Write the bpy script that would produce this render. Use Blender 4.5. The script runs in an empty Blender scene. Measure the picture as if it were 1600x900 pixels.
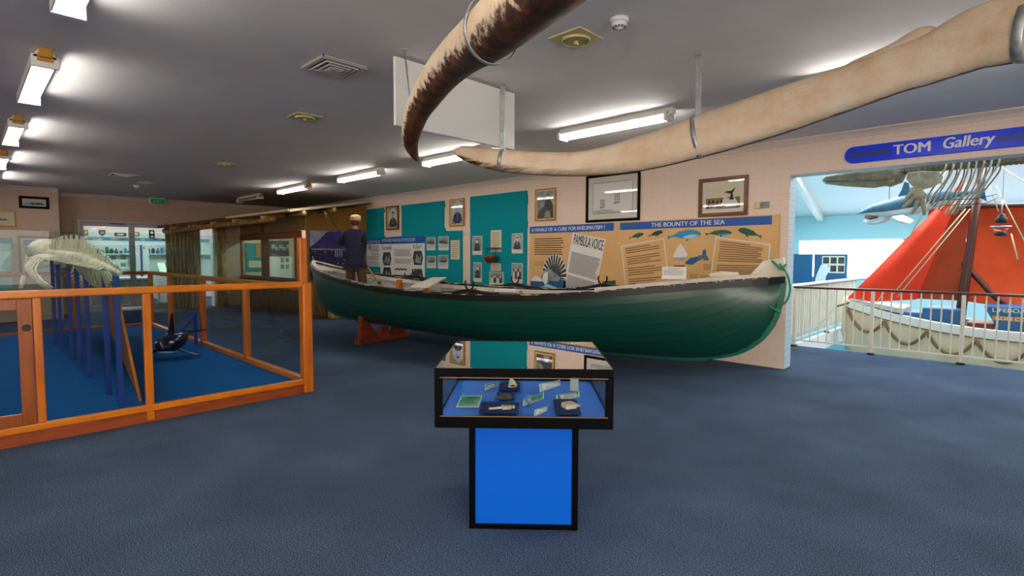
import bpy, bmesh, math, random
from mathutils import Vector, Matrix
random.seed(11)
SC = bpy.context.scene
COL = SC.collection
PI = math.pi

# ------------------------------------------------------------------ camera
F, PITCH, ROLL, YAW, EYE = 836.0, .0593, .0031, .7714, 1.6
FW = Vector((-math.sin(YAW)*math.cos(PITCH), math.cos(YAW)*math.cos(PITCH), -math.sin(PITCH)))
RT = Vector((math.cos(YAW), math.sin(YAW), 0))
UPV = RT.cross(FW)
RT = (RT*math.cos(ROLL)+UPV*math.sin(ROLL)).normalized()
UPV = RT.cross(FW)
CP = Vector((0, 0, EYE))
cam = bpy.data.cameras.new('camera'); cam.sensor_width = 36; cam.lens = F/1600*36
cam.clip_start = .05; cam.clip_end = 100
co = bpy.data.objects.new('camera', cam); COL.objects.link(co)
co.matrix_world = Matrix(((RT.x, UPV.x, -FW.x, 0), (RT.y, UPV.y, -FW.y, 0), (RT.z, UPV.z, -FW.z, EYE), (0, 0, 0, 1)))
SC.camera = co

def ray(x, y): return FW+RT*((x-800)/F)-UPV*((y-450)/F)
def on(x, y, ax, v):            # where the sight line of a measured point meets a real plane of the room
    d = ray(x, y); return CP+d*((v-CP[ax])/d[ax])
def onx(x, y, v): return on(x, y, 0, v)
def ony(x, y, v): return on(x, y, 1, v)
def onz(x, y, v): return on(x, y, 2, v)

# ------------------------------------------------------------------ materials
def lin(h):
    h = h.lstrip('#'); c = [int(h[i:i+2], 16)/255 for i in (0, 2, 4)]
    return tuple(v/12.92 if v <= .04045 else ((v+.055)/1.055)**2.4 for v in c)
def mat(name, col, rough=.6, metal=0, var=None, scale=8, detail=4, bump=0, bscale=None, spec=.5, emit=None, es=0, coat=0, stretch=None, lo=.35, hi=.65):
    m = bpy.data.materials.new(name); m.use_nodes = True
    nt = m.node_tree; b = nt.nodes['Principled BSDF']
    c = lin(col) if isinstance(col, str) else col
    b.inputs['Base Color'].default_value = (*c, 1); b.inputs['Roughness'].default_value = rough
    b.inputs['Metallic'].default_value = metal; b.inputs['Specular IOR Level'].default_value = spec
    if coat: b.inputs['Coat Weight'].default_value = coat; b.inputs['Coat Roughness'].default_value = .15
    if emit: b.inputs['Emission Color'].default_value = (*lin(emit), 1); b.inputs['Emission Strength'].default_value = es
    if var or bump:
        tc = nt.nodes.new('ShaderNodeTexCoord'); mp = nt.nodes.new('ShaderNodeMapping')
        nt.links.new(tc.outputs['Object'], mp.inputs['Vector'])
        if stretch: mp.inputs['Scale'].default_value = stretch
        n = nt.nodes.new('ShaderNodeTexNoise'); n.inputs['Scale'].default_value = scale; n.inputs['Detail'].default_value = detail
        nt.links.new(mp.outputs[0], n.inputs['Vector'])
        if var:
            r = nt.nodes.new('ShaderNodeValToRGB'); r.color_ramp.elements[0].position = lo; r.color_ramp.elements[1].position = hi
            r.color_ramp.elements[0].color = (*c, 1); r.color_ramp.elements[1].color = (*lin(var), 1)
            nt.links.new(n.outputs['Fac'], r.inputs[0]); nt.links.new(r.outputs[0], b.inputs['Base Color'])
        if bump:
            n2 = n
            if bscale:
                n2 = nt.nodes.new('ShaderNodeTexNoise'); n2.inputs['Scale'].default_value = bscale; n2.inputs['Detail'].default_value = 3
                nt.links.new(mp.outputs[0], n2.inputs['Vector'])
            bp = nt.nodes.new('ShaderNodeBump'); bp.inputs['Strength'].default_value = bump; bp.inputs['Distance'].default_value = .02
            nt.links.new(n2.outputs['Fac'], bp.inputs['Height']); nt.links.new(bp.outputs[0], b.inputs['Normal'])
    return m
def emis(name, col, s):
    m = bpy.data.materials.new(name); m.use_nodes = True; nt = m.node_tree; nt.nodes.clear()
    e = nt.nodes.new('ShaderNodeEmission'); o = nt.nodes.new('ShaderNodeOutputMaterial')
    e.inputs[0].default_value = (*lin(col), 1); e.inputs[1].default_value = s
    nt.links.new(e.outputs[0], o.inputs[0]); return m
def glass(name, tint, refl=1.0, ior=1.45):
    m = bpy.data.materials.new(name); m.use_nodes = True; nt = m.node_tree; nt.nodes.clear()
    o = nt.nodes.new('ShaderNodeOutputMaterial'); mx = nt.nodes.new('ShaderNodeMixShader')
    t = nt.nodes.new('ShaderNodeBsdfTransparent'); g = nt.nodes.new('ShaderNodeBsdfGlossy')
    t.inputs[0].default_value = (*lin(tint), 1); g.inputs['Roughness'].default_value = 0.0
    g.inputs['Color'].default_value = (1, 1, 1, 1)
    f = nt.nodes.new('ShaderNodeFresnel'); f.inputs['IOR'].default_value = ior
    k = nt.nodes.new('ShaderNodeMath'); k.operation = 'MULTIPLY'; k.inputs[1].default_value = refl; k.use_clamp = True
    ge = nt.nodes.new('ShaderNodeNewGeometry'); ib = nt.nodes.new('ShaderNodeMath'); ib.operation = 'SUBTRACT'; ib.inputs[0].default_value = 1
    k2 = nt.nodes.new('ShaderNodeMath'); k2.operation = 'MULTIPLY'
    nt.links.new(ge.outputs['Backfacing'], ib.inputs[1])
    nt.links.new(f.outputs[0], k.inputs[0]); nt.links.new(k.outputs[0], k2.inputs[0]); nt.links.new(ib.outputs[0], k2.inputs[1])
    nt.links.new(k2.outputs[0], mx.inputs[0])
    nt.links.new(t.outputs[0], mx.inputs[1]); nt.links.new(g.outputs[0], mx.inputs[2]); nt.links.new(mx.outputs[0], o.inputs[0])
    return m
def brickmat(name, c1, c2, mortar):
    m = mat(name, c1, .55); nt = m.node_tree; b = nt.nodes['Principled BSDF']
    tc = nt.nodes.new('ShaderNodeTexCoord'); sx = nt.nodes.new('ShaderNodeSeparateXYZ'); cx = nt.nodes.new('ShaderNodeCombineXYZ')
    ad = nt.nodes.new('ShaderNodeMath'); ad.operation = 'ADD'
    nt.links.new(tc.outputs['Object'], sx.inputs[0]); nt.links.new(sx.outputs['X'], ad.inputs[0]); nt.links.new(sx.outputs['Y'], ad.inputs[1])
    nt.links.new(ad.outputs[0], cx.inputs['X']); nt.links.new(sx.outputs['Z'], cx.inputs['Y'])
    br = nt.nodes.new('ShaderNodeTexBrick'); br.inputs['Scale'].default_value = 1
    br.inputs['Brick Width'].default_value = .24; br.inputs['Row Height'].default_value = .086; br.inputs['Mortar Size'].default_value = .005
    br.inputs['Mortar Smooth'].default_value = .6
    br.inputs['Color1'].default_value = (*lin(c1), 1); br.inputs['Color2'].default_value = (*lin(c2), 1); br.inputs['Mortar'].default_value = (*lin(mortar), 1)
    nt.links.new(cx.outputs[0], br.inputs['Vector']); nt.links.new(br.outputs['Color'], b.inputs['Base Color'])
    bp = nt.nodes.new('ShaderNodeBump'); bp.inputs['Strength'].default_value = .14; bp.inputs['Distance'].default_value = .004; bp.invert = True
    nt.links.new(br.outputs['Fac'], bp.inputs['Height']); nt.links.new(bp.outputs[0], b.inputs['Normal'])
    return m

M = {}
M['carpet'] = mat('carpet', '#252f3e', .95, var='#60748f', scale=170, detail=3, bump=.3, spec=.1, lo=.42, hi=.6)
def carpet_patches(m, dark, light):
    nt = m.node_tree; b = nt.nodes['Principled BSDF']; src = b.inputs['Base Color'].links[0].from_socket
    n = nt.nodes.new('ShaderNodeTexNoise'); n.inputs['Scale'].default_value = 1.1; n.inputs['Detail'].default_value = 3
    tc = nt.nodes.new('ShaderNodeTexCoord'); nt.links.new(tc.outputs['Object'], n.inputs['Vector'])
    n3 = nt.nodes.new('ShaderNodeTexNoise'); n3.inputs['Scale'].default_value = 90; n3.inputs['Detail'].default_value = 2
    nt.links.new(tc.outputs['Object'], n3.inputs['Vector'])
    ad = nt.nodes.new('ShaderNodeMath'); ad.operation = 'ADD'; nt.links.new(n.outputs['Fac'], ad.inputs[0]); nt.links.new(n3.outputs['Fac'], ad.inputs[1])
    r = nt.nodes.new('ShaderNodeMapRange'); r.inputs['From Min'].default_value = .7; r.inputs['From Max'].default_value = 1.3
    r.inputs['To Min'].default_value = dark; r.inputs['To Max'].default_value = light
    nt.links.new(ad.outputs[0], r.inputs['Value'])
    mx = nt.nodes.new('ShaderNodeMix'); mx.data_type = 'RGBA'; mx.blend_type = 'MULTIPLY'; mx.inputs['Factor'].default_value = 1
    nt.links.new(src, mx.inputs['A']); nt.links.new(r.outputs[0], mx.inputs['B']); nt.links.new(mx.outputs['Result'], b.inputs['Base Color'])
carpet_patches(M['carpet'], .66, 1.3)
M['bluecarpet'] = mat('blue_carpet', '#0d5292', .95, var='#1060a6', scale=160, bump=.2, spec=.1)
M['ceiling'] = mat('ceiling_paint', '#e6e2df', .8, var='#e2deda', scale=3)
M['brick'] = brickmat('painted_brick', '#ead1bd', '#e8cebb', '#dfc6b3')
M['brickend'] = brickmat('painted_brick_blue', '#c4cfd2', '#bccacd', '#a4b2b6')
M['plaster'] = mat('beige_plaster', '#cdb09a', .8, var='#c8aa94', scale=4)
M['trimp'] = mat('trim_paint', '#d9c9bc', .5)
M['white'] = mat('white_paint', '#e8e6e2', .45)
M['whitewarm'] = mat('warm_white_paint', '#e4dccb', .45, var='#ddd4c2', scale=5)
M['alu'] = mat('door_aluminium', '#b3a7ab', .4, .3)
M['wood'] = mat('orange_stained_timber', '#d9780c', .32, var='#bf5f06', scale=3, detail=5, bump=.04, stretch=(6, 6, .8), coat=.1)
M['woodx'] = mat('orange_stained_timber_rail', '#e07f0c', .32, var='#c96a08', scale=3, detail=5, stretch=(5, 1, 5), coat=.1)
M['woodd'] = mat('dark_red_timber', '#a34a18', .4, var='#8a3a10', scale=4, stretch=(4, 1, 6))
M['tan'] = mat('tan_board', '#c07a35', .6, var='#b5702e', scale=3)
M['blueposts'] = mat('blue_painted_post', '#123f9c', .45, var='#10378a', scale=5)
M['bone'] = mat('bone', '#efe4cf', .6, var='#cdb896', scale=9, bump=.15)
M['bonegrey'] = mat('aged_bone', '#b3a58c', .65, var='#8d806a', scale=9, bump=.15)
M['black'] = mat('black_frame', '#050506', .45, 0, spec=.08)
M['blackm'] = mat('black_matte', '#101012', .6)
M['casepanel'] = mat('bright_blue_laminate', '#0264dc', .45, spec=.2)
M['casetray'] = mat('blue_tray', '#1c7af2', .5)
M['navy'] = mat('navy_cloth', '#122a5c', .9, bump=.2, scale=60)
M['hull'] = mat('green_hull_paint', '#04493a', .33, var='#054434', scale=4, stretch=(.4, 3, 3), coat=.25)
M['hullstem'] = mat('green_stem_paint', '#0b6a4e', .4)
M['inner'] = mat('grey_white_inner_paint', '#c4c4bd', .55, var='#a9a9a2', scale=6, stretch=(.6, 4, 4))
M['gun'] = mat('black_gunwale_paint', '#0d0e10', .4, var='#141414', scale=5)
M['guncap'] = mat('chipped_gunwale_cap', '#15151a', .5, var='#cfc4ac', scale=14, detail=6, stretch=(.25, 3, 3), lo=.54, hi=.6)
M['cream'] = mat('cream_timber_paint', '#d9cfc0', .5, var='#c7baa8', scale=6)
M['oak'] = mat('bare_timber', '#b8803f', .5, var='#9c652c', scale=4, stretch=(.8, 6, 6))
M['orangew'] = mat('varnished_knee', '#c0681a', .4, var='#a5520f', scale=6)
M['redw'] = mat('red_brown_chock', '#9c3f1c', .5, var='#86341a', scale=4)
M['teal'] = mat('teal_felt', '#0a9199', .85, var='#088b93', scale=40, spec=.15)
M['sand'] = mat('sand_panel', '#dfb072', .5, var='#dbaa6a', scale=3)
M['bluebar'] = mat('blue_title_bar', '#0d55a6', .45)
M['signblue'] = mat('royal_blue_sign', '#0334e6', .3, spec=.3)
M['signdark'] = mat('dark_blue_bar', '#0d2a86', .4)
M['ink'] = mat('ink', '#2a2623', .7)
M['inkgrey'] = mat('grey_ink', '#8f8478', .7)
M['inksoft'] = mat('soft_brown_ink', '#8a6a45', .7)
M['paper'] = mat('paper', '#d9d4c4', .7)
M['paperw'] = mat('white_paper', '#e4e1da', .7)
M['papery'] = mat('cream_paper', '#d8cdab', .7)
M['photo'] = mat('grey_photo', '#6f7672', .5, var='#a3a9a4', scale=7)
M['photod'] = mat('dark_photo', '#1e2120', .5, var='#4a4f4d', scale=14)
M['sky'] = mat('pale_photo_sky', '#aab2ae', .5, var='#c2c6c0', scale=5)
M['gold'] = mat('gilt_frame', '#c08f3c', .4, .35, var='#a77528', scale=20)
M['goldin'] = mat('gilt_slip', '#e0c078', .4, .3)
M['brownf'] = mat('brown_frame', '#7c4316', .35, var='#5f300e', scale=6)
M['galv'] = mat('galvanised_strap', '#b9bdbd', .4, .6, var='#9ea3a4', scale=30)
M['ventw'] = mat('vent_white', '#cfc9c4', .5)
M['venty'] = mat('vent_yellowed', '#cdbf86', .5)
M['dark'] = mat('vent_shadow_grille', '#3c3a38', .8)
M['tancap'] = mat('yellowed_plastic', '#c28a2e', .5)
M['bark'] = mat('bark', '#7d5b38', .9, var='#3c2a19', scale=7, detail=6, bump=.6, stretch=(4, 4, .5))
M['barkl'] = mat('weathered_slab', '#cfab74', .85, var='#86653f', scale=7, detail=6, bump=.4, stretch=(5, 5, .5))
M['hutwall'] = mat('hut_lining', '#b98f58', .8, var='#a98049', scale=6, stretch=(5, 5, .4))
M['hutgold'] = mat('hut_gold_board', '#a4762a', .7, var='#926620', scale=5, stretch=(6, 6, .4))
M['pole'] = mat('bush_pole', '#a97c45', .8, var='#84592c', scale=9, bump=.2)
M['poleend'] = mat('sawn_pole_end', '#d9a45a', .8)
M['green'] = mat('exit_green', '#065c28', .4, emit='#0a7a35', es=.06)
M['greenl'] = mat('exit_letters', '#4fb877', .4, emit='#35a060', es=.12)
M['glassg'] = glass('green_tinted_glass', '#eaf6f4', .4)
M['glassl'] = glass('clear_glass', '#f4f8f7', .45)
M['glasst'] = glass('case_top_glass', '#fbfdfd', 3.0)
M['glassp'] = glass('picture_glass', '#ffffff', .8)
M['glassd'] = glass('door_glass', '#f2f6f6', .7)
M['bonedark'] = mat('shaded_bone', '#8f8067', .7, var='#6d604b', scale=9, bump=.15)  # aged bone made darker: backlit shade put into the colour
M['whaleg'] = mat('whale_green', '#155c49', .6)
M['whaled'] = mat('whale_dark', '#133f3c', .6)
M['tube'] = emis('fluorescent_tube', '#fffaf4', 15)
M['lampbody'] = mat('lamp_white', '#efece6', .5)
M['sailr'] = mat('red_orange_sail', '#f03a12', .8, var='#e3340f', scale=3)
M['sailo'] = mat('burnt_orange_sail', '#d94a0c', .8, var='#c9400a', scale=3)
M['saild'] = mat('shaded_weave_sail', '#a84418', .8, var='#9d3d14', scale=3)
M['mast'] = mat('varnished_mast', '#4d2014', .4)
M['ropec'] = mat('cream_rope', '#cdbf9c', .9)
M['roped'] = mat('hemp_rope', '#8a7048', .9, var='#6e5736', scale=60)
M['ropeg'] = mat('green_rope', '#2c8a58', .8)
M['cyan'] = mat('cyan_wall', '#a6d8e0', .8)
M['cyanfloor'] = mat('cyan_vinyl', '#2f8fb5', .6)
M['roofw'] = mat('white_raked_ceiling', '#dbe6ea', .7)
M['boxblue'] = mat('blue_locker_paint', '#1b5c8a', .45)
M['boxnavy'] = mat('navy_locker_paint', '#1c3c68', .45)
M['hullc'] = mat('cream_hull_paint', '#dfd1b4', .5, var='#d6c7a8', scale=3)
M['skin'] = mat('skin', '#b0714f', .6)
M['jacket'] = mat('navy_jacket', '#1d1f3d', .9, var='#171932', scale=12, bump=.1)
M['trous'] = mat('brown_trousers', '#5a3a24', .9, var='#4c301d', scale=12, bump=.1)
M['cap'] = mat('pale_cap', '#c5a274', .9, var='#b39162', scale=30)
M['hair'] = mat('brown_hair', '#4a2616', .8)
M['boot'] = mat('boots', '#1d1613', .6)
M['iron'] = mat('iron', '#1b1715', .5, .6)
M['steel'] = mat('worn_steel', '#b9b9b7', .35, .7)
M['horn'] = mat('oarlock_iron', '#2a1210', .45, .5)
M['orcab'] = mat('orca_black', '#0a0c16', .25)
M['orcaw'] = mat('orca_white', '#d8d8e2', .35)
M['sharkb'] = mat('shark_blue', '#33627c', .5, var='#274f68', scale=4)
M['sharkw'] = mat('shark_belly', '#c3ccd0', .5)
M['purple'] = mat('violet_print', '#38306a', .6, var='#1e1a3c', scale=9, detail=6)
M['purplel'] = mat('violet_print_sky', '#b7abc2', .6, var='#9d90b3', scale=4)
M['purpled'] = mat('violet_print_roof', '#453a86', .6, var='#352b70', scale=6)

# ------------------------------------------------------------------ mesh builder
WMX = {}
class MB:
    def __init__(s): s.v = []; s.f = []; s.sm = []; s.mi = []; s.uv = {}
    def add(s, vs, fs, smooth=False, mi=0, uvs=None):
        b = len(s.v); s.v += [Vector(v) for v in vs]
        for f in fs: s.f.append([b+i for i in f]); s.sm.append(smooth); s.mi.append(mi)
        if uvs:
            for i, u in enumerate(uvs): s.uv[b+i] = u
    def box(s, x0, x1, y0, y1, z0, z1, mi=0):
        if x0 > x1: x0, x1 = x1, x0
        if y0 > y1: y0, y1 = y1, y0
        if z0 > z1: z0, z1 = z1, z0
        s.add([(x0, y0, z0), (x1, y0, z0), (x1, y1, z0), (x0, y1, z0), (x0, y0, z1), (x1, y0, z1), (x1, y1, z1), (x0, y1, z1)],
              [(0, 3, 2, 1), (4, 5, 6, 7), (0, 1, 5, 4), (1, 2, 6, 5), (2, 3, 7, 6), (3, 0, 4, 7)], mi=mi)
    def hexa(s, P, mi=0):        # eight corners: bottom ring then top ring
        s.add(P, [(0, 3, 2, 1), (4, 5, 6, 7), (0, 1, 5, 4), (1, 2, 6, 5), (2, 3, 7, 6), (3, 0, 4, 7)], mi=mi)
    def bar(s, p, q, w, h, up=(0, 0, 1), mi=0):
        p, q = Vector(p), Vector(q); t = (q-p).normalized(); u = Vector(up)
        if abs(t.dot(u)) > .98: u = Vector((1, 0, 0))
        a = t.cross(u).normalized(); u = a.cross(t).normalized()
        P = []
        for c in (p, q):
            P += [c-a*w/2-u*h/2, c+a*w/2-u*h/2, c+a*w/2+u*h/2, c-a*w/2+u*h/2]
        s.hexa(P, mi)
    def tube(s, pts, r, n=10, caps=True, mi=0, th0=0, sq=1.0, smooth=True, up=(0, 0, 1)):
        pts = [Vector(p) for p in pts]; m = len(pts)
        rr = r if isinstance(r, (list, tuple)) else [r]*m
        base = len(s.v); vs = []; fs = []; prev = None; uvs = []
        for i, p in enumerate(pts):
            t = (pts[min(i+1, m-1)]-pts[max(i-1, 0)])
            if t.length < 1e-9: t = Vector((0, 0, 1))
            t.normalize()
            if prev is None:
                u = Vector(up)
                if abs(t.dot(u)) > .95: u = Vector((1, 0, 0)) if abs(t.x) < .9 else Vector((0, 1, 0))
            else: u = prev
            a = t.cross(u)
            if a.length < 1e-6: a = t.orthogonal()
            a.normalize(); u = a.cross(t).normalized(); prev = u
            ra = rr[i]; rb = ra
            if isinstance(ra, (tuple, list)): ra, rb = ra
            for k in range(n):
                th = th0+2*PI*k/n; ct_, st_ = math.cos(th), math.sin(th); vs.append(p+a*(math.copysign(abs(ct_)**sq, ct_)*ra)+u*(math.copysign(abs(st_)**sq, st_)*rb)); uvs.append((k/n, i/max(1, m-1)))
        for i in range(m-1):
            for k in range(n):
                k2 = (k+1) % n; fs.append((i*n+k, i*n+k2, (i+1)*n+k2, (i+1)*n+k))
        if caps:
            fs.append(tuple(range(n-1, -1, -1))); fs.append(tuple((m-1)*n+k for k in range(n)))
        s.add(vs, fs, smooth, mi, uvs)
    def lathe(s, prof, c=(0, 0, 0), n=24, mi=0, smooth=True, axis='z'):
        c = Vector(c); vs = []; fs = []
        for r, z in prof:
            for k in range(n):
                th = 2*PI*k/n; p = (r*math.cos(th), r*math.sin(th), z)
                if axis == 'y': p = (p[0], p[2], p[1])
                if axis == 'x': p = (p[2], p[0], p[1])
                vs.append(c+Vector(p))
        for i in range(len(prof)-1):
            for k in range(n):
                k2 = (k+1) % n; f = (i*n+k, i*n+k2, (i+1)*n+k2, (i+1)*n+k)
                fs.append(f if axis != 'y' else f[::-1])
        fs.append(tuple(range(n-1, -1, -1))); fs.append(tuple((len(prof)-1)*n+k for k in range(n)))
        s.add(vs, fs, smooth, mi)
    def ball(s, c, r, n=14, m=9, mi=0):
        c = Vector(c); r = Vector(r) if isinstance(r, (tuple, list)) else Vector((r, r, r))
        vs = [c+Vector((0, 0, -r.z))]; fs = []
        for j in range(1, m):
            ph = -PI/2+PI*j/m
            for k in range(n):
                th = 2*PI*k/n; vs.append(c+Vector((r.x*math.cos(ph)*math.cos(th), r.y*math.cos(ph)*math.sin(th), r.z*math.sin(ph))))
        vs.append(c+Vector((0, 0, r.z)))
        for k in range(n): fs.append((0, 1+(k+1) % n, 1+k))
        for j in range(m-2):
            for k in range(n):
                a = 1+j*n+k; b = 1+j*n+(k+1) % n; fs.append((a, b, b+n, a+n))
        T = len(vs)-1
        for k in range(n): fs.append((T, 1+(m-2)*n+k, 1+(m-2)*n+(k+1) % n))
        s.add(vs, fs, True, mi)
    def sweep(s, pts, w, h, mi=0, lift=0):   # rectangular section along a curve, kept upright
        pts = [Vector(p) for p in pts]; m = len(pts); vs = []; fs = []
        for i, p in enumerate(pts):
            t = pts[min(i+1, m-1)]-pts[max(i-1, 0)]; a = Vector((t.y, -t.x, 0))
            a = a.normalized() if a.length > 1e-6 else Vector((0, 1, 0))
            ww = w[i] if isinstance(w, list) else w
            z = Vector((0, 0, h/2)); q = p+Vector((0, 0, lift))
            vs += [q-a*ww/2-z, q+a*ww/2-z, q+a*ww/2+z, q-a*ww/2+z]
        for i in range(m-1):
            for k in range(4):
                k2 = (k+1) % 4; fs.append((i*4+k, i*4+k2, (i+1)*4+k2, (i+1)*4+k))
        fs.append((3, 2, 1, 0)); fs.append(tuple((m-1)*4+k for k in range(4)))
        s.add(vs, fs, False, mi)
    def build(s, name, mats, parent=None, bevel=0, local=False, subd=0):
        me = bpy.data.meshes.new(name)
        Wm = WMX.get(parent.name) if parent else None
        inv = Wm.inverted() if (Wm is not None and not local) else Matrix.Identity(4)
        me.from_pydata([inv @ v for v in s.v], [], s.f)
        mats = mats if isinstance(mats, (list, tuple)) else [mats]
        for m in mats: me.materials.append(m)
        me.polygons.foreach_set('use_smooth', s.sm); me.polygons.foreach_set('material_index', s.mi)
        if s.uv:
            uvl = me.uv_layers.new(name='around')
            for l in me.loops: uvl.data[l.index].uv = s.uv.get(l.vertex_index, (0, 0))
        me.update()
        o = bpy.data.objects.new(name, me); COL.objects.link(o)
        if parent: o.parent = parent; WMX[o.name] = WMX[parent.name].copy()
        else: WMX[o.name] = Matrix.Identity(4)
        if bevel:
            b = o.modifiers.new('bevel', 'BEVEL'); b.width = bevel; b.segments = 2; b.limit_method = 'ANGLE'; b.angle_limit = .6
        if subd:
            b = o.modifiers.new('subd', 'SUBSURF'); b.levels = subd; b.render_levels = subd
        return o
def thing(name, label, cat, loc=(0, 0, 0), rz=0, group=None):
    o = bpy.data.objects.new(name, None); COL.objects.link(o); o.empty_display_size = .1
    o.location = loc; o.rotation_euler = (0, 0, rz)
    WMX[o.name] = Matrix.Translation(loc) @ Matrix.Rotation(rz, 4, 'Z')
    return tag(o, label, cat, group)
def tag(o, label, cat, group=None):
    o['label'] = label; o['category'] = cat
    if group: o['group'] = group
    return o
def struct(o, label=None, cat=None):
    o['kind'] = 'structure'
    if label: o['label'] = label
    if cat: o['category'] = cat
    return o
def kids(o): return [c for c in bpy.data.objects if c.parent == o]
def dup(root, loc, rz, label, group=None):
    r = root.copy(); COL.objects.link(r); r.location = loc; r.rotation_euler = (0, 0, rz); r['label'] = label
    if group: r['group'] = group
    WMX[r.name] = Matrix.Translation(loc) @ Matrix.Rotation(rz, 4, 'Z')
    for ch in kids(root):
        c = ch.copy(); COL.objects.link(c); c.parent = r
        for g in kids(ch):
            d = g.copy(); COL.objects.link(d); d.parent = c
    return r
class Pl:           # a real flat plane: origin, right, up; normal = right x up
    def __init__(s, o, r, u): s.o = Vector(o); s.r = Vector(r).normalized(); s.u = Vector(u).normalized(); s.n = s.r.cross(s.u)
    def p(s, a, b, d=0): return s.o+s.r*a+s.u*b+s.n*d
    def box(s, mb, a0, a1, b0, b1, d0, d1, mi=0):
        P = [s.p(a0, b0, d0), s.p(a1, b0, d0), s.p(a1, b0, d1), s.p(a0, b0, d1), s.p(a0, b1, d0), s.p(a1, b1, d0), s.p(a1, b1, d1), s.p(a0, b1, d1)]
        mb.add(P, [(0, 1, 2, 3), (4, 7, 6, 5), (0, 4, 5, 1), (1, 5, 6, 2), (2, 6, 7, 3), (3, 7, 4, 0)], mi=mi)
    def poly(s, mb, pts, d, mi=0):
        ar = sum(pts[i][0]*pts[(i+1) % len(pts)][1]-pts[(i+1) % len(pts)][0]*pts[i][1] for i in range(len(pts)))
        if ar < 0: pts = pts[::-1]
        mb.add([s.p(a, b, d) for a, b in pts], [tuple(range(len(pts)))], mi=mi)
    def rect(s, mb, a0, a1, b0, b1, d, mi=0): s.poly(mb, [(a0, b0), (a1, b0), (a1, b1), (a0, b1)], d, mi)
    def ell(s, mb, a, b, ra, rb, d, mi=0, n=20, t0=0, t1=2*PI):
        s.poly(mb, [(a+ra*math.cos(t0+(t1-t0)*k/n), b+rb*math.sin(t0+(t1-t0)*k/n)) for k in range(n)], d, mi)
    def prism(s, mb, pts, d0, d1, mi=0):
        ar = sum(pts[i][0]*pts[(i+1) % len(pts)][1]-pts[(i+1) % len(pts)][0]*pts[i][1] for i in range(len(pts)))
        if ar < 0: pts = pts[::-1]
        n = len(pts); vs = [s.p(a, b, d0) for a, b in pts]+[s.p(a, b, d1) for a, b in pts]
        fs = [tuple(range(n-1, -1, -1)), tuple(range(n, 2*n))]+[(i, (i+1) % n, n+(i+1) % n, n+i) for i in range(n)]
        mb.add(vs, fs, mi=mi)
    def quadpx(s, mb, P, d, mi=0): mb.add([s.p(a, b, d) for a, b in P], [tuple(range(len(P)))], mi=mi)
    def text(s, mb, txt, a0, a1, b0, b1, d, mi=0, bold=.02, depth=.002, shear=0, slant=0, aspect=True):
        cu = bpy.data.curves.new('t', 'FONT'); cu.body = txt; cu.size = 1; cu.resolution_u = 3; cu.shear = shear
        ob = bpy.data.objects.new('t', cu); COL.objects.link(ob)
        dg = bpy.context.evaluated_depsgraph_get(); me = bpy.data.meshes.new_from_object(ob.evaluated_get(dg))
        vs = [v.co.copy() for v in me.vertices]; fs = [tuple(p.vertices) for p in me.polygons]
        bpy.data.objects.remove(ob); bpy.data.curves.remove(cu); bpy.data.meshes.remove(me)
        x0 = min(v.x for v in vs); x1 = max(v.x for v in vs); y0 = min(v.y for v in vs); y1 = max(v.y for v in vs)
        out = []
        for v in vs:
            fa = (v.x-x0)/(x1-x0); a = a0+(a1-a0)*fa; b = b0+(b1-b0)*(v.y-y0)/(y1-y0)+slant*fa
            out.append(s.p(a, b, d))
        mb.add(out, fs, mi=mi)
        if bold: mb.add([q+s.r*(bold*(b1-b0))+s.n*.0009 for q in out], fs, mi=mi)
    def lines(s, mb, a0, a1, b0, b1, n, d, mi=0, fill=.5, skip=(), rot=0, c=None, ragged=.12):
        h = (b1-b0)/n
        for i in range(n):
            if i in skip: continue
            b = b1-(i+.5)*h; e = a1-(a1-a0)*random.random()*ragged
            pts = [(a0, b-h*fill/2), (e, b-h*fill/2), (e, b+h*fill/2), (a0, b+h*fill/2)]
            if rot:
                cc = c or ((a0+a1)/2, (b0+b1)/2); k, q = math.cos(rot), math.sin(rot)
                pts = [(cc[0]+(x-cc[0])*k-(y-cc[1])*q, cc[1]+(x-cc[0])*q+(y-cc[1])*k) for x, y in pts]
            s.poly(mb, pts, d, mi)
def rot2(pts, c, r):
    k, q = math.cos(r), math.sin(r)
    return [(c[0]+(x-c[0])*k-(y-c[1])*q, c[1]+(x-c[0])*q+(y-c[1])*k) for x, y in pts]
def lerp(tab, x):
    for i in range(len(tab)-1):
        if x <= tab[i+1][0]:
            t = (x-tab[i][0])/(tab[i+1][0]-tab[i][0]); t = max(0, t)
            return tab[i][1]+(tab[i+1][1]-tab[i][1])*t
    return tab[-1][1]
def cat(pts, n):     # smooth curve through points
    P = [Vector(p) for p in pts]; out = []
    for i in range(len(P)-1):
        a = P[max(0, i-1)]; b = P[i]; c = P[i+1]; d = P[min(len(P)-1, i+2)]
        for k in range(n):
            t = k/n; out.append(.5*((2*b)+(c-a)*t+(2*a-5*b+4*c-d)*t*t+(3*b-a-3*c+d)*t**3))
    out.append(P[-1]); return out
EXPO = 1.4
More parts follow.
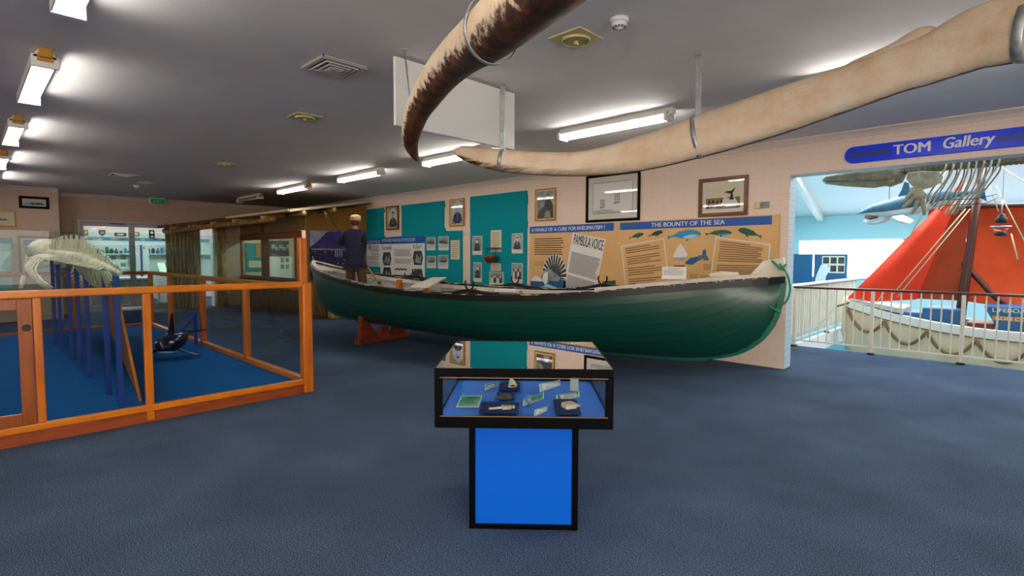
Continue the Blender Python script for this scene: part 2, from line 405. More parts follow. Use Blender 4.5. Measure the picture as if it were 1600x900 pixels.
# ------------------------------------------------------------------ the room
WY = 8.13; CZ = 3.23; WX = -18.4; NX = -17.4; PX0 = -2.49
b = MB(); b.box(-18.7, 5, -7, WY, -.3, 0); b.box(-3.06, 5, WY, 10.5, -.3, 0); b.box(PX0-.6, PX0+.02, WY, WY+.27, -.3, 0)
struct(b.build('floor', M['carpet']), 'blue grey speckled carpet covering the gallery floor')
b = MB(); b.box(-18.7, 5, -7, WY+.1, CZ, CZ+.2)
struct(b.build('ceiling', M['ceiling']), 'flat pale painted ceiling over the whole gallery')
b = MB(); b.box(-18.7, PX0, WY, WY+.27, 0, CZ, 0); b.box(PX0, 5, WY, WY+.27, 2.745, CZ, 0)
b.box(PX0-.003, PX0+.004, WY+.003, WY+.272, 0, 2.743, 1); b.box(PX0+.004, 5, WY+.003, WY+.272, 2.738, 2.746, 1)
struct(b.build('wall_back', [M['brick'], M['brickend']]), 'long cream painted brick wall ending beside the wide gallery opening')
# exit wall with a glazed door opening and a narrow lit doorway
D0, D1, DH = 2.2, 4.55, 2.56
b = MB()
b.box(WX-.25, WX, 1.6, D0, 0, CZ); b.box(WX-.25, WX, D0, D1, DH, CZ); b.box(WX-.25, WX, D1, 5.13, 0, CZ)
b.box(WX-.25, WX, 5.13, 5.55, 2.5, CZ); b.box(WX-.25, WX, 5.55, WY, 0, CZ); 
struct(b.build('wall_left', M['plaster']), 'beige end wall with the glazed exit door')
b = MB(); b.box(WX-.25, NX, -7, 1.74, 0, CZ)
struct(b.build('wall_left_near', M['plaster']), 'beige wall block hung with small framed pictures')
b = MB(); b.box(5, 5.2, -7, 10.6, 0, CZ); struct(b.build('wall_right', M['plaster']))
b = MB(); b.box(-18.7, 5.2, -7.2, -7, 0, CZ); struct(b.build('wall_front', M['plaster']))
day = emis('fill_light_pane', '#fff4e6', 4)  # glowing panes for windows added behind the camera as fill light
def window(n, P, a0, a1, z0, z1, lab):
    b = MB(); P.rect(b, a0, a1, z0, z1, .004); o = struct(b.build('window_%d' % n, day), lab)
    b = MB(); P.box(b, a0-.07, a1+.07, z0-.07, z0, 0, .06); P.box(b, a0-.07, a1+.07, z1, z1+.07, 0, .06); P.box(b, a0-.07, a0, z0, z1, 0, .06); P.box(b, a1, a1+.07, z0, z1, 0, .06)
    for k in (1, 2): c = a0+(a1-a0)*k/3; P.box(b, c-.03, c+.03, z0, z1, 0, .05)
    b.build('window_frame', M['white'], o)
window(5, Pl((5, 0, 0), (0, -1, 0), (0, 0, 1)), -1.5, 3.5, .9, 2.6, 'unseen window added as fill light on the side wall behind the camera')
window(6, Pl((0, -7, 0), (-1, 0, 0), (0, 0, 1)), -4.4, .6, .9, 2.6, 'unseen window added as fill light on the wall behind the camera')
def coving(name, p, q, n):
    p, q, n = Vector(p), Vector(q), Vector(n); b = MB(); prof = [(0, 0), (.085, 0), (.085, -.014), (.06, -.03), (.036, -.055), (.02, -.085), (0, -.085)]
    vs = [];  k = len(prof)
    for c in (p, q): vs += [c+n*a+Vector((0, 0, z)) for a, z in prof]
    b.add(vs, [tuple(range(k)), tuple(range(2*k-1, k-1, -1))]+[(i, k+i, k+(i+1) % k, (i+1) % k) for i in range(k)])
    return struct(b.build(name, M['trimp']), 'pale coved cornice where wall meets ceiling')
coving('trim_1', (-18.4, WY, CZ), (5, WY, CZ), (0, -1, 0))
coving('trim_2', (WX, 1.74, CZ), (WX, WY, CZ), (1, 0, 0))
coving('trim_3', (NX, -7, CZ), (NX, 1.74, CZ), (1, 0, 0))
# door_1: two leaf aluminium glazed door
d = thing('door_1', 'aluminium framed double glass door leading to the shop', 'door', (WX, (D0+D1)/2, 0)); d['kind'] = 'structure'
b = MB(); x0, x1 = WX-.16, WX+.03
b.box(x0, x1, D0, D0+.07, 0, DH); b.box(x0, x1, D1-.07, D1, 0, DH); b.box(x0, x1, D0+.07, D1-.07, DH-.08, DH); b.build('door_frame', M['alu'], d, .005)
mid = 3.42
for y0, y1 in ((D0+.07, mid), (mid, D1-.07)):
    b = MB(); xa, xb = WX-.1, WX-.05
    b.box(xa, xb, y0, y0+.07, .02, DH-.08); b.box(xa, xb, y1-.07, y1, .02, DH-.08); b.box(xa, xb, y0+.07, y1-.07, DH-.17, DH-.08); b.box(xa, xb, y0+.07, y1-.07, .02, .2)
    lf = b.build('door_leaf', M['alu'], d, .004)
    b = MB(); b.box(WX-.078, WX-.072, y0+.07, y1-.07, .2, DH-.17); b.build('glass_pane', M['glassd'], lf)
b = MB(); b.box(WX-.05, WX+.02, mid-.5, mid-.15, DH-.1, DH-.04); b.build('door_closer', M['dark'], d)
b = MB(); b.box(WX-.02, WX+.025, D0-.09, D0, 0, DH+.09); b.box(WX-.02, WX+.025, D1, D1+.09, 0, DH+.09); b.box(WX-.02, WX+.025, D0, D1, DH, DH+.09)
struct(b.build('trim_4', M['plaster']), 'beige architrave around the glazed exit door')
# ------------------------------------------------------------------ shop beyond the door
SX = -23.0
b = MB(); b.box(SX-.2, WX-.25, 1, WY+3, -.3, 0); struct(b.build('floor_shop', M['carpet']))
b = MB(); b.box(SX-.2, WX-.25, 1, WY+3, 3.0, 3.2); struct(b.build('ceiling_shop', M['white']))
b = MB(); b.box(SX-.2, SX, 1, WY+3, 0, 3.0); b.box(SX, WX-.25, 1, 1.2, 0, 3); b.box(SX, WX-.25, WY+2.8, WY+3, 0, 3); struct(b.build('wall_shop', M['white']))
shopP = Pl((SX, 0, 0), (0, 1, 0), (0, 0, 1))
def sp(x, y, dx=0): p = onx(x, y, SX+dx); return p.y, p.z
b = MB(); y0, z1 = sp(120, 369.5); y1, z0 = sp(262, 377.5); shopP.box(b, 1.5, 9, z0, z1, .004, .02, 0)
for i in range(46):
    a = y0+(y1-y0+3)*random.random(); hh = (z1-z0)
    shopP.ell(b, a, z0+hh*(.3+.4*random.random()), .06+.1*random.random(), hh*.24, .022+i*.0003, 1+i % 3, 9)
o = tag(b.build('frieze_strip', [M['cyanfloor'], M['photod'], M['papery'], M['photo']]), 'long picture frieze high on the shop wall, seen through glass door', 'frieze')
for i, (px, py, w, h, m) in enumerate(((134, 363.5, .13, .2, 'oak'), (159.5, 364, .19, .2, 'brownf'), (188, 366.5, .34, .13, 'brownf'), (212.5, 366, .2, .17, 'oak'), (237, 366, .17, .3, 'black'))):
    a, z = sp(px, py)
    t = thing('wall_plaque', ('small oak plaque nearest the door jamb, above the shop frieze', 'shield shaped brown plaque above the shop frieze', 'wide low brown plaque above the shop frieze',
              'small square oak plaque just past the door mullion, above the frieze', 'black plaque with two pale discs above the shop frieze')[i], 'plaque', (SX, a, z-h/2), 0, 'plaques on the shop wall')
    b = MB()
    if i == 1: shopP.prism(b, [(a-w/2, z+h/2), (a+w/2, z+h/2), (a+w/2, z-h*.1), (a, z-h*.6), (a-w/2, z-h*.1)], .003, .03)
    else: shopP.box(b, a-w/2, a+w/2, z-h/2, z+h/2, .003, .03)
    b.build('board', M[m], t, .004)
    if i == 4: b = MB(); shopP.ell(b, a, z-h*.28, w*.28, w*.2, .032, 0); b.build('inlay', M['papery'], t)
    b = MB(); shopP.ell(b, a, z+(h*.2 if i == 4 else 0), w*.3, min(w, h)*.28, .032, 0)
    b.build('inlay', M['papery' if i != 1 else 'photo'], t)
# display wall furniture in the shop
a0, z1 = sp(144, 398.5); a1, z0 = sp(200, 421)
t = thing('display_board', 'white pin board with small photographs, seen through glass door', 'board', (SX, (a0+a1)/2, z0))
b = MB(); shopP.box(b, a0, a1, z0, z1, .003, .05); b.build('panel', M['white'], t)
for k in range(6):
    b = MB(); aa = a0+(a1-a0)*(.18+.3*(k % 3)); zz = z0+(z1-z0)*(.2+.5*(k//3)); shopP.rect(b, aa, aa+.16, zz, zz+.14, .053); b.build('photograph', M['photo'], t)
SHB = thing('souvenir_shelf', 'long shop shelf of small souvenirs under the frieze', 'shelf', (SX, 4, sp(150, 396)[1]))
b = MB(); zz = sp(150, 396)[1]; shopP.box(b, 2, 8, zz-.03, zz, .003, .28); b.build('shelf_board', M['white'], SHB)
cols = ['cyanfloor', 'photod', 'brownf', 'boxblue', 'green', 'teal', 'purpled', 'redw']
for k in range(18):
    px = 138+k*7.2; a = sp(px, 390, .1)[0]; w = .06+.03*random.random(); h = .1+.14*random.random(); m = cols[(k*5) % 8]
    b = MB()
    if k % 3 == 0: b.lathe([(w*.6, 0), (w*.7, h*.3), (w*.3, h*.7), (w*.2, h)], (SX+.15, a, zz), 12)
    elif k % 3 == 1: shopP.box(b, a-w/2, a+w/2, zz, zz+h, .08, .2)
    else: b.ball((SX+.15, a, zz+h*.45), (w*.5, w*.7, h*.45), 12, 8)
    tag(b.build('souvenir', M[m], None, .004 if k % 3 == 1 else 0), 'small souvenir on the shop shelf under the frieze, beyond the door', 'souvenir', 'souvenirs on the shop shelf')
a0, z1 = sp(207, 389); a1, z0 = sp(235, 421)
t = thing('shop_banner', 'tall white banner with violet pole beyond right door leaf', 'banner', (SX+.4, (a0+a1)/2, 0))
b = MB(); shopP.box(b, a0-.1, a1-.1, .05, z1, .3, .33); b.build('banner_sheet', M['white'], t)
b = MB(); a = sp(221, 400, .45)[0]; b.tube([(SX+.45, a, 0), (SX+.45, a, sp(221, 383, .45)[1])], .035); b.build('pole', M['purpled'], t)
b = MB(); b.box(SX+.2, SX+.6, a0, a1, 0, .05); b.build('base', M['dark'], t)
t = thing('brochure_rack', 'sloping rack of red and white brochures beyond right door leaf', 'rack', (-21, 5.1, 0))
b = MB(); ya, yb = 4.62, 5.35; b.box(-21.4, -21.0, ya, yb, 0, 1.0); b.build('stand', M['white'], t)
for k in range(3):
    y = ya+(yb-ya)*(k+.08)/3; w = (yb-ya)/3*.84
    b = MB(); b.hexa([(-21.0, y, 1.02), (-21.0, y+w, 1.02), (-21.02, y+w, 1.0), (-21.02, y, 1.0), (-21.35, y, 1.34), (-21.35, y+w, 1.34), (-21.37, y+w, 1.32), (-21.37, y, 1.32)][:8]); b.build('brochure', M['inksoft' if k % 2 else 'paper'], t)
t = thing('shop_counter', 'low grey shop counter beyond the glass door', 'counter', (-21, 3.3, 0))
b = MB(); b.box(-21.3, -20.7, 2.0, 4.3, 0, .82); b.build('cabinet', M['photo'], t, .01)
b = MB(); b.box(-21.4, -20.65, 1.95, 4.35, .82, .88); b.build('countertop', M['white'], t, .01)
t = thing('blue_bench', 'low dark blue box bench in front of glass door', 'bench', onz(204, 506, 0))
b = MB(); p = onz(204, 506, 0); b.box(p.x-.5, p.x+.1, p.y-.27, p.y+.38, 0, .32); b.build('box', M['boxnavy'], t, .01)
b = MB(); b.box(p.x-.52, p.x+.12, p.y-.3, p.y+.4, .32, .36); b.build('lid', M['paper'], t, .01)

# ------------------------------------------------------------------ ceiling fittings
def lamp(x, y, label, lit=True, shade=False, tancap=True, first={}):
    L = .76
    key = (shade, tancap)
    if lit and key in first: return dup(first[key], (x, y, CZ), 0, label, 'fluorescent ceiling lights')
    t = thing('ceiling_light', label, 'ceiling light', (x, y, CZ), 0, 'fluorescent ceiling lights')
    b = MB(); b.add([Vector(p) for p in [(x-L, y-.035, CZ), (x+L, y-.035, CZ), (x+L, y+.035, CZ), (x-L, y+.035, CZ), (x-L, y-.082, CZ-.075), (x+L, y-.082, CZ-.075), (x+L, y+.082, CZ-.075), (x-L, y+.082, CZ-.075)]],
          [(0, 1, 2, 3), (4, 7, 6, 5), (0, 4, 5, 1), (1, 5, 6, 2), (2, 6, 7, 3), (3, 7, 4, 0)])
    b.build('housing', M['lampbody'], t, .004)
    for s in (-1, 1):
        b = MB(); b.box(x+s*L-s*.0, x+s*(L-.035), y-.088, y+.088, CZ-.145, CZ-.05); b.build('lamp_holder', M['lampbody'], t, .004)
    b = MB(); b.box(x+L, x+L+.05, y-.04, y+.04, CZ-.075, CZ-.002); b.box(x+L-.05, x+L+.012, y-.05, y+.05, CZ-.1, CZ-.04); b.build('end_cap', M['tancap' if tancap else 'lampbody'], t, .006)
    for s in (-1, 1):
        b = MB(); b.tube([(x-L+.036, y+s*.04, CZ-.116), (x+L-.036, y+s*.04, CZ-.116)], .016, 10); b.build('tube', M['tube'] if lit else M['white'], t)
    if shade:
        b = MB(); b.box(x-L+.036, x+L-.036, y-.088, y-.08, CZ-.14, CZ-.06); b.build('side_reflector', M['lampbody'], t)
    if lit: first[key] = t
    return t
LX = [-3.65, -6.45, -9.35, -12.3, -15.2]
lab1 = ['second', 'third', 'fourth', 'fifth', 'farthest']
n1 = ['lit twin tube ceiling light nearest the camera, at the top left', 'lit twin tube ceiling light, second from the camera in the left row', 'lit twin tube ceiling light, third from the camera in the left row',
      'lit twin tube ceiling light, fourth from the camera in the left row', 'farthest lit twin tube ceiling light in the left row, above the wall pictures']
for x, l in zip(LX, n1): lamp(x, .53, l, True, True)
n2 = ['lit ceiling light right of the hanging white board, above the pale jawbone', 'lit ceiling light partly behind the pale jawbone tip', 'lit ceiling light above the teal wall panels',
      'lit ceiling light in front of the bark hut roof']
for x, l in zip([-3.68, -6.6, -9.47, -12.45], n2): lamp(x, 5.48, l, True, False, x < -12)
lamp(-15.4, 5.55, 'unlit ceiling light just beyond the lit row, near the exit wall', False)
for x, y in ((-.8, .53), (2.1, .53), (-.8, 5.48), (2.1, 5.48), (-6.45, -4.4), (-3.65, -4.4), (-.8, -4.4), (2.1, -4.4), (-9.35, -4.4)): lamp(x, y, 'lit twin tube ceiling light overhead, outside the picture', True, False, False)
for y, z in ((3.0, 2.99), (4.4, 2.99), (6.0, 2.99)):
    t = thing('shop_ceiling_light', 'flat white light panel on the shop ceiling beyond the door', 'ceiling light', (-20.7, y, z), 0, 'shop ceiling lights')
    b = MB(); b.box(-21.3, -20.1, y-.17, y+.17, z-.03, z+.005); b.build('frame', M['white'], t)
    b = MB(); b.box(-21.27, -20.13, y-.14, y+.14, z-.045, z-.03); b.build('diffuser', emis('shop_diffuser', '#ffffff', 20), t)
def round_vent(x, y, s, label, rot=0):
    t = thing('round_air_vent', label, 'air vent', (x, y, CZ), rot, 'round yellowed ceiling vents'); b = MB()
    b.hexa([(-s, -s, -.012), (s, -s, -.012), (s, s, -.012), (-s, s, -.012), (-s, -s, 0), (s, -s, 0), (s, s, 0), (-s, s, 0)]); b.build('plate', M['venty'], t, .004, local=True)
    b = MB()
    b.lathe([(s*.72, -.012), (s*.72, -.03), (s*.66, -.034), (s*.62, -.02), (s*.62, -.012)], (0, 0, 0), 32)
    for r in (.5, .36, .22): b.lathe([(s*r+.012, -.014), (s*r+.012, -.026), (s*r, -.03), (s*r-.004, -.014)], (0, 0, 0), 28)
    for k in range(4):
        a = PI/4*k*2; b.bar((s*.1*math.cos(a), s*.1*math.sin(a), -.02), (s*.64*math.cos(a), s*.64*math.sin(a), -.02), .012, .012)
    b.build('grille_rings', M['venty'], t, local=True)
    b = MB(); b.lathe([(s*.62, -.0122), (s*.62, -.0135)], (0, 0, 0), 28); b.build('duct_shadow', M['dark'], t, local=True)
    b = MB(); b.lathe([(s*.14, -.014), (s*.13, -.045), (s*.05, -.05)], (0, 0, 0), 20); b.build('centre_knob', M['venty'], t, local=True)
round_vent(-2.52, 3.27, .15, 'large square plate with round yellowed vent beside the smoke detector')
round_vent(-6.2, 2.88, .15, 'round yellowed vent beyond the square white vent')
round_vent(-10.4, 3.33, .15, 'round yellowed ceiling vent midway to the exit sign')
round_vent(-14.4, 2.98, .15, 'farthest round yellowed ceiling vent, beside a small detector')
def square_vent(x, y, s, label):
    t = thing('square_air_vent', label, 'air vent', (x, y, CZ), 0, 'square white ceiling vents'); b = MB()
    b.box(-s, s, -s, s, -.004, 0); b.build('backing', M['dark'], t, local=True)
    b = MB()
    for k, (r, w, z) in enumerate(((1, .035, -.02), (.72, .02, -.026), (.5, .02, -.03), (.3, .02, -.034))):
        R = s*r
        b.box(-R, R, -R, -R+w, z-.006, z+.006); b.box(-R, R, R-w, R, z-.006, z+.006); b.box(-R, -R+w, -R+w, R-w, z-.006, z+.006); b.box(R-w, R, -R+w, R-w, z-.006, z+.006)
    b.box(-s, s, -s, -s+.01, -.02, 0); b.box(-s, s, s-.01, s, -.02, 0); b.box(-s, -s+.01, -s, s, -.02, 0); b.box(s-.01, s, -s, s, -.02, 0)
    b.box(-.03, .03, -.05, .05, -.042, -.02); b.build('louvre_frame', M['ventw'], t, local=True)
square_vent(-4.39, 2.31, .205, 'square white louvred ceiling vent left of the hanging board')
square_vent(-13.35, 2.38, .23, 'far square white ceiling vent in front of the exit sign')
def detector(x, y, label):
    t = thing('smoke_detector', label, 'smoke detector', (x, y, CZ), 0, 'ceiling smoke detectors'); b = MB()
    b.lathe([(.062, 0), (.062, -.02), (.056, -.026), (.05, -.026)], (0, 0, 0), 28); b.build('base', M['white'], t, local=True)
    b = MB(); b.lathe([(.05, -.026), (.052, -.045), (.042, -.058), (.03, -.06)], (0, 0, 0), 28)
    b.lathe([(.02, -.058), (.018, -.066), (.01, -.068)], (0, 0, 0), 16); b.build('head', M['white'], t, local=True)
    b = MB()
    for k in range(12):
        a = 2*PI*k/12; b.bar((.036*math.cos(a), .036*math.sin(a), -.0605), (.046*math.cos(a), .046*math.sin(a), -.055), .008, .006)
    b.build('sensor_slots', M['dark'], t, local=True)
detector(-2.11, 3.22, 'round white smoke detector beside the yellowed vent'); detector(-15.15, 2.93, 'far small white smoke detector beside the farthest vent')
# hanging board
t = thing('hanging_board', 'blank white board hung edge on below the ceiling behind the jawbones', 'sign board', (-3.75, 3.17, 2.6))
b = MB(); b.box(-3.765, -3.735, 2.49, 3.87, 2.655, 3.2); b.build('panel', M['white'], t, .003)
for y in (2.62, 3.74):
    b = MB(); b.box(-3.752, -3.748, y-.02, y+.02, 3.2, CZ); b.build('hanger_tab', M['galv'], t)
# exit sign
p0 = onx(232.5, 308.5, WX+.35); p1 = onx(258, 319.5, WX+.35)
t = thing('exit_sign', 'green illuminated EXIT sign hung above the glass door', 'exit sign', (WX+.35, (p0.y+p1.y)/2, p1.z))
eP = Pl((WX+.35, 0, 0), (0, 1, 0), (0, 0, 1))
b = MB(); eP.box(b, p0.y, p1.y, p1.z, p0.z+.02, -.05, 0); eP.box(b, p0.y, p1.y, p0.z-.02, p0.z+.04, -.06, .02); eP.box(b, (p0.y+p1.y)/2-.02, (p0.y+p1.y)/2+.02, p0.z, CZ, -.03, -.01); b.build('housing', M['white'], t, .005)
b = MB(); eP.rect(b, p0.y+.04, p1.y-.01, p1.z+.01, p0.z-.025, .003); b.build('face', M['green'], t)
b = MB(); w = p1.y-p0.y; eP.text(b, 'EXIT', p0.y+w*.28, p1.y-w*.22, p1.z+.05, p0.z-.06, .006); b.build('lettering', M['greenl'], t)

# ------------------------------------------------------------------ things on the brick wall
wP = Pl((0, WY, 0), (1, 0, 0), (0, 0, 1))
def frame(name, label, cat_, P, a0, a1, z0, z1, fw, fm, prints, mats, mount=0, fd=.035, slip=None, group=None, gl=True):
    o = P.p((a0+a1)/2, z0)
    t = thing(name, label, cat_, o, 0, group)
    b = MB(); P.box(b, a0, a1, z0, z0+fw, .002, fd); P.box(b, a0, a1, z1-fw, z1, .002, fd); P.box(b, a0, a0+fw, z0+fw, z1-fw, .002, fd); P.box(b, a1-fw, a1, z0+fw, z1-fw, .002, fd)
    b.build('frame', M[fm], t, .006)
    if slip:
        b = MB(); s = fw*.45; A0, A1, Z0, Z1 = a0+fw, a1-fw, z0+fw, z1-fw
        P.box(b, A0, A1, Z0, Z0+s, .002, fd*.75); P.box(b, A0, A1, Z1-s, Z1, .002, fd*.75); P.box(b, A0, A0+s, Z0+s, Z1-s, .002, fd*.75); P.box(b, A1-s, A1, Z0+s, Z1-s, .002, fd*.75); b.build('slip', M[slip], t)
    b = MB(); P.box(b, a0+fw*.5, a1-fw*.5, z0+fw*.5, z1-fw*.5, .002, .008); b.build('mount_board', M[mats[0]], t)
    b = MB(); prints(b, P, a0+fw+mount, a1-fw-mount, z0+fw+mount, z1-fw-mount); b.build('print', [M[m] for m in mats], t)
    if gl:
        b = MB(); P.box(b, a0+fw*.6, a1-fw*.6, z0+fw*.6, z1-fw*.6, fd*.55, fd*.55+.003); b.build('glass_pane', M['glassp'], t)
    return t
def portrait(b, P, a0, a1, z0, z1):
    P.rect(b, a0, a1, z0, z1, .0095, 1); c = (a0+a1)/2; w = a1-a0; h = z1-z0
    P.ell(b, c, z0+h*.5, w*.46, h*.47, .0105, 2, 28)
    P.poly(b, [(c-w*.36, z0+h*.18), (c-w*.3, z0+h*.4), (c-w*.12, z0+h*.5), (c+w*.1, z0+h*.5), (c+w*.3, z0+h*.4), (c+w*.36, z0+h*.18), (c+w*.15, z0+h*.06), (c-w*.15, z0+h*.06)], .0115, 3)
    P.ell(b, c, z0+h*.64, w*.14, h*.13, .0122, 4, 18)
    P.ell(b, c, z0+h*.71, w*.15, h*.09, .0128, 3, 18, .1, PI-.1); P.poly(b, [(c-w*.03, z0+h*.46), (c+w*.03, z0+h*.46), (c+w*.02, z0+h*.2), (c-w*.02, z0+h*.2)], .0128, 1)
def seated(b, P, a0, a1, z0, z1):
    P.rect(b, a0, a1, z0, z1, .0095, 1); c = (a0+a1)/2; w = a1-a0; h = z1-z0
    P.poly(b, [(a0+w*.02, z0), (a0+w*.1, z0+h*.3), (c-w*.1, z0+h*.45), (c-w*.05, z0+h*.62), (c+w*.1, z0+h*.68), (c+w*.28, z0+h*.64), (a1-w*.06, z0+h*.4), (a1-w*.02, z0)], .0108, 2)
    P.ell(b, c+w*.1, z0+h*.76, w*.09, h*.085, .0116, 3, 16); P.ell(b, c+w*.1, z0+h*.8, w*.1, h*.05, .0122, 2, 14, 0, PI)
    P.poly(b, [(c-w*.1, z0+h*.05), (c, z0+h*.3), (c+w*.2, z0+h*.28), (c+w*.3, z0+h*.05)], .0116, 4)
frame('portrait_picture', 'small gilt framed oval portrait nearest the bark hut, between teal panels', 'picture', wP, -12.64, -12.07, 2.30, 2.93, .035, 'brownf', portrait, ['papery', 'photo', 'papery', 'photod', 'purplel'], 0, .05, 'goldin', 'portraits on the brick wall')
frame('portrait_picture', 'gilt framed oval portrait of a bearded figure between the two tallest teal panels', 'picture', wP, -9.94, -9.42, 2.30, 2.935, .03, 'gold', portrait, ['papery', 'photo', 'sky', 'purple', 'purplel'], 0, .05, 'goldin', 'portraits on the brick wall')
frame('portrait_picture', 'gilt framed dark photograph of a seated figure above the rheumatism panel', 'picture', wP, -7.23, -6.71, 2.305, 2.935, .03, 'gold', seated, ['papery', 'photo', 'photod', 'sky', 'photo'], 0, .05, 'goldin', 'portraits on the brick wall')
def etching(b, P, a0, a1, z0, z1):
    P.rect(b, a0, a1, z0, z1, .0095, 2); P.rect(b, a0+.01, a1-.01, z0+.01, z1-.01, .0105, 1); w = a1-a0; h = z1-z0
    def ship(cx, cz, s):
        P.poly(b, [(cx-s*.5, cz+s*.1), (cx+s*.5, cz+s*.18), (cx+s*.35, cz), (cx-s*.35, cz-.02)], .0125, 2)
        for k, m in enumerate((-.28, .02, .3)):
            P.poly(b, [(cx+s*m-.004, cz+s*.1), (cx+s*m+.004, cz+s*.1), (cx+s*m+.003, cz+s*1.25), (cx+s*m-.003, cz+s*1.25)], .0125, 2)
            for q in range(3): P.poly(b, [(cx+s*(m-.13), cz+s*(.3+.3*q)), (cx+s*(m+.13), cz+s*(.33+.3*q)), (cx+s*(m+.1), cz+s*(.52+.3*q)), (cx+s*(m-.1), cz+s*(.5+.3*q))], .013, 3)
    ship(a0+w*.25, z0+h*.2, w*.15); ship(a0+w*.62, z0+h*.32, w*.17)
    P.poly(b, [(a0+.01, z0+h*.1), (a0+w*.3, z0+h*.15), (a0+w*.6, z0+h*.05), (a1-.01, z0+h*.1), (a1-.01, z0+.01), (a0+.01, z0+.01)], .0115, 4)
    P.lines(b, a0+.02, a1-.02, z0+.02, z0+h*.14, 6, .0135, 3, .16, ragged=.5)
frame('ship_etching', 'large black framed etching of sailing ships on the brick wall', 'picture', wP, -5.98, -4.85, 2.225, 3.075, .045, 'black', etching, ['paper', 'paperw', 'inkgrey', 'photo', 'sky'], .1)
def flukes(b, P, a0, a1, z0, z1):
    P.rect(b, a0, a1, z0, z1, .0095, 1); w = a1-a0; h = z1-z0
    P.rect(b, a0, a1, z0, z0+h*.46, .0105, 2)
    P.poly(b, [(a0+w*.45, z0+h*.2), (a0+w*.55, z0+h*.5), (a0+w*.68, z0+h*.4), (a0+w*.8, z0+h*.52), (a0+w*.95, z0+h*.2), (a0+w*.9, z0+h*.08), (a0+w*.5, z0+h*.05)], .0115, 4)
    P.poly(b, [(a0+w*.7, z0+h*.35), (a0+w*.73, z0+h*.6), (a0+w*.55, z0+h*.66), (a0+w*.6, z0+h*.72), (a0+w*.74, z0+h*.72), (a0+w*.86, z0+h*.85), (a0+w*.84, z0+h*.76), (a0+w*.78, z0+h*.62), (a0+w*.82, z0+h*.35)], .0125, 3)
    P.poly(b, [(a0+w*.0, z0+h*.05), (a0+w*.05, z0+h*.2), (a0+w*.55, z0+h*.14), (a0+w*.6, z0+h*.08)], .0125, 3)
    for k in range(4): P.ell(b, a0+w*(.1+.12*k), z0+h*(.28+.03*(k % 2)), w*.035, h*.08, .0132, 3, 12)
    P.poly(b, [(a0+w*.02, z0+h*.02), (a0+w*.3, z0+h*.07), (a0+w*.28, z0+h*.02)], .013, 4)
frame('whale_fluke_print', 'brown framed sepia print of whale flukes and a rowing boat', 'picture', wP, -3.805, -3.05, 2.22, 2.81, .055, 'brownf', flukes, ['paper', 'papery', 'inksoft', 'blackm', 'paper'], .06)
t = thing('wall_sensor', 'small cream plastic box beside the grey one, right of fluke print', 'sensor', (-2.9, WY, 2.3)); b = MB(); wP.box(b, -2.95, -2.87, 2.3, 2.39, .002, .035); b.build('body', M['venty'], t, .006); b = MB(); wP.ell(b, -2.91, 2.36, .012, .012, .037); b.build('lens', M['paper'], t)
t = thing('light_switch', 'small grey switch box above the sand coloured bounty panel', 'switch', (-2.8, WY, 2.3)); b = MB(); wP.box(b, -2.86, -2.75, 2.305, 2.395, .002, .03); b.build('plate', M['photo'], t, .006)
for k in (0, 1): b = MB(); wP.box(b, -2.845+.05*k, -2.81+.05*k, 2.33, 2.37, .03, .036); b.build('rocker', M['inkgrey'], t)
# teal felt panels
t = thing('teal_panel', 'teal felt display panel behind the man, partly hidden by the hut', 'display panel', (-13.0, WY, .62), 0, 'teal felt wall panels')
b = MB(); wP.prism(b, [(-13.68, .62), (-12.73, .62), (-12.73, 2.1), (-12.80, 2.16), (-12.80, 2.78), (-12.74, 2.8), (-12.78, 2.92), (-13.68, 2.9)], .001, .03); b.build('felt_board', M['teal'], t)
t = thing('teal_panel', 'teal felt display panel between the first and second portraits', 'display panel', (-10.9, WY, .62), 0, 'teal felt wall panels')
b = MB(); wP.prism(b, [(-12.72, .62), (-9.5, .62), (-9.5, 2.19), (-10.1, 2.2), (-10.14, 2.27), (-10.17, 2.3), (-10.17, 2.75), (-10.13, 2.78), (-10.16, 2.92), (-11.93, 2.92), (-11.93, 2.12), (-12.72, 2.1)], .001, .03); b.build('felt_board', M['teal'], t)
t = thing('teal_panel', 'tall teal felt display panel left of the rheumatism panel', 'display panel', (-8.33, WY, .62), 0, 'teal felt wall panels')
b = MB(); wP.box(b, -9.21, -7.47, .62, 2.2, .001, .03); wP.box(b, -9.21, -7.47, 2.2, 2.94, .001, .036); wP.box(b, -7.47, -7.455, 2.17, 2.32, .001, .03); wP.box(b, -7.47, -7.455, 2.66, 2.85, .001, .03); b.build('felt_board', M['teal'], t)
for i, z in enumerate((2.135,)):
    for a0, a1 in ((-9.5, -9.21), (-7.46, -7.37)):
        b = MB(); b.tube([(a0, WY-.012, z-.03), ((a0+a1)/2, WY-.012, z-.035), (a1, WY-.012, z-.03)], .008, 6)
        tag(b.build('wall_cable', M['ropec'], None), 'thin cable across the brick gap %s teal panels' % ('between two' if a0 < -9 else 'right of the'), 'cable')
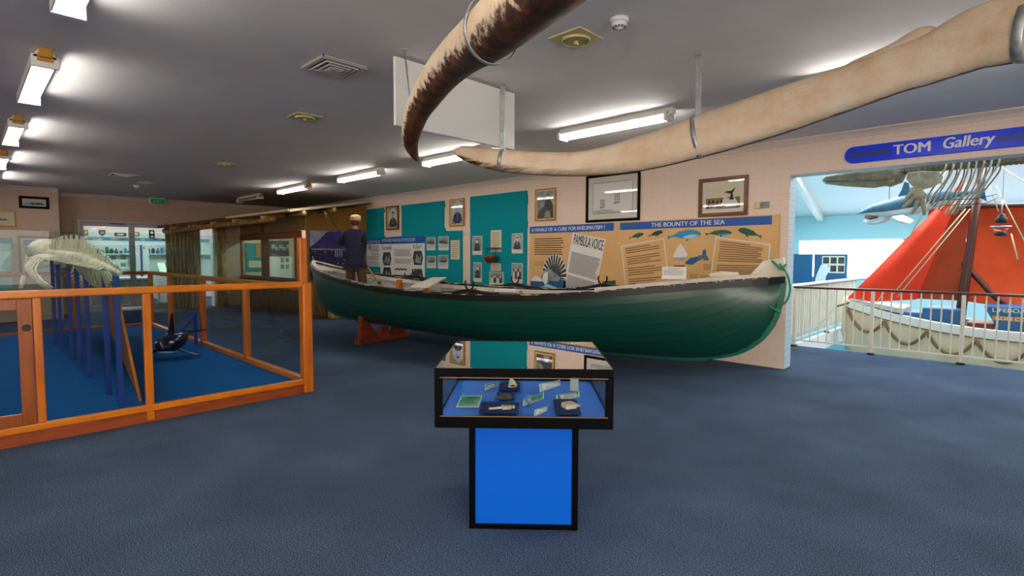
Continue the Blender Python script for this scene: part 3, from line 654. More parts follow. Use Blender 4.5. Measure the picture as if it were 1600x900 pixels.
# photographs pinned to the felt
def pinned(a0, a1, z0, z1, kind, label, group):
    t = thing('pinned_picture' if kind != 'text' else 'pinned_caption', label, 'photograph' if kind != 'text' else 'caption card', (a0, WY-.03, z0), 0, group)
    b = MB(); wP.box(b, a0, a1, z0, z1, .031, .036); b.build('card', M['papery' if kind == 'text' else 'paper'], t)
    b = MB(); w = a1-a0; h = z1-z0
    if kind == 'text': wP.lines(b, a0+w*.12, a1-w*.1, z0+h*.1, z1-h*.08, max(4, int(h/.05)), .0375, 0, .28)
    else:
        wP.rect(b, a0+w*.05, a1-w*.05, z0+h*.2, z1-h*.04, .0375, 1); z2 = z0+h*.2; hh = h*.75
        if kind == 'ship':
            wP.rect(b, a0+w*.06, a1-w*.06, z2, z2+hh*.4, .0382, 2)
            wP.poly(b, [(a0+w*.12, z2+hh*.5), (a1-w*.1, z2+hh*.56), (a1-w*.2, z2+hh*.36), (a0+w*.2, z2+hh*.36)], .039, 3)
            for k in range(3): wP.rect(b, a0+w*(.3+.2*k), a0+w*(.32+.2*k), z2+hh*.5, z2+hh*.85, .039, 3)
        elif kind == 'coast':
            wP.rect(b, a0+w*.06, a1-w*.06, z2, z2+hh*.45, .0382, 2)
            wP.poly(b, [(a0+w*.06, z2+hh*.62), (a0+w*.5, z2+hh*.66), (a1-w*.06, z2+hh*.44), (a1-w*.06, z2+hh*.34), (a0+w*.06, z2+hh*.42)], .039, 3)
        elif kind == 'group':
            for k in range(4):
                c = a0+w*(.2+.2*k); wP.poly(b, [(c-w*.09, z2), (c-w*.07, z2+hh*.5), (c+w*.07, z2+hh*.5), (c+w*.09, z2)], .0382+k*.0004, 3 if k % 2 else 4); wP.ell(b, c, z2+hh*.6, w*.05, hh*.1, .040, 4 if k % 2 else 3, 12)
        else:
            c = (a0+a1)/2
            if kind == 'oval': wP.ell(b, c, z2+hh*.5, w*.4, hh*.48, .0379, 2, 24)
            wP.poly(b, [(c-w*.32, z2+hh*.02), (c-w*.25, z2+hh*.42), (c-w*.08, z2+hh*.58), (c+w*.08, z2+hh*.58), (c+w*.25, z2+hh*.42), (c+w*.32, z2+hh*.02)], .0385, 3)
            wP.ell(b, c, z2+hh*.68, w*.12, hh*.13, .0392, 4, 16); wP.ell(b, c, z2+hh*.75, w*.13, hh*.08, .0398, 3, 14, 0, PI)
            if kind == 'oval': wP.poly(b, [(c-w*.05, z2+hh*.52), (c+w*.05, z2+hh*.52), (c, z2+hh*.25)], .0398, 4)
    b.build('image' if kind != 'text' else 'text_lines', [M['inkgrey'], M['photo'], M['sky'], M['photod'], M['paper']], t)
G1 = 'photographs pinned on the teal panel by the white poster'
pinned(-10.84, -10.49, 1.74, 2.06, 'coast', 'upper photograph beside the white whaling poster, coast above pale water', G1)
pinned(-10.37, -9.98, 1.735, 2.07, 'coast', 'upper photograph of a shore, second from the white whaling poster', G1)
pinned(-10.84, -10.47, 1.30, 1.60, 'ship', 'lower photograph beside the white whaling poster, a boat on water', G1)
pinned(-10.39, -10.0, 1.295, 1.62, 'ship', 'lower photograph of a vessel, second from the white whaling poster', G1)
pinned(-9.90, -9.575, 1.52, 1.97, 'text', 'cream caption card at the edge of the middle teal panel', 'caption cards on teal felt')
def wa(x, y): p = ony(x, y, WY-.03); return p.x, p.z
G2 = 'portrait photographs pinned on the tall teal panel'
for (x0, y0, x1, y1, k, l, g) in ((738.5, 369, 753.5, 398, 'portrait', 'dark photograph of a seated figure, upper one nearest the brick gap', G2), (767, 360, 783.5, 393.5, 'text', 'tall cream caption sheet at the top middle of the tall teal panel', 'caption cards on teal felt'),
        (800, 365, 817, 396, 'oval', 'oval portrait of a bearded man on the tall teal panel', G2), (740, 410, 753, 441, 'portrait', 'narrow photograph of a standing pale figure, lower one by the brick gap', G2),
        (800, 411, 816.5, 443, 'group', 'photograph of two standing figures below the bearded portrait', G2), (765, 424.5, 787, 447, 'group', 'low photograph of a group of people under a caption on tall teal panel', G2), (767, 411, 783, 423.5, 'text', 'small cream caption above the group photograph', 'caption cards on teal felt')):
    a0, z1 = wa(x0, y0); a1, z0 = wa(x1, y1); pinned(a0, a1, z0, z1, k, l, g)
a, z = wa(775, 402)
t = thing('hanging_basket', 'small brown woven bowl hanging below the tall caption sheet', 'basket', (a, WY-.06, z-.12)); b = MB()
b.lathe([(.02, -.13), (.1, -.1), (.15, -.02), (.155, .03), (.14, .03), (.09, -.07)], (a, WY-.2, z), 20); b.build('bowl', M['brownf'], t)
b = MB(); b.tube([(a-.14, WY-.2, z+.03), (a-.13, WY-.15, z+.2)], .006, 6); b.tube([(a+.14, WY-.2, z+.03), (a+.13, WY-.15, z+.2)], .006, 6); b.box(a-.17, a+.17, WY-.16, WY-.038, z+.19, z+.205); b.build('hanger', M['iron'], t)

# white whaling poster
t = thing('whaling_poster', 'white text poster with blue title bar and hexagonal photographs on teal felt', 'poster', (-12.3, WY-.03, .62))
b = MB(); wP.box(b, -13.66, -12.95, 1.3, 1.95, .031, .04); wP.box(b, -12.95, -10.92, .63, 1.92, .031, .043); b.build('sheet', M['paperw'], t)
b = MB(); wP.prism(b, [(-13.66, 1.93), (-10.93, 1.93), (-10.93, 2.1), (-13.0, 2.1), (-13.66, 2.06)], .031, .046); b.build('title_bar', M['bluebar'], t)
b = MB(); wP.text(b, 'KILLER WHALES', -13.62, -12.95, 1.965, 2.03, .047); b.build('lettering', M['paperw'], t); b = MB(); wP.text(b, 'SHORE-BASED WHALING IN TWOFOLD BAY', -12.85, -11.3, 1.975, 2.06, .047); b.build('lettering', M['paperw'], t)
b = MB()
wP.lines(b, -13.42, -13.0, 1.62, 1.9, 9, .045, 0, .45, (6,)); wP.lines(b, -13.62, -13.0, 1.33, 1.6, 9, .045, 0, .45, (4,))
wP.ell(b, -13.5, 1.84, .09, .09, .0446, 1, 14)
wP.lines(b, -12.25, -11.45, 1.4, 1.78, 12, .045, 0, .45, (6, 7)); wP.text(b, 'Survival', -12.85, -12.4, 1.76, 1.89, .045, 2); wP.text(b, 'Killer!', -11.4, -11.02, 1.78, 1.9, .045, 2)
for (c, z) in ((-12.62, 1.53), (-12.62, 1.12), (-11.2, 1.56), (-11.2, 1.1)):
    pts = [(c-.16, z+.17), (c+.16, z+.17), (c+.22, z), (c+.16, z-.19), (c-.16, z-.19), (c-.22, z)]
    wP.poly(b, pts, .045, 3); wP.poly(b, [(c-.14, z-.12), (c-.04, z+.1), (c+.05, z-.02), (c+.15, z+.08), (c+.13, z-.15)], .0456, 1)
for k in range(7): wP.ell(b, -12.2+.08*k, 1.24+.015*(k % 2), .05, .022, .045, 2, 10)
wP.lines(b, -12.25, -11.85, .98, 1.12, 2, .045, 2, .3)
wP.poly(b, [(-11.85, .98), (-11.45, .98), (-11.45, 1.2), (-11.62, 1.0), (-11.8, 1.18)], .045, 3)
for a0, a1, m in ((-12.85, -12.2, 4), (-12.1, -11.6, 1), (-11.5, -10.98, 4)): wP.rect(b, a0, a1, .66, .92, .045, m)
wP.lines(b, -12.8, -12.25, .68, .9, 6, .0455, 0, .3); wP.lines(b, -11.25, -11.0, .68, .9, 6, .0455, 0, .3)
b.tube(cat([wP.p(-11.32, .9, .07), wP.p(-11.33, .78, .07), wP.p(-11.26, .7, .07), wP.p(-11.19, .78, .07), wP.p(-11.2, .9, .07)], 5), .022, 6, mi=2)
b.build('print', [M['inkgrey'], M['photo'], M['ink'], M['photod'], M['purplel']], t)

# rheumatism panel
t = thing('rheumatism_panel', 'sand coloured panel titled A WHALE OF A CURE FOR RHEUMATISM', 'information panel', (-6.35, WY, .6))
b = MB(); wP.box(b, -7.38, -5.31, .6, 2.2, .001, .025); b.build('board', M['sand'], t)
b = MB(); wP.box(b, -7.38, -5.36, 2.06, 2.2, .001, .029); b.build('title_bar', M['bluebar'], t)
b = MB(); wP.text(b, 'A WHALE OF A CURE FOR RHEUMATISM ?', -7.33, -5.55, 2.095, 2.165, .030, 0, .06); b.build('lettering', M['paperw'], t)
b = MB(); wP.lines(b, -7.25, -6.5, 1.62, 1.97, 8, .027, 0, .38, (), ragged=.08); wP.lines(b, -7.25, -6.97, 1.4, 1.5, 3, .027, 1, .4)
b.build('body_text', [M['ink'], M['inkgrey']], t)
b = MB(); c0 = (-6.02, 1.35)
np_ = rot2([(-6.42, .6), (-5.65, .6), (-5.65, 2.0), (-6.42, 2.0)], c0, -.2)
wP.poly(b, [(x, max(.6, min(z, 2.05))) for x, z in np_], .0275, 0); b.build('newspaper_sheet', M['paperw'], t)
b = MB(); nP = Pl(wP.p(c0[0], c0[1], .0285), (math.cos(-.2), 0, math.sin(-.2)), (-math.sin(-.2), 0, math.cos(-.2)))
nP.text(b, 'PAMBULA VOICE', -.34, .34, .43, .62, .0005, 0); nP.lines(b, -.34, .34, -.12, .33, 19, .0005, 0, .42, (0, 1), ragged=.1); nP.lines(b, -.34, .34, -.62, -.17, 18, .0005, 0, .42, ragged=.1)
b.build('newspaper_print', M['ink'], t)
b = MB()
def wl(x, y): p = ony(x, y, WY-.028); return p.x, p.z
sea = [wl(828, 437), wl(838, 430), wl(850, 434), wl(868, 440), wl(883, 440), wl(884, 452)]+[(-7.37, .85)]
wP.poly(b, [wl(829, 438), wl(840, 433), wl(884, 438), wl(884, 453), (wl(884, 453)[0], .8), (-7.37, .8)], .0275, 0)
wP.poly(b, [wl(829, 437), wl(836, 431), wl(845, 434), wl(848, 440), wl(830, 439)], .028, 3)
aa, zz = wl(866, 432); R = wl(883, 432)[0]-aa
wP.ell(b, aa, zz, R*1.12, R*1.55, .0281, 1, 28, -.1, PI+.35)
for k in range(13):
    th = -.05+PI*.95*k/12; wP.poly(b, [(aa+R*.55*math.cos(th), zz+R*.75*math.sin(th)), (aa+R*1.15*math.cos(th-.05), zz+R*1.6*math.sin(th-.05)), (aa+R*1.15*math.cos(th+.05), zz+R*1.6*math.sin(th+.05))], .0287, 3 if k % 1 == 0 else 1)
wP.poly(b, [wl(845, 436), wl(848, 425), wl(857, 418), wl(866, 426), wl(876, 434), wl(872, 440), wl(858, 438), wl(855, 446), wl(851, 440)], .0292, 2)
wP.poly(b, [wl(847, 437), wl(850, 427), wl(856, 424), wl(856, 436), wl(853, 447)], .0296, 3)
wP.poly(b, [wl(840, 451), wl(856, 444), wl(872, 450), wl(872, 454), wl(840, 454)], .0298, 4)
b.build('whale_drawing', [M['boxblue'], M['photod'], M['photo'], M['paperw'], M['cyan'], M['teal']], t); b = MB(); wP.poly(b, [wl(941, 440), wl(962, 438), (wl(962, 453)[0], .8), (wl(941, 453)[0], .8)], .0274)
b.build('sea_strip', M['whaleg'], t)

# bounty panel
t = thing('bounty_panel', 'sand coloured panel titled THE BOUNTY OF THE SEA', 'information panel', (-3.95, WY, .6))
b = MB(); wP.box(b, -5.305, -2.6, .6, 2.205, .001, .03); b.build('board', M['sand'], t)
b = MB(); wP.box(b, -5.23, -2.7, 2.065, 2.19, .001, .034); b.build('title_bar', M['bluebar'], t)
b = MB(); wP.text(b, 'THE BOUNTY OF THE SEA', -4.62, -3.38, 2.095, 2.165, .035, 0, .06); b.build('lettering', M['paperw'], t)
def wb(x, y): p = ony(x, y, WY-.032); return p.x, p.z
def whale(b, x0, y0, x1, y1, d, mi, up=.5, flip=False, belly=None):
    a0, za = wb(x0, y0); a1, zb = wb(x1, y1); L = a1-a0
    prof = [(-.03, -.09), (.0, -.015), (-.04, .06), (.03, .045), (.1, .03), (.22, .075), (.3, .11), (.33, .15), (.37, .125), (.52, .15), (.7, .145), (.86, .10), (.96, .04), (1, -.01), (.96, -.05), (.8, -.085), (.66, -.095), (.6, -.16), (.54, -.17), (.55, -.09), (.38, -.06), (.2, -.01), (.1, -.005), (.03, -.04)]
    if flip: prof = [(1-x, y) for x, y in prof]
    wP.poly(b, [(a0+L*x, za+(zb-za)*x+y*L*up*2) for x, y in prof], d, mi)
    if belly is not None: wP.poly(b, [(a0+L*x, za+(zb-za)*x+y*L*up*2-.004) for x, y in ([(.45, -.02), (.7, .02), (.93, -.03), (.75, -.085), (.55, -.095)] if not flip else [(.55, -.02), (.3, .02), (.07, -.03), (.25, -.085), (.45, -.095)])], d+.0006, belly)
b = MB()
whale(b, 984, 372, 1006, 365.5, .0315, 0, .55); whale(b, 1014, 369, 1036, 362, .0315, 1, .6); whale(b, 1044, 371, 1096, 365, .0315, 2, .5, False, 3); whale(b, 1103, 366, 1144, 363.5, .0315, 0, .42, False, 2); whale(b, 1153, 359, 1189, 370, .0315, 0, .62, True)
wP.poly(b, [wb(1070, 411), wb(1078, 403), wb(1090, 400.5), wb(1097, 399), wb(1098, 391), wb(1103, 389.5), wb(1103.5, 398), wb(1108, 406), wb(1103, 407.5), wb(1097, 404), wb(1088, 409.5), wb(1082, 414), wb(1073, 413)], .0315, 4)
b.build('whale_shapes', [M['whaleg'], M['whaled'], M['cyanfloor'], M['cyan'], M['boxblue']], t)
b = MB()
wP.poly(b, [wb(1053, 414.5), wb(1070, 414.5), wb(1068.5, 433), wb(1055, 433)], .0315, 0)
wP.poly(b, [wb(1051, 402), wb(1056, 390), wb(1063, 380), wb(1069, 388), wb(1074.5, 398), wb(1071, 402)], .0315, 1)
wP.poly(b, [wb(1052, 402.5), wb(1070, 401.5), wb(1070, 407), wb(1052, 407)], .0315, 2)
b.build('cone_drawing', [M['brownf'], M['paperw'], M['purplel']], t)
for P4, n, sk in (([wb(971, 385), wb(1037, 373), wb(1047, 455), wb(979, 458)], 19, (3, 8, 13)), ([wb(1119, 371), wb(1203, 382), wb(1197, 445), wb(1108, 452)], 19, (9,))):
    b = MB(); q = P4+[P4[0]]
    for i in range(4):
        p, r = Vector(q[i]), Vector(q[i+1]); nn = Vector((-(r-p).y, (r-p).x)).normalized()*.012; e = (r-p).normalized()*.012
        wP.poly(b, [tuple(p-e+nn), tuple(p-e-nn), tuple(r+e-nn), tuple(r+e+nn)], .0312+.0002*i, 1)
    A, B, C_, D_ = [Vector(v) for v in P4]
    for k in range(n):
        if k in sk: continue
        f = .07+.88*k/n; l = A.lerp(D_, f); r = B.lerp(C_, f); e = .9-.25*random.random()*(1 if k % 3 == 0 else .15)
        p = l.lerp(r, .09); q2 = l.lerp(r, e); wP.poly(b, [(p.x, p.y-.009), (q2.x, q2.y-.009), (q2.x, q2.y+.009), (p.x, p.y+.009)], .0325, 0)
    b.build('text_block', [M['inksoft'], M['paper']], t)
b = MB()
for (x, y) in ((1091, 398), (1099, 412), (1078, 428), (1094, 430), (1098, 433)):
    a, z = wb(x, y); wP.lines(b, a, a+.14, z-.1, z, 4, .0318, 0, .4)
b.build('side_captions', M['inksoft'], t)
# gallery sign on the header
t = thing('gallery_sign', 'long royal blue sign reading TOM Gallery above the opening', 'sign', (-.9, WY, 2.81))
b = MB(); r = .105; pts = [(-1.72+r*math.cos(a)-.0, 2.92+r*math.sin(a)) for a in [PI/2+PI*k/10 for k in range(11)]]+[(2.2, 2.815), (2.2, 3.025)]
wP.prism(b, pts, .003, .035); b.build('board', M['signblue'], t, .004)
b = MB(); a0 = ony(1327, 243, WY-.04).x
wP.box(b, a0, ony(1391, 237, WY).x, 2.885, 2.955, .034, .038); wP.box(b, ony(1558, 217, WY).x, 2.1, 2.885, 2.955, .034, .038); b.build('dark_bar', M['signdark'], t)
b = MB(); wP.text(b, 'TOM', ony(1396, 234, WY).x, ony(1453, 230, WY).x, 2.865, 2.985, .037, 0, .09); b.build('lettering', M['paperw'], t); b = MB()
wP.text(b, 'Gallery', ony(1474, 222, WY).x, ony(1554, 216, WY).x, 2.835, 3.0, .037, 0, .06, shear=.15); b.build('lettering', M['paperw'], t)

# pictures on the near left wall
nP2 = Pl((NX, 0, 0), (0, 1, 0), (0, 0, 1))
def nx(x, y): p = onx(x, y, NX+.03); return p.y, p.z
def land(b, P, a0, a1, z0, z1):
    w = a1-a0; h = z1-z0; P.rect(b, a0, a1, z0, z1, .0095, 1)
    P.poly(b, [(a0, z0), (a0, z0+h*.2), (a0+w*.3, z0+h*.28), (a0+w*.36, z0+h*.5), (a0+w*.5, z0+h*.52), (a0+w*.52, z0+h*.34), (a0+w*.65, z0+h*.5), (a0+w*.85, z0+h*.48), (a1, z0+h*.2), (a1, z0)], .0107, 2)
    P.rect(b, a0, a1, z0, z0+h*.15, .0114, 3)
a0, z1 = nx(29, 305.5); a1, z0 = nx(77.5, 327)
frame('harbour_picture', 'black framed grey photograph of a steamer high on the beige wall', 'picture', nP2, a0, a1, z0, z1, .06, 'black', land, ['paper', 'sky', 'photod', 'photo'], .02)
a0, z1 = nx(-22, 327); a1, z0 = nx(26.5, 355)
frame('harbour_picture', 'pale gold framed watercolour of a ship at the left edge', 'picture', nP2, a0, a1, z0, z1, .03, 'gold', land, ['papery', 'papery', 'inksoft', 'teal'], .12)
a0, z1 = nx(27.5, 368); a1, z0 = nx(82, 428)
def chart(b, P, a0, a1, z0, z1):
    w = a1-a0; h = z1-z0; P.rect(b, a0, a1, z0, z1, .0095, 1); P.rect(b, a0+w*.03, a1-w*.03, z1-h*.18, z1-h*.02, .0105, 2)
    P.lines(b, a0+w*.08, a1-w*.08, z0+h*.05, z1-h*.24, 14, .0105, 3, .3)
frame('framed_chart', 'large dark framed chart with blue band behind the whale skeleton', 'picture', nP2, a0, a1, z0, z1, .05, 'brownf', chart, ['paper', 'paper', 'cyanfloor', 'inkgrey'], .03)
a0, z1 = nx(-40, 371); a1, z0 = nx(20, 391)
def aqua(b, P, a0, a1, z0, z1):
    w = a1-a0; h = z1-z0; P.rect(b, a0, a1, z0, z1, .0095, 1)
    for k in range(9): P.ell(b, a0+w*(.1+.1*k), z0+h*(.2+.3*((k*7) % 3)/1.2), w*.05, h*.06, .0105, 2, 12)
frame('sea_poster', 'teal underwater poster at the left edge behind tinted glass', 'poster', nP2, a0, a1, z0, z1, .02, 'teal', aqua, ['paper', 'cyanfloor', 'teal'], .01)
a0, z1 = nx(-40, 393); a1, z0 = nx(20, 452)
t = thing('pale_display_board', 'pale green board under the teal poster at the left edge', 'board', (NX, a0, z0)); b = MB(); nP2.box(b, a0, a1, z0, z1, .002, .04); b.build('panel', M['cyan'], t); b = MB(); zz = z0+(z1-z0)*.45; nP2.box(b, a0, a1, zz-.02, zz+.02, .04, .05); b.build('dividing_rail', M['oak'], t)
# ------------------------------------------------------------------ hanging whale jawbones
def bonemat(name, side):
    m = mat(name, '#e6cba6', .55); nt = m.node_tree; bs = nt.nodes['Principled BSDF']
    uv = nt.nodes.new('ShaderNodeUVMap'); uv.uv_map = 'around'; sx = nt.nodes.new('ShaderNodeSeparateXYZ'); nt.links.new(uv.outputs[0], sx.inputs[0])
    tc = nt.nodes.new('ShaderNodeTexCoord')
    def noise(sc, de, st=None):
        n = nt.nodes.new('ShaderNodeTexNoise'); n.inputs['Scale'].default_value = sc; n.inputs['Detail'].default_value = de; n.inputs['Roughness'].default_value = .65
        if st:
            mp = nt.nodes.new('ShaderNodeMapping'); mp.inputs['Scale'].default_value = st; nt.links.new(tc.outputs['Object'], mp.inputs[0]); nt.links.new(mp.outputs[0], n.inputs[0])
        else: nt.links.new(tc.outputs['Object'], n.inputs[0])
        return n.outputs['Fac']
    def math_(op, a, b):
        k = nt.nodes.new('ShaderNodeMath'); k.operation = op
        for i, v in enumerate((a, b)):
            if isinstance(v, (int, float)): k.inputs[i].default_value = v
            else: nt.links.new(v, k.inputs[i])
        return k.outputs[0]
    def ramp(f, els):
        r = nt.nodes.new('ShaderNodeValToRGB'); e = r.color_ramp.elements
        while len(e) < len(els): e.new(.5)
        for i, (p, c) in enumerate(els): e[i].position = p; e[i].color = (*lin(c), 1) if isinstance(c, str) else (c, c, c, 1)
        nt.links.new(f, r.inputs[0]); return r.outputs[0]
    def mix(f, a, b):
        k = nt.nodes.new('ShaderNodeMix'); k.data_type = 'RGBA'
        nt.links.new(f, k.inputs['Factor']); nt.links.new(a, k.inputs['A']); nt.links.new(b, k.inputs['B']); return k.outputs['Result']
    base = ramp(noise(5, 6), [(.3, '#e0bf98'), (.55, '#efd6b6'), (.75, '#f4e2c8')])
    stain = ramp(noise(11, 8), [(.3, '#1c100a'), (.48, '#46260f'), (.6, '#74401c'), (.78, '#231309')])
    if side == 'half':     # one long flank still carries its dark weathered skin
        d = math_('SUBTRACT', sx.outputs['X'], .22); d = math_('ABSOLUTE', d, 0)          # distance from the stained line round the bone
        f = math_('ADD', d, math_('MULTIPLY', math_('SUBTRACT', noise(20, 9), .5), .3))
        fac = ramp(f, [(.215, 1.0), (.27, 0.0)])
        tip = ramp(math_('ADD', sx.outputs['Y'], math_('MULTIPLY', math_('SUBTRACT', noise(16, 8), .5), .1)), [(.02, 1.0), (.06, 0.0)])
        fac = math_('MAXIMUM', fac, math_('MULTIPLY', tip, .85))
    else:                 # streaks near the tip and a dark lower edge
        st = ramp(noise(9, 7, (.5, .5, 3.2)), [(.42, 0.0), (.5, 1.0)])
        yy = ramp(sx.outputs['Y'], [(.0, .9), (.16, 1.0), (.34, 0.0)])
        low = ramp(math_('ABSOLUTE', math_('SUBTRACT', sx.outputs['X'], .43), 0), [(.09, 1.0), (.14, 0.0)])
        fac = math_('MULTIPLY', math_('MULTIPLY', st, yy), low)
        edge = math_('ADD', math_('ABSOLUTE', math_('SUBTRACT', sx.outputs['X'], .345), 0), math_('MULTIPLY', math_('SUBTRACT', noise(12, 8), .5), .06))
        fac = math_('MAXIMUM', fac, ramp(edge, [(.045, 1.0), (.062, 0.0)]))
        sp_ = ramp(noise(26, 6), [(.70, 0.0), (.74, .8)])
        fac = math_('MAXIMUM', fac, sp_)
    nt.links.new(mix(fac, base, stain), bs.inputs['Base Color'])
    bp = nt.nodes.new('ShaderNodeBump'); bp.inputs['Strength'].default_value = .35; bp.inputs['Distance'].default_value = .02
    nt.links.new(math_('ADD', noise(30, 8), math_('MULTIPLY', fac, -.6)), bp.inputs['Height']); nt.links.new(bp.outputs[0], bs.inputs['Normal'])
    return m
JB = [(-4.125, 3.40, 2.632, 2.614), (-4.105, 3.412, 2.648, 2.60), (-4.07, 3.435, 2.663, 2.565), (-4.026, 3.463, 2.672, 2.536), (-3.89, 3.55, 2.65, 2.47), (-3.697, 3.663, 2.618, 2.413), (-3.324, 3.84, 2.571, 2.358), (-2.923, 3.992, 2.555, 2.329),
      (-2.482, 4.131, 2.638, 2.338), (-2.01, 4.234, 2.745, 2.406), (-1.708, 4.259, 2.798, 2.453), (-1.352, 4.248, 2.847, 2.509), (-1.031, 4.21, 2.877, 2.567), (-.8, 4.17, 2.895, 2.607), (-.66, 4.14, 2.915, 2.63), (-.571, 4.123, 2.93, 2.637),
      (-.516, 4.109, 2.94, 2.64), (-.44, 4.09, 2.955, 2.648), (-.367, 4.072, 2.985, 2.654), (-.265, 4.044, 3.012, 2.664), (-.169, 4.015, 3.005, 2.655), (-.05, 3.975, 2.98, 2.645), (.1, 3.92, 2.93, 2.65), (.25, 3.86, 2.86, 2.66), (.36, 3.81, 2.78, 2.69)]
def jawbone(rows, name, label, m, wf, n=32, sq=1.0):
    t = thing(name, label, 'whale jawbone', (rows[6][0], rows[6][1], rows[6][3]), 0, 'hanging whale jawbones')
    mb = MB(); pts = cat([(r[0], r[1], (r[2]+r[3])/2) for r in rows], 3); hs = cat([(r[2]-r[3], r[4] if len(r) > 4 else 0, 0) for r in rows], 3)
    rr = []
    for i, h in enumerate(hs):
        hh = max(.004, h.x/2); w = (max(.004, h.y/2) if h.y else hh*wf(i/(len(hs)-1))); rr.append((w, hh))
    mb.tube(pts, rr, n, True, up=(0, 0, 1), th0=PI*.75, sq=sq)
    if sq < 1: mb.tube(cat([(-1.25, 4.235, 2.76), (-.9, 4.185, 2.83), (-.7, 4.15, 2.87), (-.585, 4.125, 2.91), (-.535, 4.11, 2.92), (-.5, 4.10, 2.89), (-.46, 4.095, 2.83)], 4), [(.06, .06)]*4+[(.065, .072)]*16+[(.055, .065), (.05, .06), (.045, .05), (.04, .04), (.03, .02)], 16, True, th0=PI*.75)
    o = mb.build('bone', m, t); return t
JW = [.02, .05, .085, .12, .16, .18, .17, .165, .19, .21, .215, .215, .21, .205, .2, .2, .2, .2, .2, .205, .21, .2, .18, .14, .09]
JB = [r+(w,) for r, w in zip(JB, JW)]
jb = jawbone(JB, 'whale_jawbone', 'pale bleached whale jawbone with galvanised straps, further from the camera', bonemat('bleached_bone', 'edge'), lambda f: .62, 32, .8)
def A(x, y, d): return CP+ray(x, y)*d
ja = []
for x, y, d, h, w in ((653, 252, 4.40, .012, .01), (650, 245, 4.37, .07, .03), (643, 228, 4.25, .12, .10), (642, 210, 4.12, .15, .14), (652, 175, 3.86, .19, .175), (668, 147, 3.6, .215, .2), (688, 118, 3.3, .235, .215), (714, 90, 2.98, .25, .225), (741, 68, 2.7, .265, .235), (770, 46, 2.42, .28, .245)):
    p = A(x, y, d); ja.append((p.x, p.y, p.z+h/2, p.z-h/2, w))
ja += [(-1.25, 1.475, 2.715, 2.42, .25), (-.8, 1.31, 2.715, 2.405, .26), (-.2, 1.18, 2.72, 2.40, .28), (.5, 1.12, 2.74, 2.40, .27), (1.2, 1.2, 2.8, 2.43, .24), (1.7, 1.35, 2.85, 2.45, .25), (2.1, 1.5, 2.8, 2.5, .2), (2.25, 1.55, 2.72, 2.58, .1)]
jaw_a = jawbone(ja, 'whale_jawbone', 'dark stained whale jawbone overhead, nearest the camera', bonemat('stained_bone', 'half'), lambda f: .9)
def strap(t, x, y, z0, z1, halfw, zc, hh, sw=.03, roll=None):
    b = MB(); th = .004
    b.box(x-th, x+th, y-sw/2, y+sw/2, z1-.0, CZ); b.box(x-.03, x+.03, y-sw/2, y+sw/2, CZ-.006, CZ); b.build('hanger', M['galv'], t)
def band(t, rows, k, off, w=.04, name='strap_band'):
    # band that hugs the bone section at row position k
    R = [cat([(r[0], r[1], r[2]) for r in rows], 12), cat([(r[3], r[4] if len(r) > 4 else 0, 0) for r in rows], 12)]; q_ = int(round(k*12)); i = q_
    L = lambda j: (R[0][q_].x, R[0][q_].y, R[0][q_].z, R[1][q_].x, R[1][q_].y)[j]
    SR = [Vector((R[0][j].x, R[0][j].y, (R[0][j].z+R[1][j].x)/2)) for j in (q_-3, q_+3)]
    c = Vector((L(0), L(1), (L(2)+L(3))/2)); tn = (SR[1]-SR[0]).normalized()
    a = tn.cross(Vector((0, 0, 1))).normalized(); u = a.cross(tn).normalized(); hh = (L(2)-L(3))/2+off; ww = (L(4)/2 if len(rows[0]) > 4 else hh*.64)+off
    b = MB(); n = 28; vs = []; fs = []
    for q in range(n):
        th = 2*PI*q/n
        for s in (-1, 1):
            for e in (0, .005): vs.append(c+a*math.cos(th)*(ww+e)+u*math.sin(th)*(hh+e)+tn*s*w/2)
    for q in range(n):
        r = (q+1) % n; o = q*4; p = r*4
        fs += [(o+1, o+3, p+3, p+1), (o, p, p+2, o+2), (o, o+1, p+1, p), (o+2, p+2, p+3, o+3)]
    b.add(vs, fs, True); b.build(name, M['galv'], t)
    b = MB(); z = (c+u*hh).z; hz = Vector((tn.x, tn.y, 0)).normalized(); b.bar(Vector((c.x, c.y, z-.03)), Vector((c.x, c.y, CZ)), .044, .005, up=tuple(hz.cross(Vector((0, 0, 1))))); b.box(c.x-.03, c.x+.03, c.y-.02, c.y+.02, CZ-.008, CZ)
    for k2 in range(int((CZ-z)/.05)): b.tube([(c.x-.006, c.y, CZ-.04-.05*k2), (c.x+.006, c.y, CZ-.04-.05*k2)], .006, 6)
    b.build('hanger_strap', M['galv'], t)
band(jb, JB, 5.0, .004, .036); band(jb, JB, 9.0, .004, .036); band(jb, JB, 20.85, .006, .05)
band(jaw_a, ja, 9.0, .008, .03); band(jaw_a, ja, 13.0, .006, .05)
b = MB(); p = Vector((-3.62, 2.5, CZ)); q = Vector((ja[3][0]+.0, ja[3][1]+.02, ja[3][2]-.03))
b.tube([p, q], .007, 6); b.lathe([(.03, 0), (.03, -.012), (.012, -.02)], p, 12); b.build('hanging_rod', M['galv'], jaw_a)

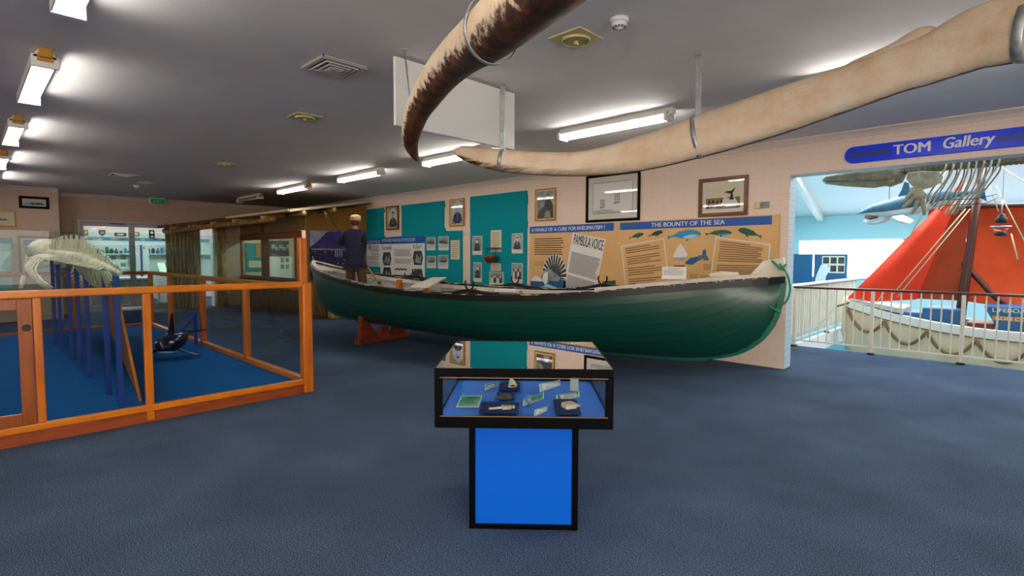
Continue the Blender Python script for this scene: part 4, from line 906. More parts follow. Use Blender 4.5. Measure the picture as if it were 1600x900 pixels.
# ------------------------------------------------------------------ whaleboat
E0 = Vector((-11.3, 5.1, 0)); BA = math.atan2(1.6, 9.4)
boat = thing('whaleboat', 'long green double ended whaleboat on low timber chocks', 'boat', E0, BA)
BW = WMX[boat.name]
SH = [(.41, 1.45), (1.0, 1.30), (1.8, 1.195), (2.8, 1.10), (3.6, 1.045), (4.6, 1.02), (5.55, 1.02), (6.4, 1.05), (7.04, 1.095), (7.63, 1.155), (8.33, 1.235), (8.9, 1.295), (9.36, 1.345)]
SHs = cat([(u, 0, z) for u, z in SH], 8); SHT = [(p.x, p.z) for p in SHs]
KL = cat([(.41, 0, 1.43), (.45, 0, 1.27), (.51, 0, 1.08), (.57, 0, .88), (.67, 0, .69), (.88, 0, .53), (1.13, 0, .44), (1.45, 0, .395), (1.85, 0, .365), (3, 0, .32), (4, 0, .295), (5, 0, .28), (6, 0, .275), (7, 0, .278), (7.56, 0, .283), (8.16, 0, .30), (8.52, 0, .34), (8.86, 0, .43), (9.1, 0, .59), (9.25, 0, .8), (9.32, 0, 1.02), (9.36, 0, 1.32)], 4)
ar = [0]
for i in range(1, len(KL)): ar.append(ar[-1]+(KL[i]-KL[i-1]).length)
def keel(f):
    s = f*ar[-1]
    for i in range(len(ar)-1):
        if s <= ar[i+1]:
            t = (s-ar[i])/(ar[i+1]-ar[i]); return KL[i].lerp(KL[i+1], t)
    return KL[-1]
def beam(u): x = (u-4.885)/4.475; return .98*max(0, 1-x*x)**.72
def sec(f, th, off=0):      # f 0..1 along, th 0 keel .. 1 sheer
    u = .41+8.95*f; k = keel(f); zs = lerp(SHT, u); bm = beam(u); x = abs((u-4.885)/4.475); w = x**3
    a = th*PI/2
    y = bm*((1-w)*math.sin(a)**.85+w*(th**.9)); z = (1-w)*(1-math.cos(a))**1.05+w*th
    uu = k.x+(u-k.x)*(th if w > .5 else th); y += off*(1 if bm > .03 else bm/.03); 
    return Vector((uu, y, k.z+(zs-k.z)*z-off*(1-th)*.8))
NS = 56; STK = 9
def hullskin(b, off0, lap, rows=STK, flip=False, t0=0.0):
    fr = [i/NS for i in range(NS+1)]
    for sgn in (-1, 1):
        for j in range(rows):
            ta, tb = t0+(1-t0)*j/rows, t0+(1-t0)*(j+1)/rows
            A_ = [sec(f, ta, off0+lap) for f in fr]; mids = [sec(f, (ta+tb)/2, off0+lap*.5) for f in fr]; B_ = [sec(f, tb, off0) for f in fr]
            nxt = [sec(f, tb, off0+lap) for f in fr] if j < rows-1 else None
            rowsv = [A_, mids, B_]+([nxt] if nxt else [])
            vs = [BW @ Vector((p.x, p.y*sgn, p.z)) for r in rowsv for p in r]; fs = []; m = NS+1
            for r in range(len(rowsv)-1):
                for i in range(NS):
                    q = (r*m+i, r*m+i+1, (r+1)*m+i+1, (r+1)*m+i); fs.append(q if (sgn < 0) != flip else q[::-1])
            b.add(vs, fs, False)
b = MB(); hullskin(b, 0, .014); h_ = b.build('hull_planking', M['hull'], boat)
for p in h_.data.polygons: p.use_smooth = True
h_.modifiers.new('edge', 'EDGE_SPLIT').split_angle = .5
b = MB(); hullskin(b, -.035, -.01, 8, True, .12); b.build('inner_planking', M['inner'], boat)
def Bp(u, y, z): return BW @ Vector((u, y, z))
b = MB(); pts = [BW @ p for p in KL[::2]]; b.sweep([BW @ Vector((p.x, 0, p.z-.015)) for p in KL[24:-20:2]], .06, .06)
vs = []; fs = []
for seg in (KL[:28], KL[-26:]):
    base = len(vs); n = len(seg)
    for i, p in enumerate(seg):
        t = (seg[min(n-1, i+1)]-seg[max(0, i-1)]).normalized(); nr = Vector((t.z, 0, -t.x))*.035
        for s in (-1, 1):
            vs.append(BW @ (p+nr+Vector((0, s*.022, 0)))); vs.append(BW @ (p-nr*.6+Vector((0, s*.03, 0))))
    for i in range(n-1):
        o = base+i*4; q = o+4; fs += [(o, o+2, q+2, q), (o, q, q+1, o+1), (o+2, o+3, q+3, q+2), (o+1, q+1, q+3, o+3)]
b.add(vs, fs, False); b.build('keel_and_stems', M['hullstem'], boat)
us = [.41+8.95*i/60 for i in range(61)]
for sgn, nm in ((-1, 'near'), (1, 'far')):
    b = MB(); b.sweep([Bp(u, sgn*(beam(u)+.012), lerp(SHT, u)-.01) for u in us], .045, .075); b.build('rubbing_strake', M['gun'], boat)
    b = MB(); b.sweep([Bp(u, sgn*(beam(u)-.03), lerp(SHT, u)+.034) for u in us[1:-1]], .10, .022); b.build('gunwale_cap', M['guncap'], boat)
    b = MB(); b.sweep([Bp(u, sgn*(beam(u)-.075), lerp(SHT, u)-.03) for u in us[2:-2]], .035, .07); b.build('inner_rail', M['cream'], boat)
    b = MB(); uu = [.45+.05*i for i in range(15)]; b.sweep([Bp(u, sgn*(max(.0, beam(u)-.055)), lerp(SHT, u)+.052) for u in uu], [.07]*10+[.06, .05, .04, .03, .02], .02)
    b.build('stern_rail_cap', M['cream'], boat)
    b = MB(); uu = [7.3+.05*i for i in range(41)]; b.sweep([Bp(u, sgn*(max(.0, beam(u)-.055)), lerp(SHT, u)+.06) for u in uu], .09, .045); b.build('bow_rail_cap', M['cream'], boat)
b = MB(); zz = lerp(SHT, .8)
b.add([Bp(.47, -.03, 1.43), Bp(.95, -beam(.95)+.08, 1.30), Bp(.95, beam(.95)-.08, 1.30), Bp(.47, .03, 1.43), Bp(.47, -.03, 1.40), Bp(.95, -beam(.95)+.08, 1.27), Bp(.95, beam(.95)-.08, 1.27), Bp(.47, .03, 1.40)], [(0, 1, 2, 3), (7, 6, 5, 4), (0, 4, 5, 1), (1, 5, 6, 2), (2, 6, 7, 3), (3, 7, 4, 0)]); b.build('stern_deck', M['cream'], boat)
b = MB(); e = beam(8.7)-.06
b.add([Bp(9.3, -.03, 1.36), Bp(9.3, .03, 1.36), Bp(8.5, beam(8.5)-.07, 1.27), Bp(8.5, -beam(8.5)+.07, 1.27), Bp(9.3, -.03, 1.33), Bp(9.3, .03, 1.33), Bp(8.5, beam(8.5)-.07, 1.24), Bp(8.5, -beam(8.5)+.07, 1.24)], [(0, 1, 2, 3), (7, 6, 5, 4), (0, 4, 5, 1), (1, 5, 6, 2), (2, 6, 7, 3), (3, 7, 4, 0)]); b.build('bow_deck', M['cream'], boat)
b = MB(); b.add([Bp(x, y, z) for x, z in ((8.98, 1.36), (9.37, 1.38), (9.36, 1.60), (9.14, 1.55)) for y in (-.06, .06)], [(0, 2, 3, 1), (2, 4, 5, 3), (4, 6, 7, 5), (6, 0, 1, 7), (0, 6, 4, 2), (1, 3, 5, 7)]); b.build('stem_head', M['cream'], boat, .012)
b = MB(); b.tube([Bp(8.6, -.3, 1.37), Bp(8.72, -.24, 1.385), Bp(8.9, -.18, 1.39)], [.03, .045, .03], 10); b.build('bow_cleat', M['cream'], boat)
for u in (2.95, 4.1, 5.1, 6.15, 7.2):
    bm = beam(u)-.06; z = lerp(SHT, u)-.22
    b = MB(); P = [Bp(u-.13, -bm, z-.03), Bp(u+.13, -bm, z-.03), Bp(u+.13, bm, z-.03), Bp(u-.13, bm, z-.03), Bp(u-.13, -bm, z), Bp(u+.13, -bm, z), Bp(u+.13, bm, z), Bp(u-.13, bm, z)]; b.hexa(P); b.build('thwart', M['inner'], boat, .005)
    for s in (-1, 1):
        b = MB(); B0 = beam(u)-.035
        prof = [(B0, z), (B0, z+.2), (B0-.06, z+.2), (B0-.11, z+.08), (B0-.26, z+.03), (B0-.28, z)]
        vs = [Bp(u+d, s*y, zz) for d in (-.03, .03) for y, zz in prof]; n = 6
        b.add(vs, [tuple(range(n)), tuple(range(2*n-1, n-1, -1))]+[(i, n+i, n+(i+1) % n, (i+1) % n) for i in range(n)]); b.build('knee', M['orangew'], boat)
for u in [1.3+.33*i for i in range(21)]:
    for s in (-1, 1):
        b = MB(); f = (u-.41)/8.95; b.tube([BW @ Vector((q.x, q.y*s, q.z)) for q in [sec(f, .2+.78*k/8, -.055) for k in range(9)]], .016, 6); b.build('frame_rib', M['inner'], boat)
b = MB()
for k in range(-3, 4):
    y = k*.12; P = []
    b.hexa([Bp(1.35+abs(k)*.22, y-.055, .60), Bp(8.2-abs(k)*.2, y-.055, .44), Bp(8.2-abs(k)*.2, y+.055, .44), Bp(1.35+abs(k)*.22, y+.055, .60), Bp(1.35+abs(k)*.22, y-.055, .62), Bp(8.2-abs(k)*.2, y-.055, .46), Bp(8.2-abs(k)*.2, y+.055, .46), Bp(1.35+abs(k)*.22, y+.055, .62)])
b.build('bottom_boards', M['inner'], boat)
def oarlock(u, s):
    y = s*(beam(u)-.03); z = lerp(SHT, u)+.045
    b = MB(); b.sweep([Bp(u+.08*k, s*(beam(u+.08*k)-.03), lerp(SHT, u+.08*k)+.035+.05*math.exp(-(k/2.6)**2)) for k in range(-6, 7)], .09, .05); b.build('oarlock_block', M['gun'], boat)
    b = MB(); b.tube([Bp(u, y, z-.03), Bp(u, y, z+.06)], .014, 8); pts = [Bp(u+.075*math.cos(a), y, z+.14+.09*math.sin(a)) for a in [PI*.85+PI*1.3*k/14 for k in range(15)]]; b.tube(pts, [.013]*13+[.016, .011], 8); b.build('oarlock', M['horn'], boat)
for u, s in ((2.65, 1), (4.93, 1), (6.68, 1), (5.42, -1)): oarlock(u, s)
# orange bracket near the standing figure
b = MB(); u = 2.34; B0 = beam(u)-.06; z = lerp(SHT, u)
prof = [(B0, z-.02), (B0, z-.38), (.1, z-.38), (.1, z-.33), (B0-.2, z-.3), (B0-.1, z-.2), (B0-.08, z-.02)]
vs = [Bp(u+d, y, zz) for d in (-.05, .05) for y, zz in prof]; n = 7
b.add(vs, [tuple(range(n)), tuple(range(2*n-1, n-1, -1))]+[(i, n+i, n+(i+1) % n, (i+1) % n) for i in range(n)]); b.build('bracket', M['orangew'], boat)
# mooring rope loop on the bow
b = MB(); b.tube(cat([Bp(9.32, -.06, 1.52), Bp(9.37, -.08, 1.46), Bp(9.42, -.09, 1.36), Bp(9.44, -.09, 1.22), Bp(9.41, -.09, 1.1), Bp(9.34, -.08, 1.03), Bp(9.28, -.06, 1.0)], 6), .012, 8)
b.tube(cat([Bp(9.24, -.08, 1.56), Bp(9.3, -.09, 1.5), Bp(9.34, -.09, 1.46), Bp(9.39, -.08, 1.52)], 4), .013, 8); b.tube(cat([Bp(9.23, -.08, 1.02), Bp(9.3, -.1, .99), Bp(9.36, -.09, .96)], 4), .015, 8); b.build('bow_rope', M['ropeg'], boat)
# chocks under the boat
for i, u in enumerate((2.55, 6.05)):
    t = thing('boat_chock', ('red brown timber chock under the end of the boat with the man', 'red brown timber chock under mid boat, half hidden by the case')[i], 'boat chock', Bp(u, 0, 0), BA, 'timber chocks under the boat')
    zk = [p.z for p in KL if p.x > u][0]
    b = MB(); P = []
    for z in (0, .1): P += [Bp(u-.07, -.62, z), Bp(u+.07, -.62, z), Bp(u+.07, .62, z), Bp(u-.07, .62, z)]
    b.hexa(P); b.build('bearer', M['redw'], t, .008)
    b = MB(); P = []
    for z in (.1, zk-.075): P += [Bp(u-.06, -.08, z), Bp(u+.06, -.08, z), Bp(u+.06, .08, z), Bp(u-.06, .08, z)]
    b.hexa(P); b.build('keel_block', M['redw'], t)
    f = (u-.41)/8.95
    for s in (-1, 1):
        q = [sec(f, th, .02) for th in (.25, .36, .48)]
        prof = [(.12, .1), (.55, .1), (.53, q[2].z-.10 if q[2].y > .55 else q[1].z)]
        prof = [(.16, .1), (.56, .1), (q[2].y*.97, q[2].z-.055), (q[1].y, q[1].z-.05), (q[0].y, q[0].z-.055)]
        vs = [Bp(u+d, s*y, z) for d in (-.05, .05) for y, z in prof]; n = len(prof)
        b = MB(); b.add(vs, [tuple(range(n)), tuple(range(2*n-1, n-1, -1))]+[(i2, n+i2, n+(i2+1) % n, (i2+1) % n) for i2 in range(n)]); b.build('chock_arm', M['redw'], t, .006)
# loose plank and label card on the boat
b = MB(); p0, p1 = Vector((3.2, .86, 1.158)), Vector((4.42, -.92, 1.105)); dd = (p1-p0).normalized(); sd = Vector((dd.y, -dd.x, 0))*.14
P = [p0-sd, p0+sd, p1+sd, p1-sd]; b.hexa([BW @ q for q in P]+[BW @ (q+Vector((0, 0, .03))) for q in P])
tag(b.build('loose_plank', M['cream'], None, .004), 'pale loose plank laid across the boat gunwales beside the man', 'plank')
b = MB(); p0, p1 = Vector((5.85, -.875, 1.10)), Vector((6.15, -.855, 1.118)); 
P = [p0+Vector((0, -.03, 0)), p1+Vector((0, -.03, 0)), p1+Vector((0, .04, 0)), p0+Vector((0, .04, 0))]; b.hexa([BW @ q for q in P]+[BW @ (q+Vector((0, 0, .035))) for q in P])
tag(b.build('small_white_block', M['white'], None, .004), 'small white block lying on the near gunwale by the oarlock', 'block')
t = thing('label_card', 'small white printed card standing on the boat bow below the cone drawing', 'label card', Bp(8.22, -.48, 1.3), BA); 
cP = Pl(Bp(8.22, -.5, 1.33), BW.to_3x3() @ Vector((1, 0, 0)), (0, 0, 1))
b = MB(); cP.box(b, -.13, .16, 0, .15, -.004, 0); cP.box(b, -.13, .16, 0, .03, 0, .03); b.build('card', M['paperw'], t)
b = MB(); cP.text(b, 'BOUNTY', -.05, .09, .115, .135, .001, 0); cP.lines(b, -.11, .14, .04, .11, 5, .001, 0, .3); b.build('print', M['inkgrey'], t)
# ------------------------------------------------------------------ standing figure
def skin_obj(name, joints, edges, m, parent, sub=2, extra=None, extra_mats=()):
    me = bpy.data.meshes.new(name); inv = WMX[parent.name].inverted() if parent else Matrix.Identity(4)
    keys = list(joints); me.from_pydata([Vector(joints[k][0]) for k in keys], [(keys.index(a), keys.index(b_)) for a, b_ in edges], [])
    o = bpy.data.objects.new(name, me); COL.objects.link(o)
    o.modifiers.new('skin', 'SKIN').use_smooth_shade = True
    for i, k in enumerate(keys):
        r = joints[k][1]; sv = me.skin_vertices[0].data[i]; sv.radius = r if isinstance(r, tuple) else (r, r); sv.use_root = (i == 0)
    s = o.modifiers.new('s', 'SUBSURF'); s.levels = sub; s.render_levels = sub
    dg = bpy.context.evaluated_depsgraph_get(); m2 = bpy.data.meshes.new_from_object(o.evaluated_get(dg))
    bpy.data.objects.remove(o)
    mb = MB(); mb.add([v.co.copy() for v in m2.vertices], [tuple(p.vertices) for p in m2.polygons], True)
    if extra: extra(mb)
    mb.v = [WMX[parent.name] @ v for v in mb.v]
    r = mb.build(name, [m]+list(extra_mats), parent); bpy.data.meshes.remove(m2)
    return r
pu, pv = 1.80, -.02
ppos = Bp(pu, pv, .626)
man = thing('person', 'person in navy jacket, brown trousers and pale cap standing in the boat with a harpoon', 'person', ppos, .62)
ZC = 1.0
J = {'pelvis': ((0, 0, .95), (.12, .09)), 'belly': ((0, .01, 1.10), (.145, .11)), 'chest': ((0, .02, 1.30), (.17, .12)), 'neckb': ((0, .01, 1.46), (.075, .07)), 'neck': ((0, .02, 1.52), .055), 'skull': ((0, .04, 1.62), (.075, .085)),
     'ls': ((-.17, .01, 1.41), .06), 'le': ((-.25, .06, 1.14), .043), 'lw': ((-.21, .29, 1.16), .03), 'rs': ((.17, .01, 1.41), .06), 're': ((.25, -.0, 1.13), .043), 'rw': ((.24, .17, .95), .03),
     'lh': ((-.1, 0, .88), .078), 'lk': ((-.115, .03, .48), .06), 'la': ((-.12, 0, .09), .042), 'lt': ((-.13, .15, .035), (.04, .03)), 'rh': ((.1, 0, .88), .078), 'rk': ((.15, .0, .48), .06), 'ra': ((.17, -.05, .09), .042), 'rt': ((.19, .1, .035), (.04, .03))}
Ed = [('pelvis', 'belly'), ('belly', 'chest'), ('chest', 'neckb'), ('neckb', 'neck'), ('neck', 'skull'), ('chest', 'ls'), ('ls', 'le'), ('le', 'lw'), ('chest', 'rs'), ('rs', 're'), ('re', 'rw'),
      ('pelvis', 'lh'), ('lh', 'lk'), ('lk', 'la'), ('la', 'lt'), ('pelvis', 'rh'), ('rh', 'rk'), ('rk', 'ra'), ('ra', 'rt')]
# harpoon line in the person's own frame
WP = WMX[man.name].inverted()
LN = BW.to_3x3() @ Vector((0, 1, 0))
def boatpl(x, y, off):
    d = ray(x, y); o = CP-E0; t = (off-o.dot(LN))/d.dot(LN); return CP+d*t
H0, H1 = boatpl(507, 331, .42), boatpl(598, 449, .22)
def hp(f): return H0.lerp(H1, f)
lg, rg = WP @ hp(.43), WP @ hp(.655)
J['lw'] = (tuple(lg+Vector((-.06, -.05, -.02))), .03); J['rw'] = (tuple(rg+Vector((.05, -.06, .04))), .03)
J['le'] = (tuple((Vector(J['ls'][0])+Vector(J['lw'][0]))/2+Vector((-.10, -.08, -.1))), .043); J['re'] = (tuple((Vector(J['rs'][0])+Vector(J['rw'][0]))/2+Vector((.07, -.10, -.0))), .043)
hd = (WP.to_3x3() @ (H1-H0)).normalized()
for sd, g in (('l', lg), ('r', rg)):
    w = Vector(J[sd+'w'][0]); out = (g-w).normalized(); pm = w+out*.05
    J[sd+'p'] = (tuple(pm), (.036, .02)); Ed.append((sd+'w', sd+'p'))
    side = out.cross(hd).normalized()
    for k in range(4):
        o = hd*(k-1.5)*.021; ln = (1.0, 1.1, 1.05, .85)[k]
        a, b1, c1 = pm+o+out*.035+side*.012, pm+o+out*(.035+.022*ln)+side*.03, g+o*1.0+side*.024
        c2 = g+o+out*.02*ln+side*.005
        for nme, q, r in (('a', a, .0105), ('b', b1, .0098), ('c', c1, .0092), ('d', c2, .008)): J[f'{sd}{k}{nme}'] = (tuple(q), r)
        Ed += [(sd+'p', f'{sd}{k}a'), (f'{sd}{k}a', f'{sd}{k}b'), (f'{sd}{k}b', f'{sd}{k}c'), (f'{sd}{k}c', f'{sd}{k}d')]
    th1, th2 = pm-hd*.03-side*.012+out*.01, g-hd*.03-side*.02
    J[sd+'ta'] = (tuple(th1), .012); J[sd+'tb'] = (tuple(th2), .0095); Ed += [(sd+'p', sd+'ta'), (sd+'ta', sd+'tb')]
def headx(mb):
    c = Vector((0, .055, 1.635)); n, m = 28, 20; vs = []; fs = []
    for j in range(m+1):
        ph = -PI/2+PI*j/m
        for k in range(n):
            th = 2*PI*k/n; x, y, z = math.cos(ph)*math.sin(th), math.cos(ph)*math.cos(th), math.sin(ph)   # y forward
            q = Vector((x*.076, y*.098, z*.122))
            if y > 0:
                q.y += .022*math.exp(-(x/.2)**2-((z+.05)/.2)**2)              # nose
                q.y -= .010*math.exp(-((abs(x)-.42)/.16)**2-((z-.12)/.12)**2)  # eye sockets
                q.y += .006*math.exp(-(x/.3)**2-((z+.42)/.07)**2)              # lips
                q.y += .010*math.exp(-(x/.3)**2-((z+.75)/.16)**2)              # chin
            if z < -.2: q.x *= 1-.25*(-z-.2)
            vs.append(c+q)
    for j in range(m):
        for k in range(n): fs.append((j*n+k, (j+1)*n+k, (j+1)*n+(k+1) % n, j*n+(k+1) % n))
    mb.add(vs, fs, True)
    for s in (-1, 1):
        mb.ball((s*.079, .045, 1.635), (.012, .022, .034), 10, 8); mb.ball((s*.031, .136, 1.652), .010, 10, 8, 1)
body = skin_obj('body', J, Ed, M['skin'], man, 1, headx, [M['ink']])
jk = {k: J[k] for k in ('pelvis', 'belly', 'chest', 'neckb', 'ls', 'le', 'lw', 'rs', 're', 'rw')}
jk['hem'] = ((0, 0, .79), (.205, .16)); jk['pelvis'] = ((0, 0, .90), (.2, .155)); jk['belly'] = ((0, .01, 1.08), (.18, .14)); jk['chest'] = ((0, .015, 1.30), (.195, .145)); jk['neckb'] = ((0, .01, 1.475), (.085, .08))
for k in ('ls', 'rs'): jk[k] = (J[k][0], .082)
for k in ('le', 're'): jk[k] = (J[k][0], .066)
for k in ('lw', 'rw'): jk[k] = (J[k][0], .048)
skin_obj('jacket', jk, [('pelvis', 'hem'), ('pelvis', 'belly'), ('belly', 'chest'), ('chest', 'neckb'), ('chest', 'ls'), ('ls', 'le'), ('le', 'lw'), ('chest', 'rs'), ('rs', 're'), ('re', 'rw')], M['jacket'], man)
tr = {'pelvis': ((0, 0, .88), (.14, .105)), 'lh': ((-.1, 0, .80), .108), 'lk': (J['lk'][0], .09), 'la': ((-.12, 0, .06), .078), 'rh': ((.1, 0, .80), .108), 'rk': (J['rk'][0], .09), 'ra': ((.17, -.05, .06), .078)}
skin_obj('trousers', tr, [('pelvis', 'lh'), ('lh', 'lk'), ('lk', 'la'), ('pelvis', 'rh'), ('rh', 'rk'), ('rk', 'ra')], M['trous'], man)
for s, an, to in ((-1, J['la'][0], J['lt'][0]), (1, J['ra'][0], J['rt'][0])):
    b = MB(); a_, t_ = Vector(an), Vector(to); b.tube([WMX[man.name] @ q for q in (a_+Vector((0, -.05, -.05)), a_+Vector((0, .02, -.035)), a_.lerp(t_, .6)+Vector((0, 0, -.02)), t_+Vector((0, .02, .01)))], [(.045, .04), (.052, .055), (.052, .045), (.04, .03)], 12); b.build('boot', M['boot'], man)
b = MB()
for (x, y, z, r) in ((0, .02, 1.63, (.083, .088, .085)),): b.ball(WMX[man.name] @ Vector((x, y, z)), r, 18, 12)
b.build('hair', M['hair'], man)
b = MB(); pr = [(.098, 1.66), (.102, 1.675), (.106, 1.70), (.104, 1.73), (.09, 1.755), (.06, 1.772), (.01, 1.78)]
vs = []; fs = []; n = 26
for r, z in pr:
    for k in range(n): vs.append(WMX[man.name] @ Vector((r*.96*math.sin(2*PI*k/n), .04+r*1.12*math.cos(2*PI*k/n), z+.0)))
for i in range(len(pr)-1):
    for k in range(n): fs.append((i*n+k, (i+1)*n+k, (i+1)*n+(k+1) % n, i*n+(k+1) % n))
fs.append(tuple((len(pr)-1)*n+k for k in range(n)))
b.add(vs, fs, True); b.add([WMX[man.name] @ Vector((x, y, z)) for x, y, z in ((-.07, .13, 1.675), (.07, .13, 1.675), (.05, .2, 1.665), (-.05, .2, 1.665), (-.07, .13, 1.685), (.07, .13, 1.685), (.05, .2, 1.672), (-.05, .2, 1.672))], [(3, 2, 1, 0), (4, 5, 6, 7), (0, 1, 5, 4), (1, 2, 6, 5), (2, 3, 7, 6), (3, 0, 4, 7)]); b.build('cap', M['cap'], man)
t = thing('harpoon', 'long harpoon with wooden shaft and pale iron head held by the person', 'harpoon', H1)
b = MB(); b.tube([hp(.30), H1], .019, 10); b.build('shaft', M['oak'], t)
b = MB(); b.tube([hp(.24), hp(.34)], [.012, .026], 10); b.tube([hp(.04), hp(.25)], .008, 8); b.build('iron_rod', M['iron'], t)
b = MB(); dr = (H0-H1).normalized(); sd = dr.cross(FW).normalized(); c = hp(.035)
b.add([c+q for q in (dr*.11, sd*.05-dr*.07, sd*.012, -dr*.09, -sd*.012, -sd*.03-dr*.03)]+[c+q+FW*.012 for q in (dr*.11, sd*.05-dr*.07, sd*.012, -dr*.09, -sd*.012, -sd*.03-dr*.03)], [(0, 1, 2, 3, 4, 5), (11, 10, 9, 8, 7, 6)]+[(i, i+6, (i+1) % 6+6, (i+1) % 6) for i in range(6)]); b.build('barbed_head', M['steel'], t)
for f in (.74, .95):
    b = MB(); b.tube([hp(f-.012), hp(f+.012)], .028, 10); b.build('rope_lashing', M['iron'], t)
# ------------------------------------------------------------------ central display case
CA = .7435; CC = Vector((-2.288, 2.466, 0))
case = thing('display_case', 'black framed glass topped display case on bright blue pedestal', 'display case', CC, CA)
CW = WMX[case.name]
def cbox(b, x0, x1, y0, y1, z0, z1, mi=0):
    b.hexa([CW @ Vector(p) for p in ((x0, y0, z0), (x1, y0, z0), (x1, y1, z0), (x0, y1, z0), (x0, y0, z1), (x1, y0, z1), (x1, y1, z1), (x0, y1, z1))], mi)
ph, hw, hd_ = .318, .49, .48
b = MB(); cbox(b, -ph+.03, ph-.03, -ph+.012, ph-.012, .03, .655); b.build('pedestal_panel', M['casepanel'], case)
for x in (-1, 1):
    for y in (-1, 1):
        b = MB(); x0 = x*ph; x1 = x*(ph-.036); y0 = y*ph; y1 = y*(ph-.036); cbox(b, min(x0, x1), max(x0, x1), min(y0, y1), max(y0, y1), .0, .655); b.build('pedestal_post', M['black'], case, .004)
b = MB(); cbox(b, -ph+.036, ph-.036, -ph+.002, -ph+.034, .0, .03); cbox(b, -ph+.036, ph-.036, ph-.034, ph-.002, .0, .03); cbox(b, -ph+.002, -ph+.034, -ph+.036, ph-.036, .0, .03); cbox(b, ph-.034, ph-.002, -ph+.036, ph-.036, 0, .03); b.build('pedestal_base_rail', M['black'], case, .003)
b = MB(); cbox(b, -hw+.01, hw-.01, -hd_+.01, hd_-.01, .655, .70); b.build('tray', M['casetray'], case)
zt = .986
for nm, z0, z1, w, q in (('lower_frame', .655, .715, .04, .014), ('upper_frame', zt-.045, zt-.006, .04, .03)):
    b = MB(); cbox(b, -hw, hw, -hd_, -hd_+w, z0, z1); cbox(b, -hw, hw, hd_-q, hd_, z0, z1); cbox(b, -hw, -hw+q, -hd_+w, hd_-q, z0, z1); cbox(b, hw-q, hw, -hd_+w, hd_-q, z0, z1); b.build(nm, M['black'], case, .003)
for x in (-1, 1):
    for y in (-1, 1):
        b = MB(); x0, x1 = sorted((x*hw, x*(hw-.042))); y0, y1 = sorted((y*hd_, y*(hd_-.042))); cbox(b, x0, x1, y0, y1, .715, zt-.045); b.build('corner_post', M['black'], case, .004)
for nm, bx in (('glass_top', (-hw+.004, hw-.004, -hd_+.004, hd_-.004, zt-.006, zt)),):
    b = MB(); cbox(b, *bx); b.build(nm, M['glasst'], case)
b = MB(); cbox(b, -hw-.001, hw+.001, -hd_-.001, -hd_+.004, zt-.008, zt+.002); cbox(b, -hw-.001, hw+.001, hd_-.004, hd_+.001, zt-.008, zt+.002); cbox(b, -hw-.001, -hw+.004, -hd_, hd_, zt-.008, zt+.002); cbox(b, hw-.004, hw+.001, -hd_, hd_, zt-.008, zt+.002); b.build('top_edge_trim', M['black'], case)
for bx in ((-hw+.042, -.005, -hd_+.012, -hd_+.016, .715, zt-.045), (-.045, hw-.042, -hd_+.02, -hd_+.024, .715, zt-.045), (-hw+.042, hw-.042, hd_-.018, hd_-.014, .715, zt-.045), (-hw+.014, -hw+.018, -hd_+.042, hd_-.042, .715, zt-.045), (hw-.018, hw-.014, -hd_+.042, hd_-.042, .715, zt-.045)):
    b = MB(); cbox(b, *bx); b.build('glass_side', M['glassl'], case)
b = MB(); cbox(b, -hw+.03, hw-.03, -hd_-.004, -hd_+.002, .72, .724); cbox(b, -hw+.03, hw-.03, -hd_-.004, -hd_+.002, zt-.052, zt-.048); b.build('glass_track', M['inksoft'], case)
ct = CW @ Vector((0, 0, 0))
TZ = .7055
def cnear(x, y, z=TZ):   # tray point under a measured spot, in the case's own axes
    p = onz(x, y, z); return CW.inverted() @ p
gm = mat('green_white_card', '#2fb083', .5); nt = gm.node_tree; tcn = nt.nodes.new('ShaderNodeTexCoord'); sxx = nt.nodes.new('ShaderNodeSeparateXYZ'); rr_ = nt.nodes.new('ShaderNodeValToRGB')
nt.links.new(tcn.outputs['Generated'], sxx.inputs[0]); nt.links.new(sxx.outputs['X'], rr_.inputs[0]); rr_.color_ramp.elements[0].color = (*lin('#0f9d6e'), 1); rr_.color_ramp.elements[1].color = (*lin('#a5d6c3'), 1); rr_.color_ramp.elements[0].position = .35
nt.links.new(rr_.outputs[0], nt.nodes['Principled BSDF'].inputs['Base Color'])
def vcard(P4, label, tilt_d):
    # four measured corners; lower edge lies on the tray, the card leans back by tilt_d
    bl = onz(*P4[3], TZ); br = onz(*P4[2], TZ)
    def lean(px, base):
        d = ray(*px); dh = Vector((d.x, d.y, 0)); t0 = (base.xy-CP.xy).length/dh.length; return CP+d*(t0+tilt_d/dh.length)
    tl, tr_ = lean(P4[0], bl), lean(P4[1], br)
    t = thing('exhibit_card', label, 'caption card', bl, 0, 'green caption cards in the display case')
    n = (br-bl).cross(tl-bl).normalized()*.003; C4 = [bl, br, tr_, tl]
    b = MB(); b.hexa([C4[0]-n, C4[1]-n, C4[1], C4[0], C4[3]-n, C4[2]-n, C4[2], C4[3]]); b.build('card', M['paperw'], t)
    def ip(u, v, e): return (bl.lerp(br, u)).lerp(tl.lerp(tr_, u), v)+n*e
    b = MB(); b.add([ip(.05, .06, .25), ip(.95, .06, .25), ip(.95, .94, .25), ip(.05, .94, .25)], [(0, 1, 2, 3)]); b.build('colour_field', gm, t)
    b = MB()
    for k in range(9):
        v = .86-.08*k; e = .92-.2*random.random(); b.add([ip(.3, v, .5), ip(e, v, .5), ip(e, v+.025, .5), ip(.3, v+.025, .5)], [(0, 1, 2, 3)])
    b.build('text_lines', M['ink'], t)
    if tilt_d < .12:
        m = bl.lerp(br, .6); top = tl.lerp(tr_, .6); ft = Vector((top.x, top.y, TZ))+(top-m)*.3; ft.z = TZ
        b = MB(); b.bar(top.lerp(m, .2)-n, ft, .03, .003); b.build('easel_strut', M['paperw'], t)
vcard([(721, 618), (754, 618), (748, 636), (712, 636)], 'large green and white card lying at the left side of the case', .19)
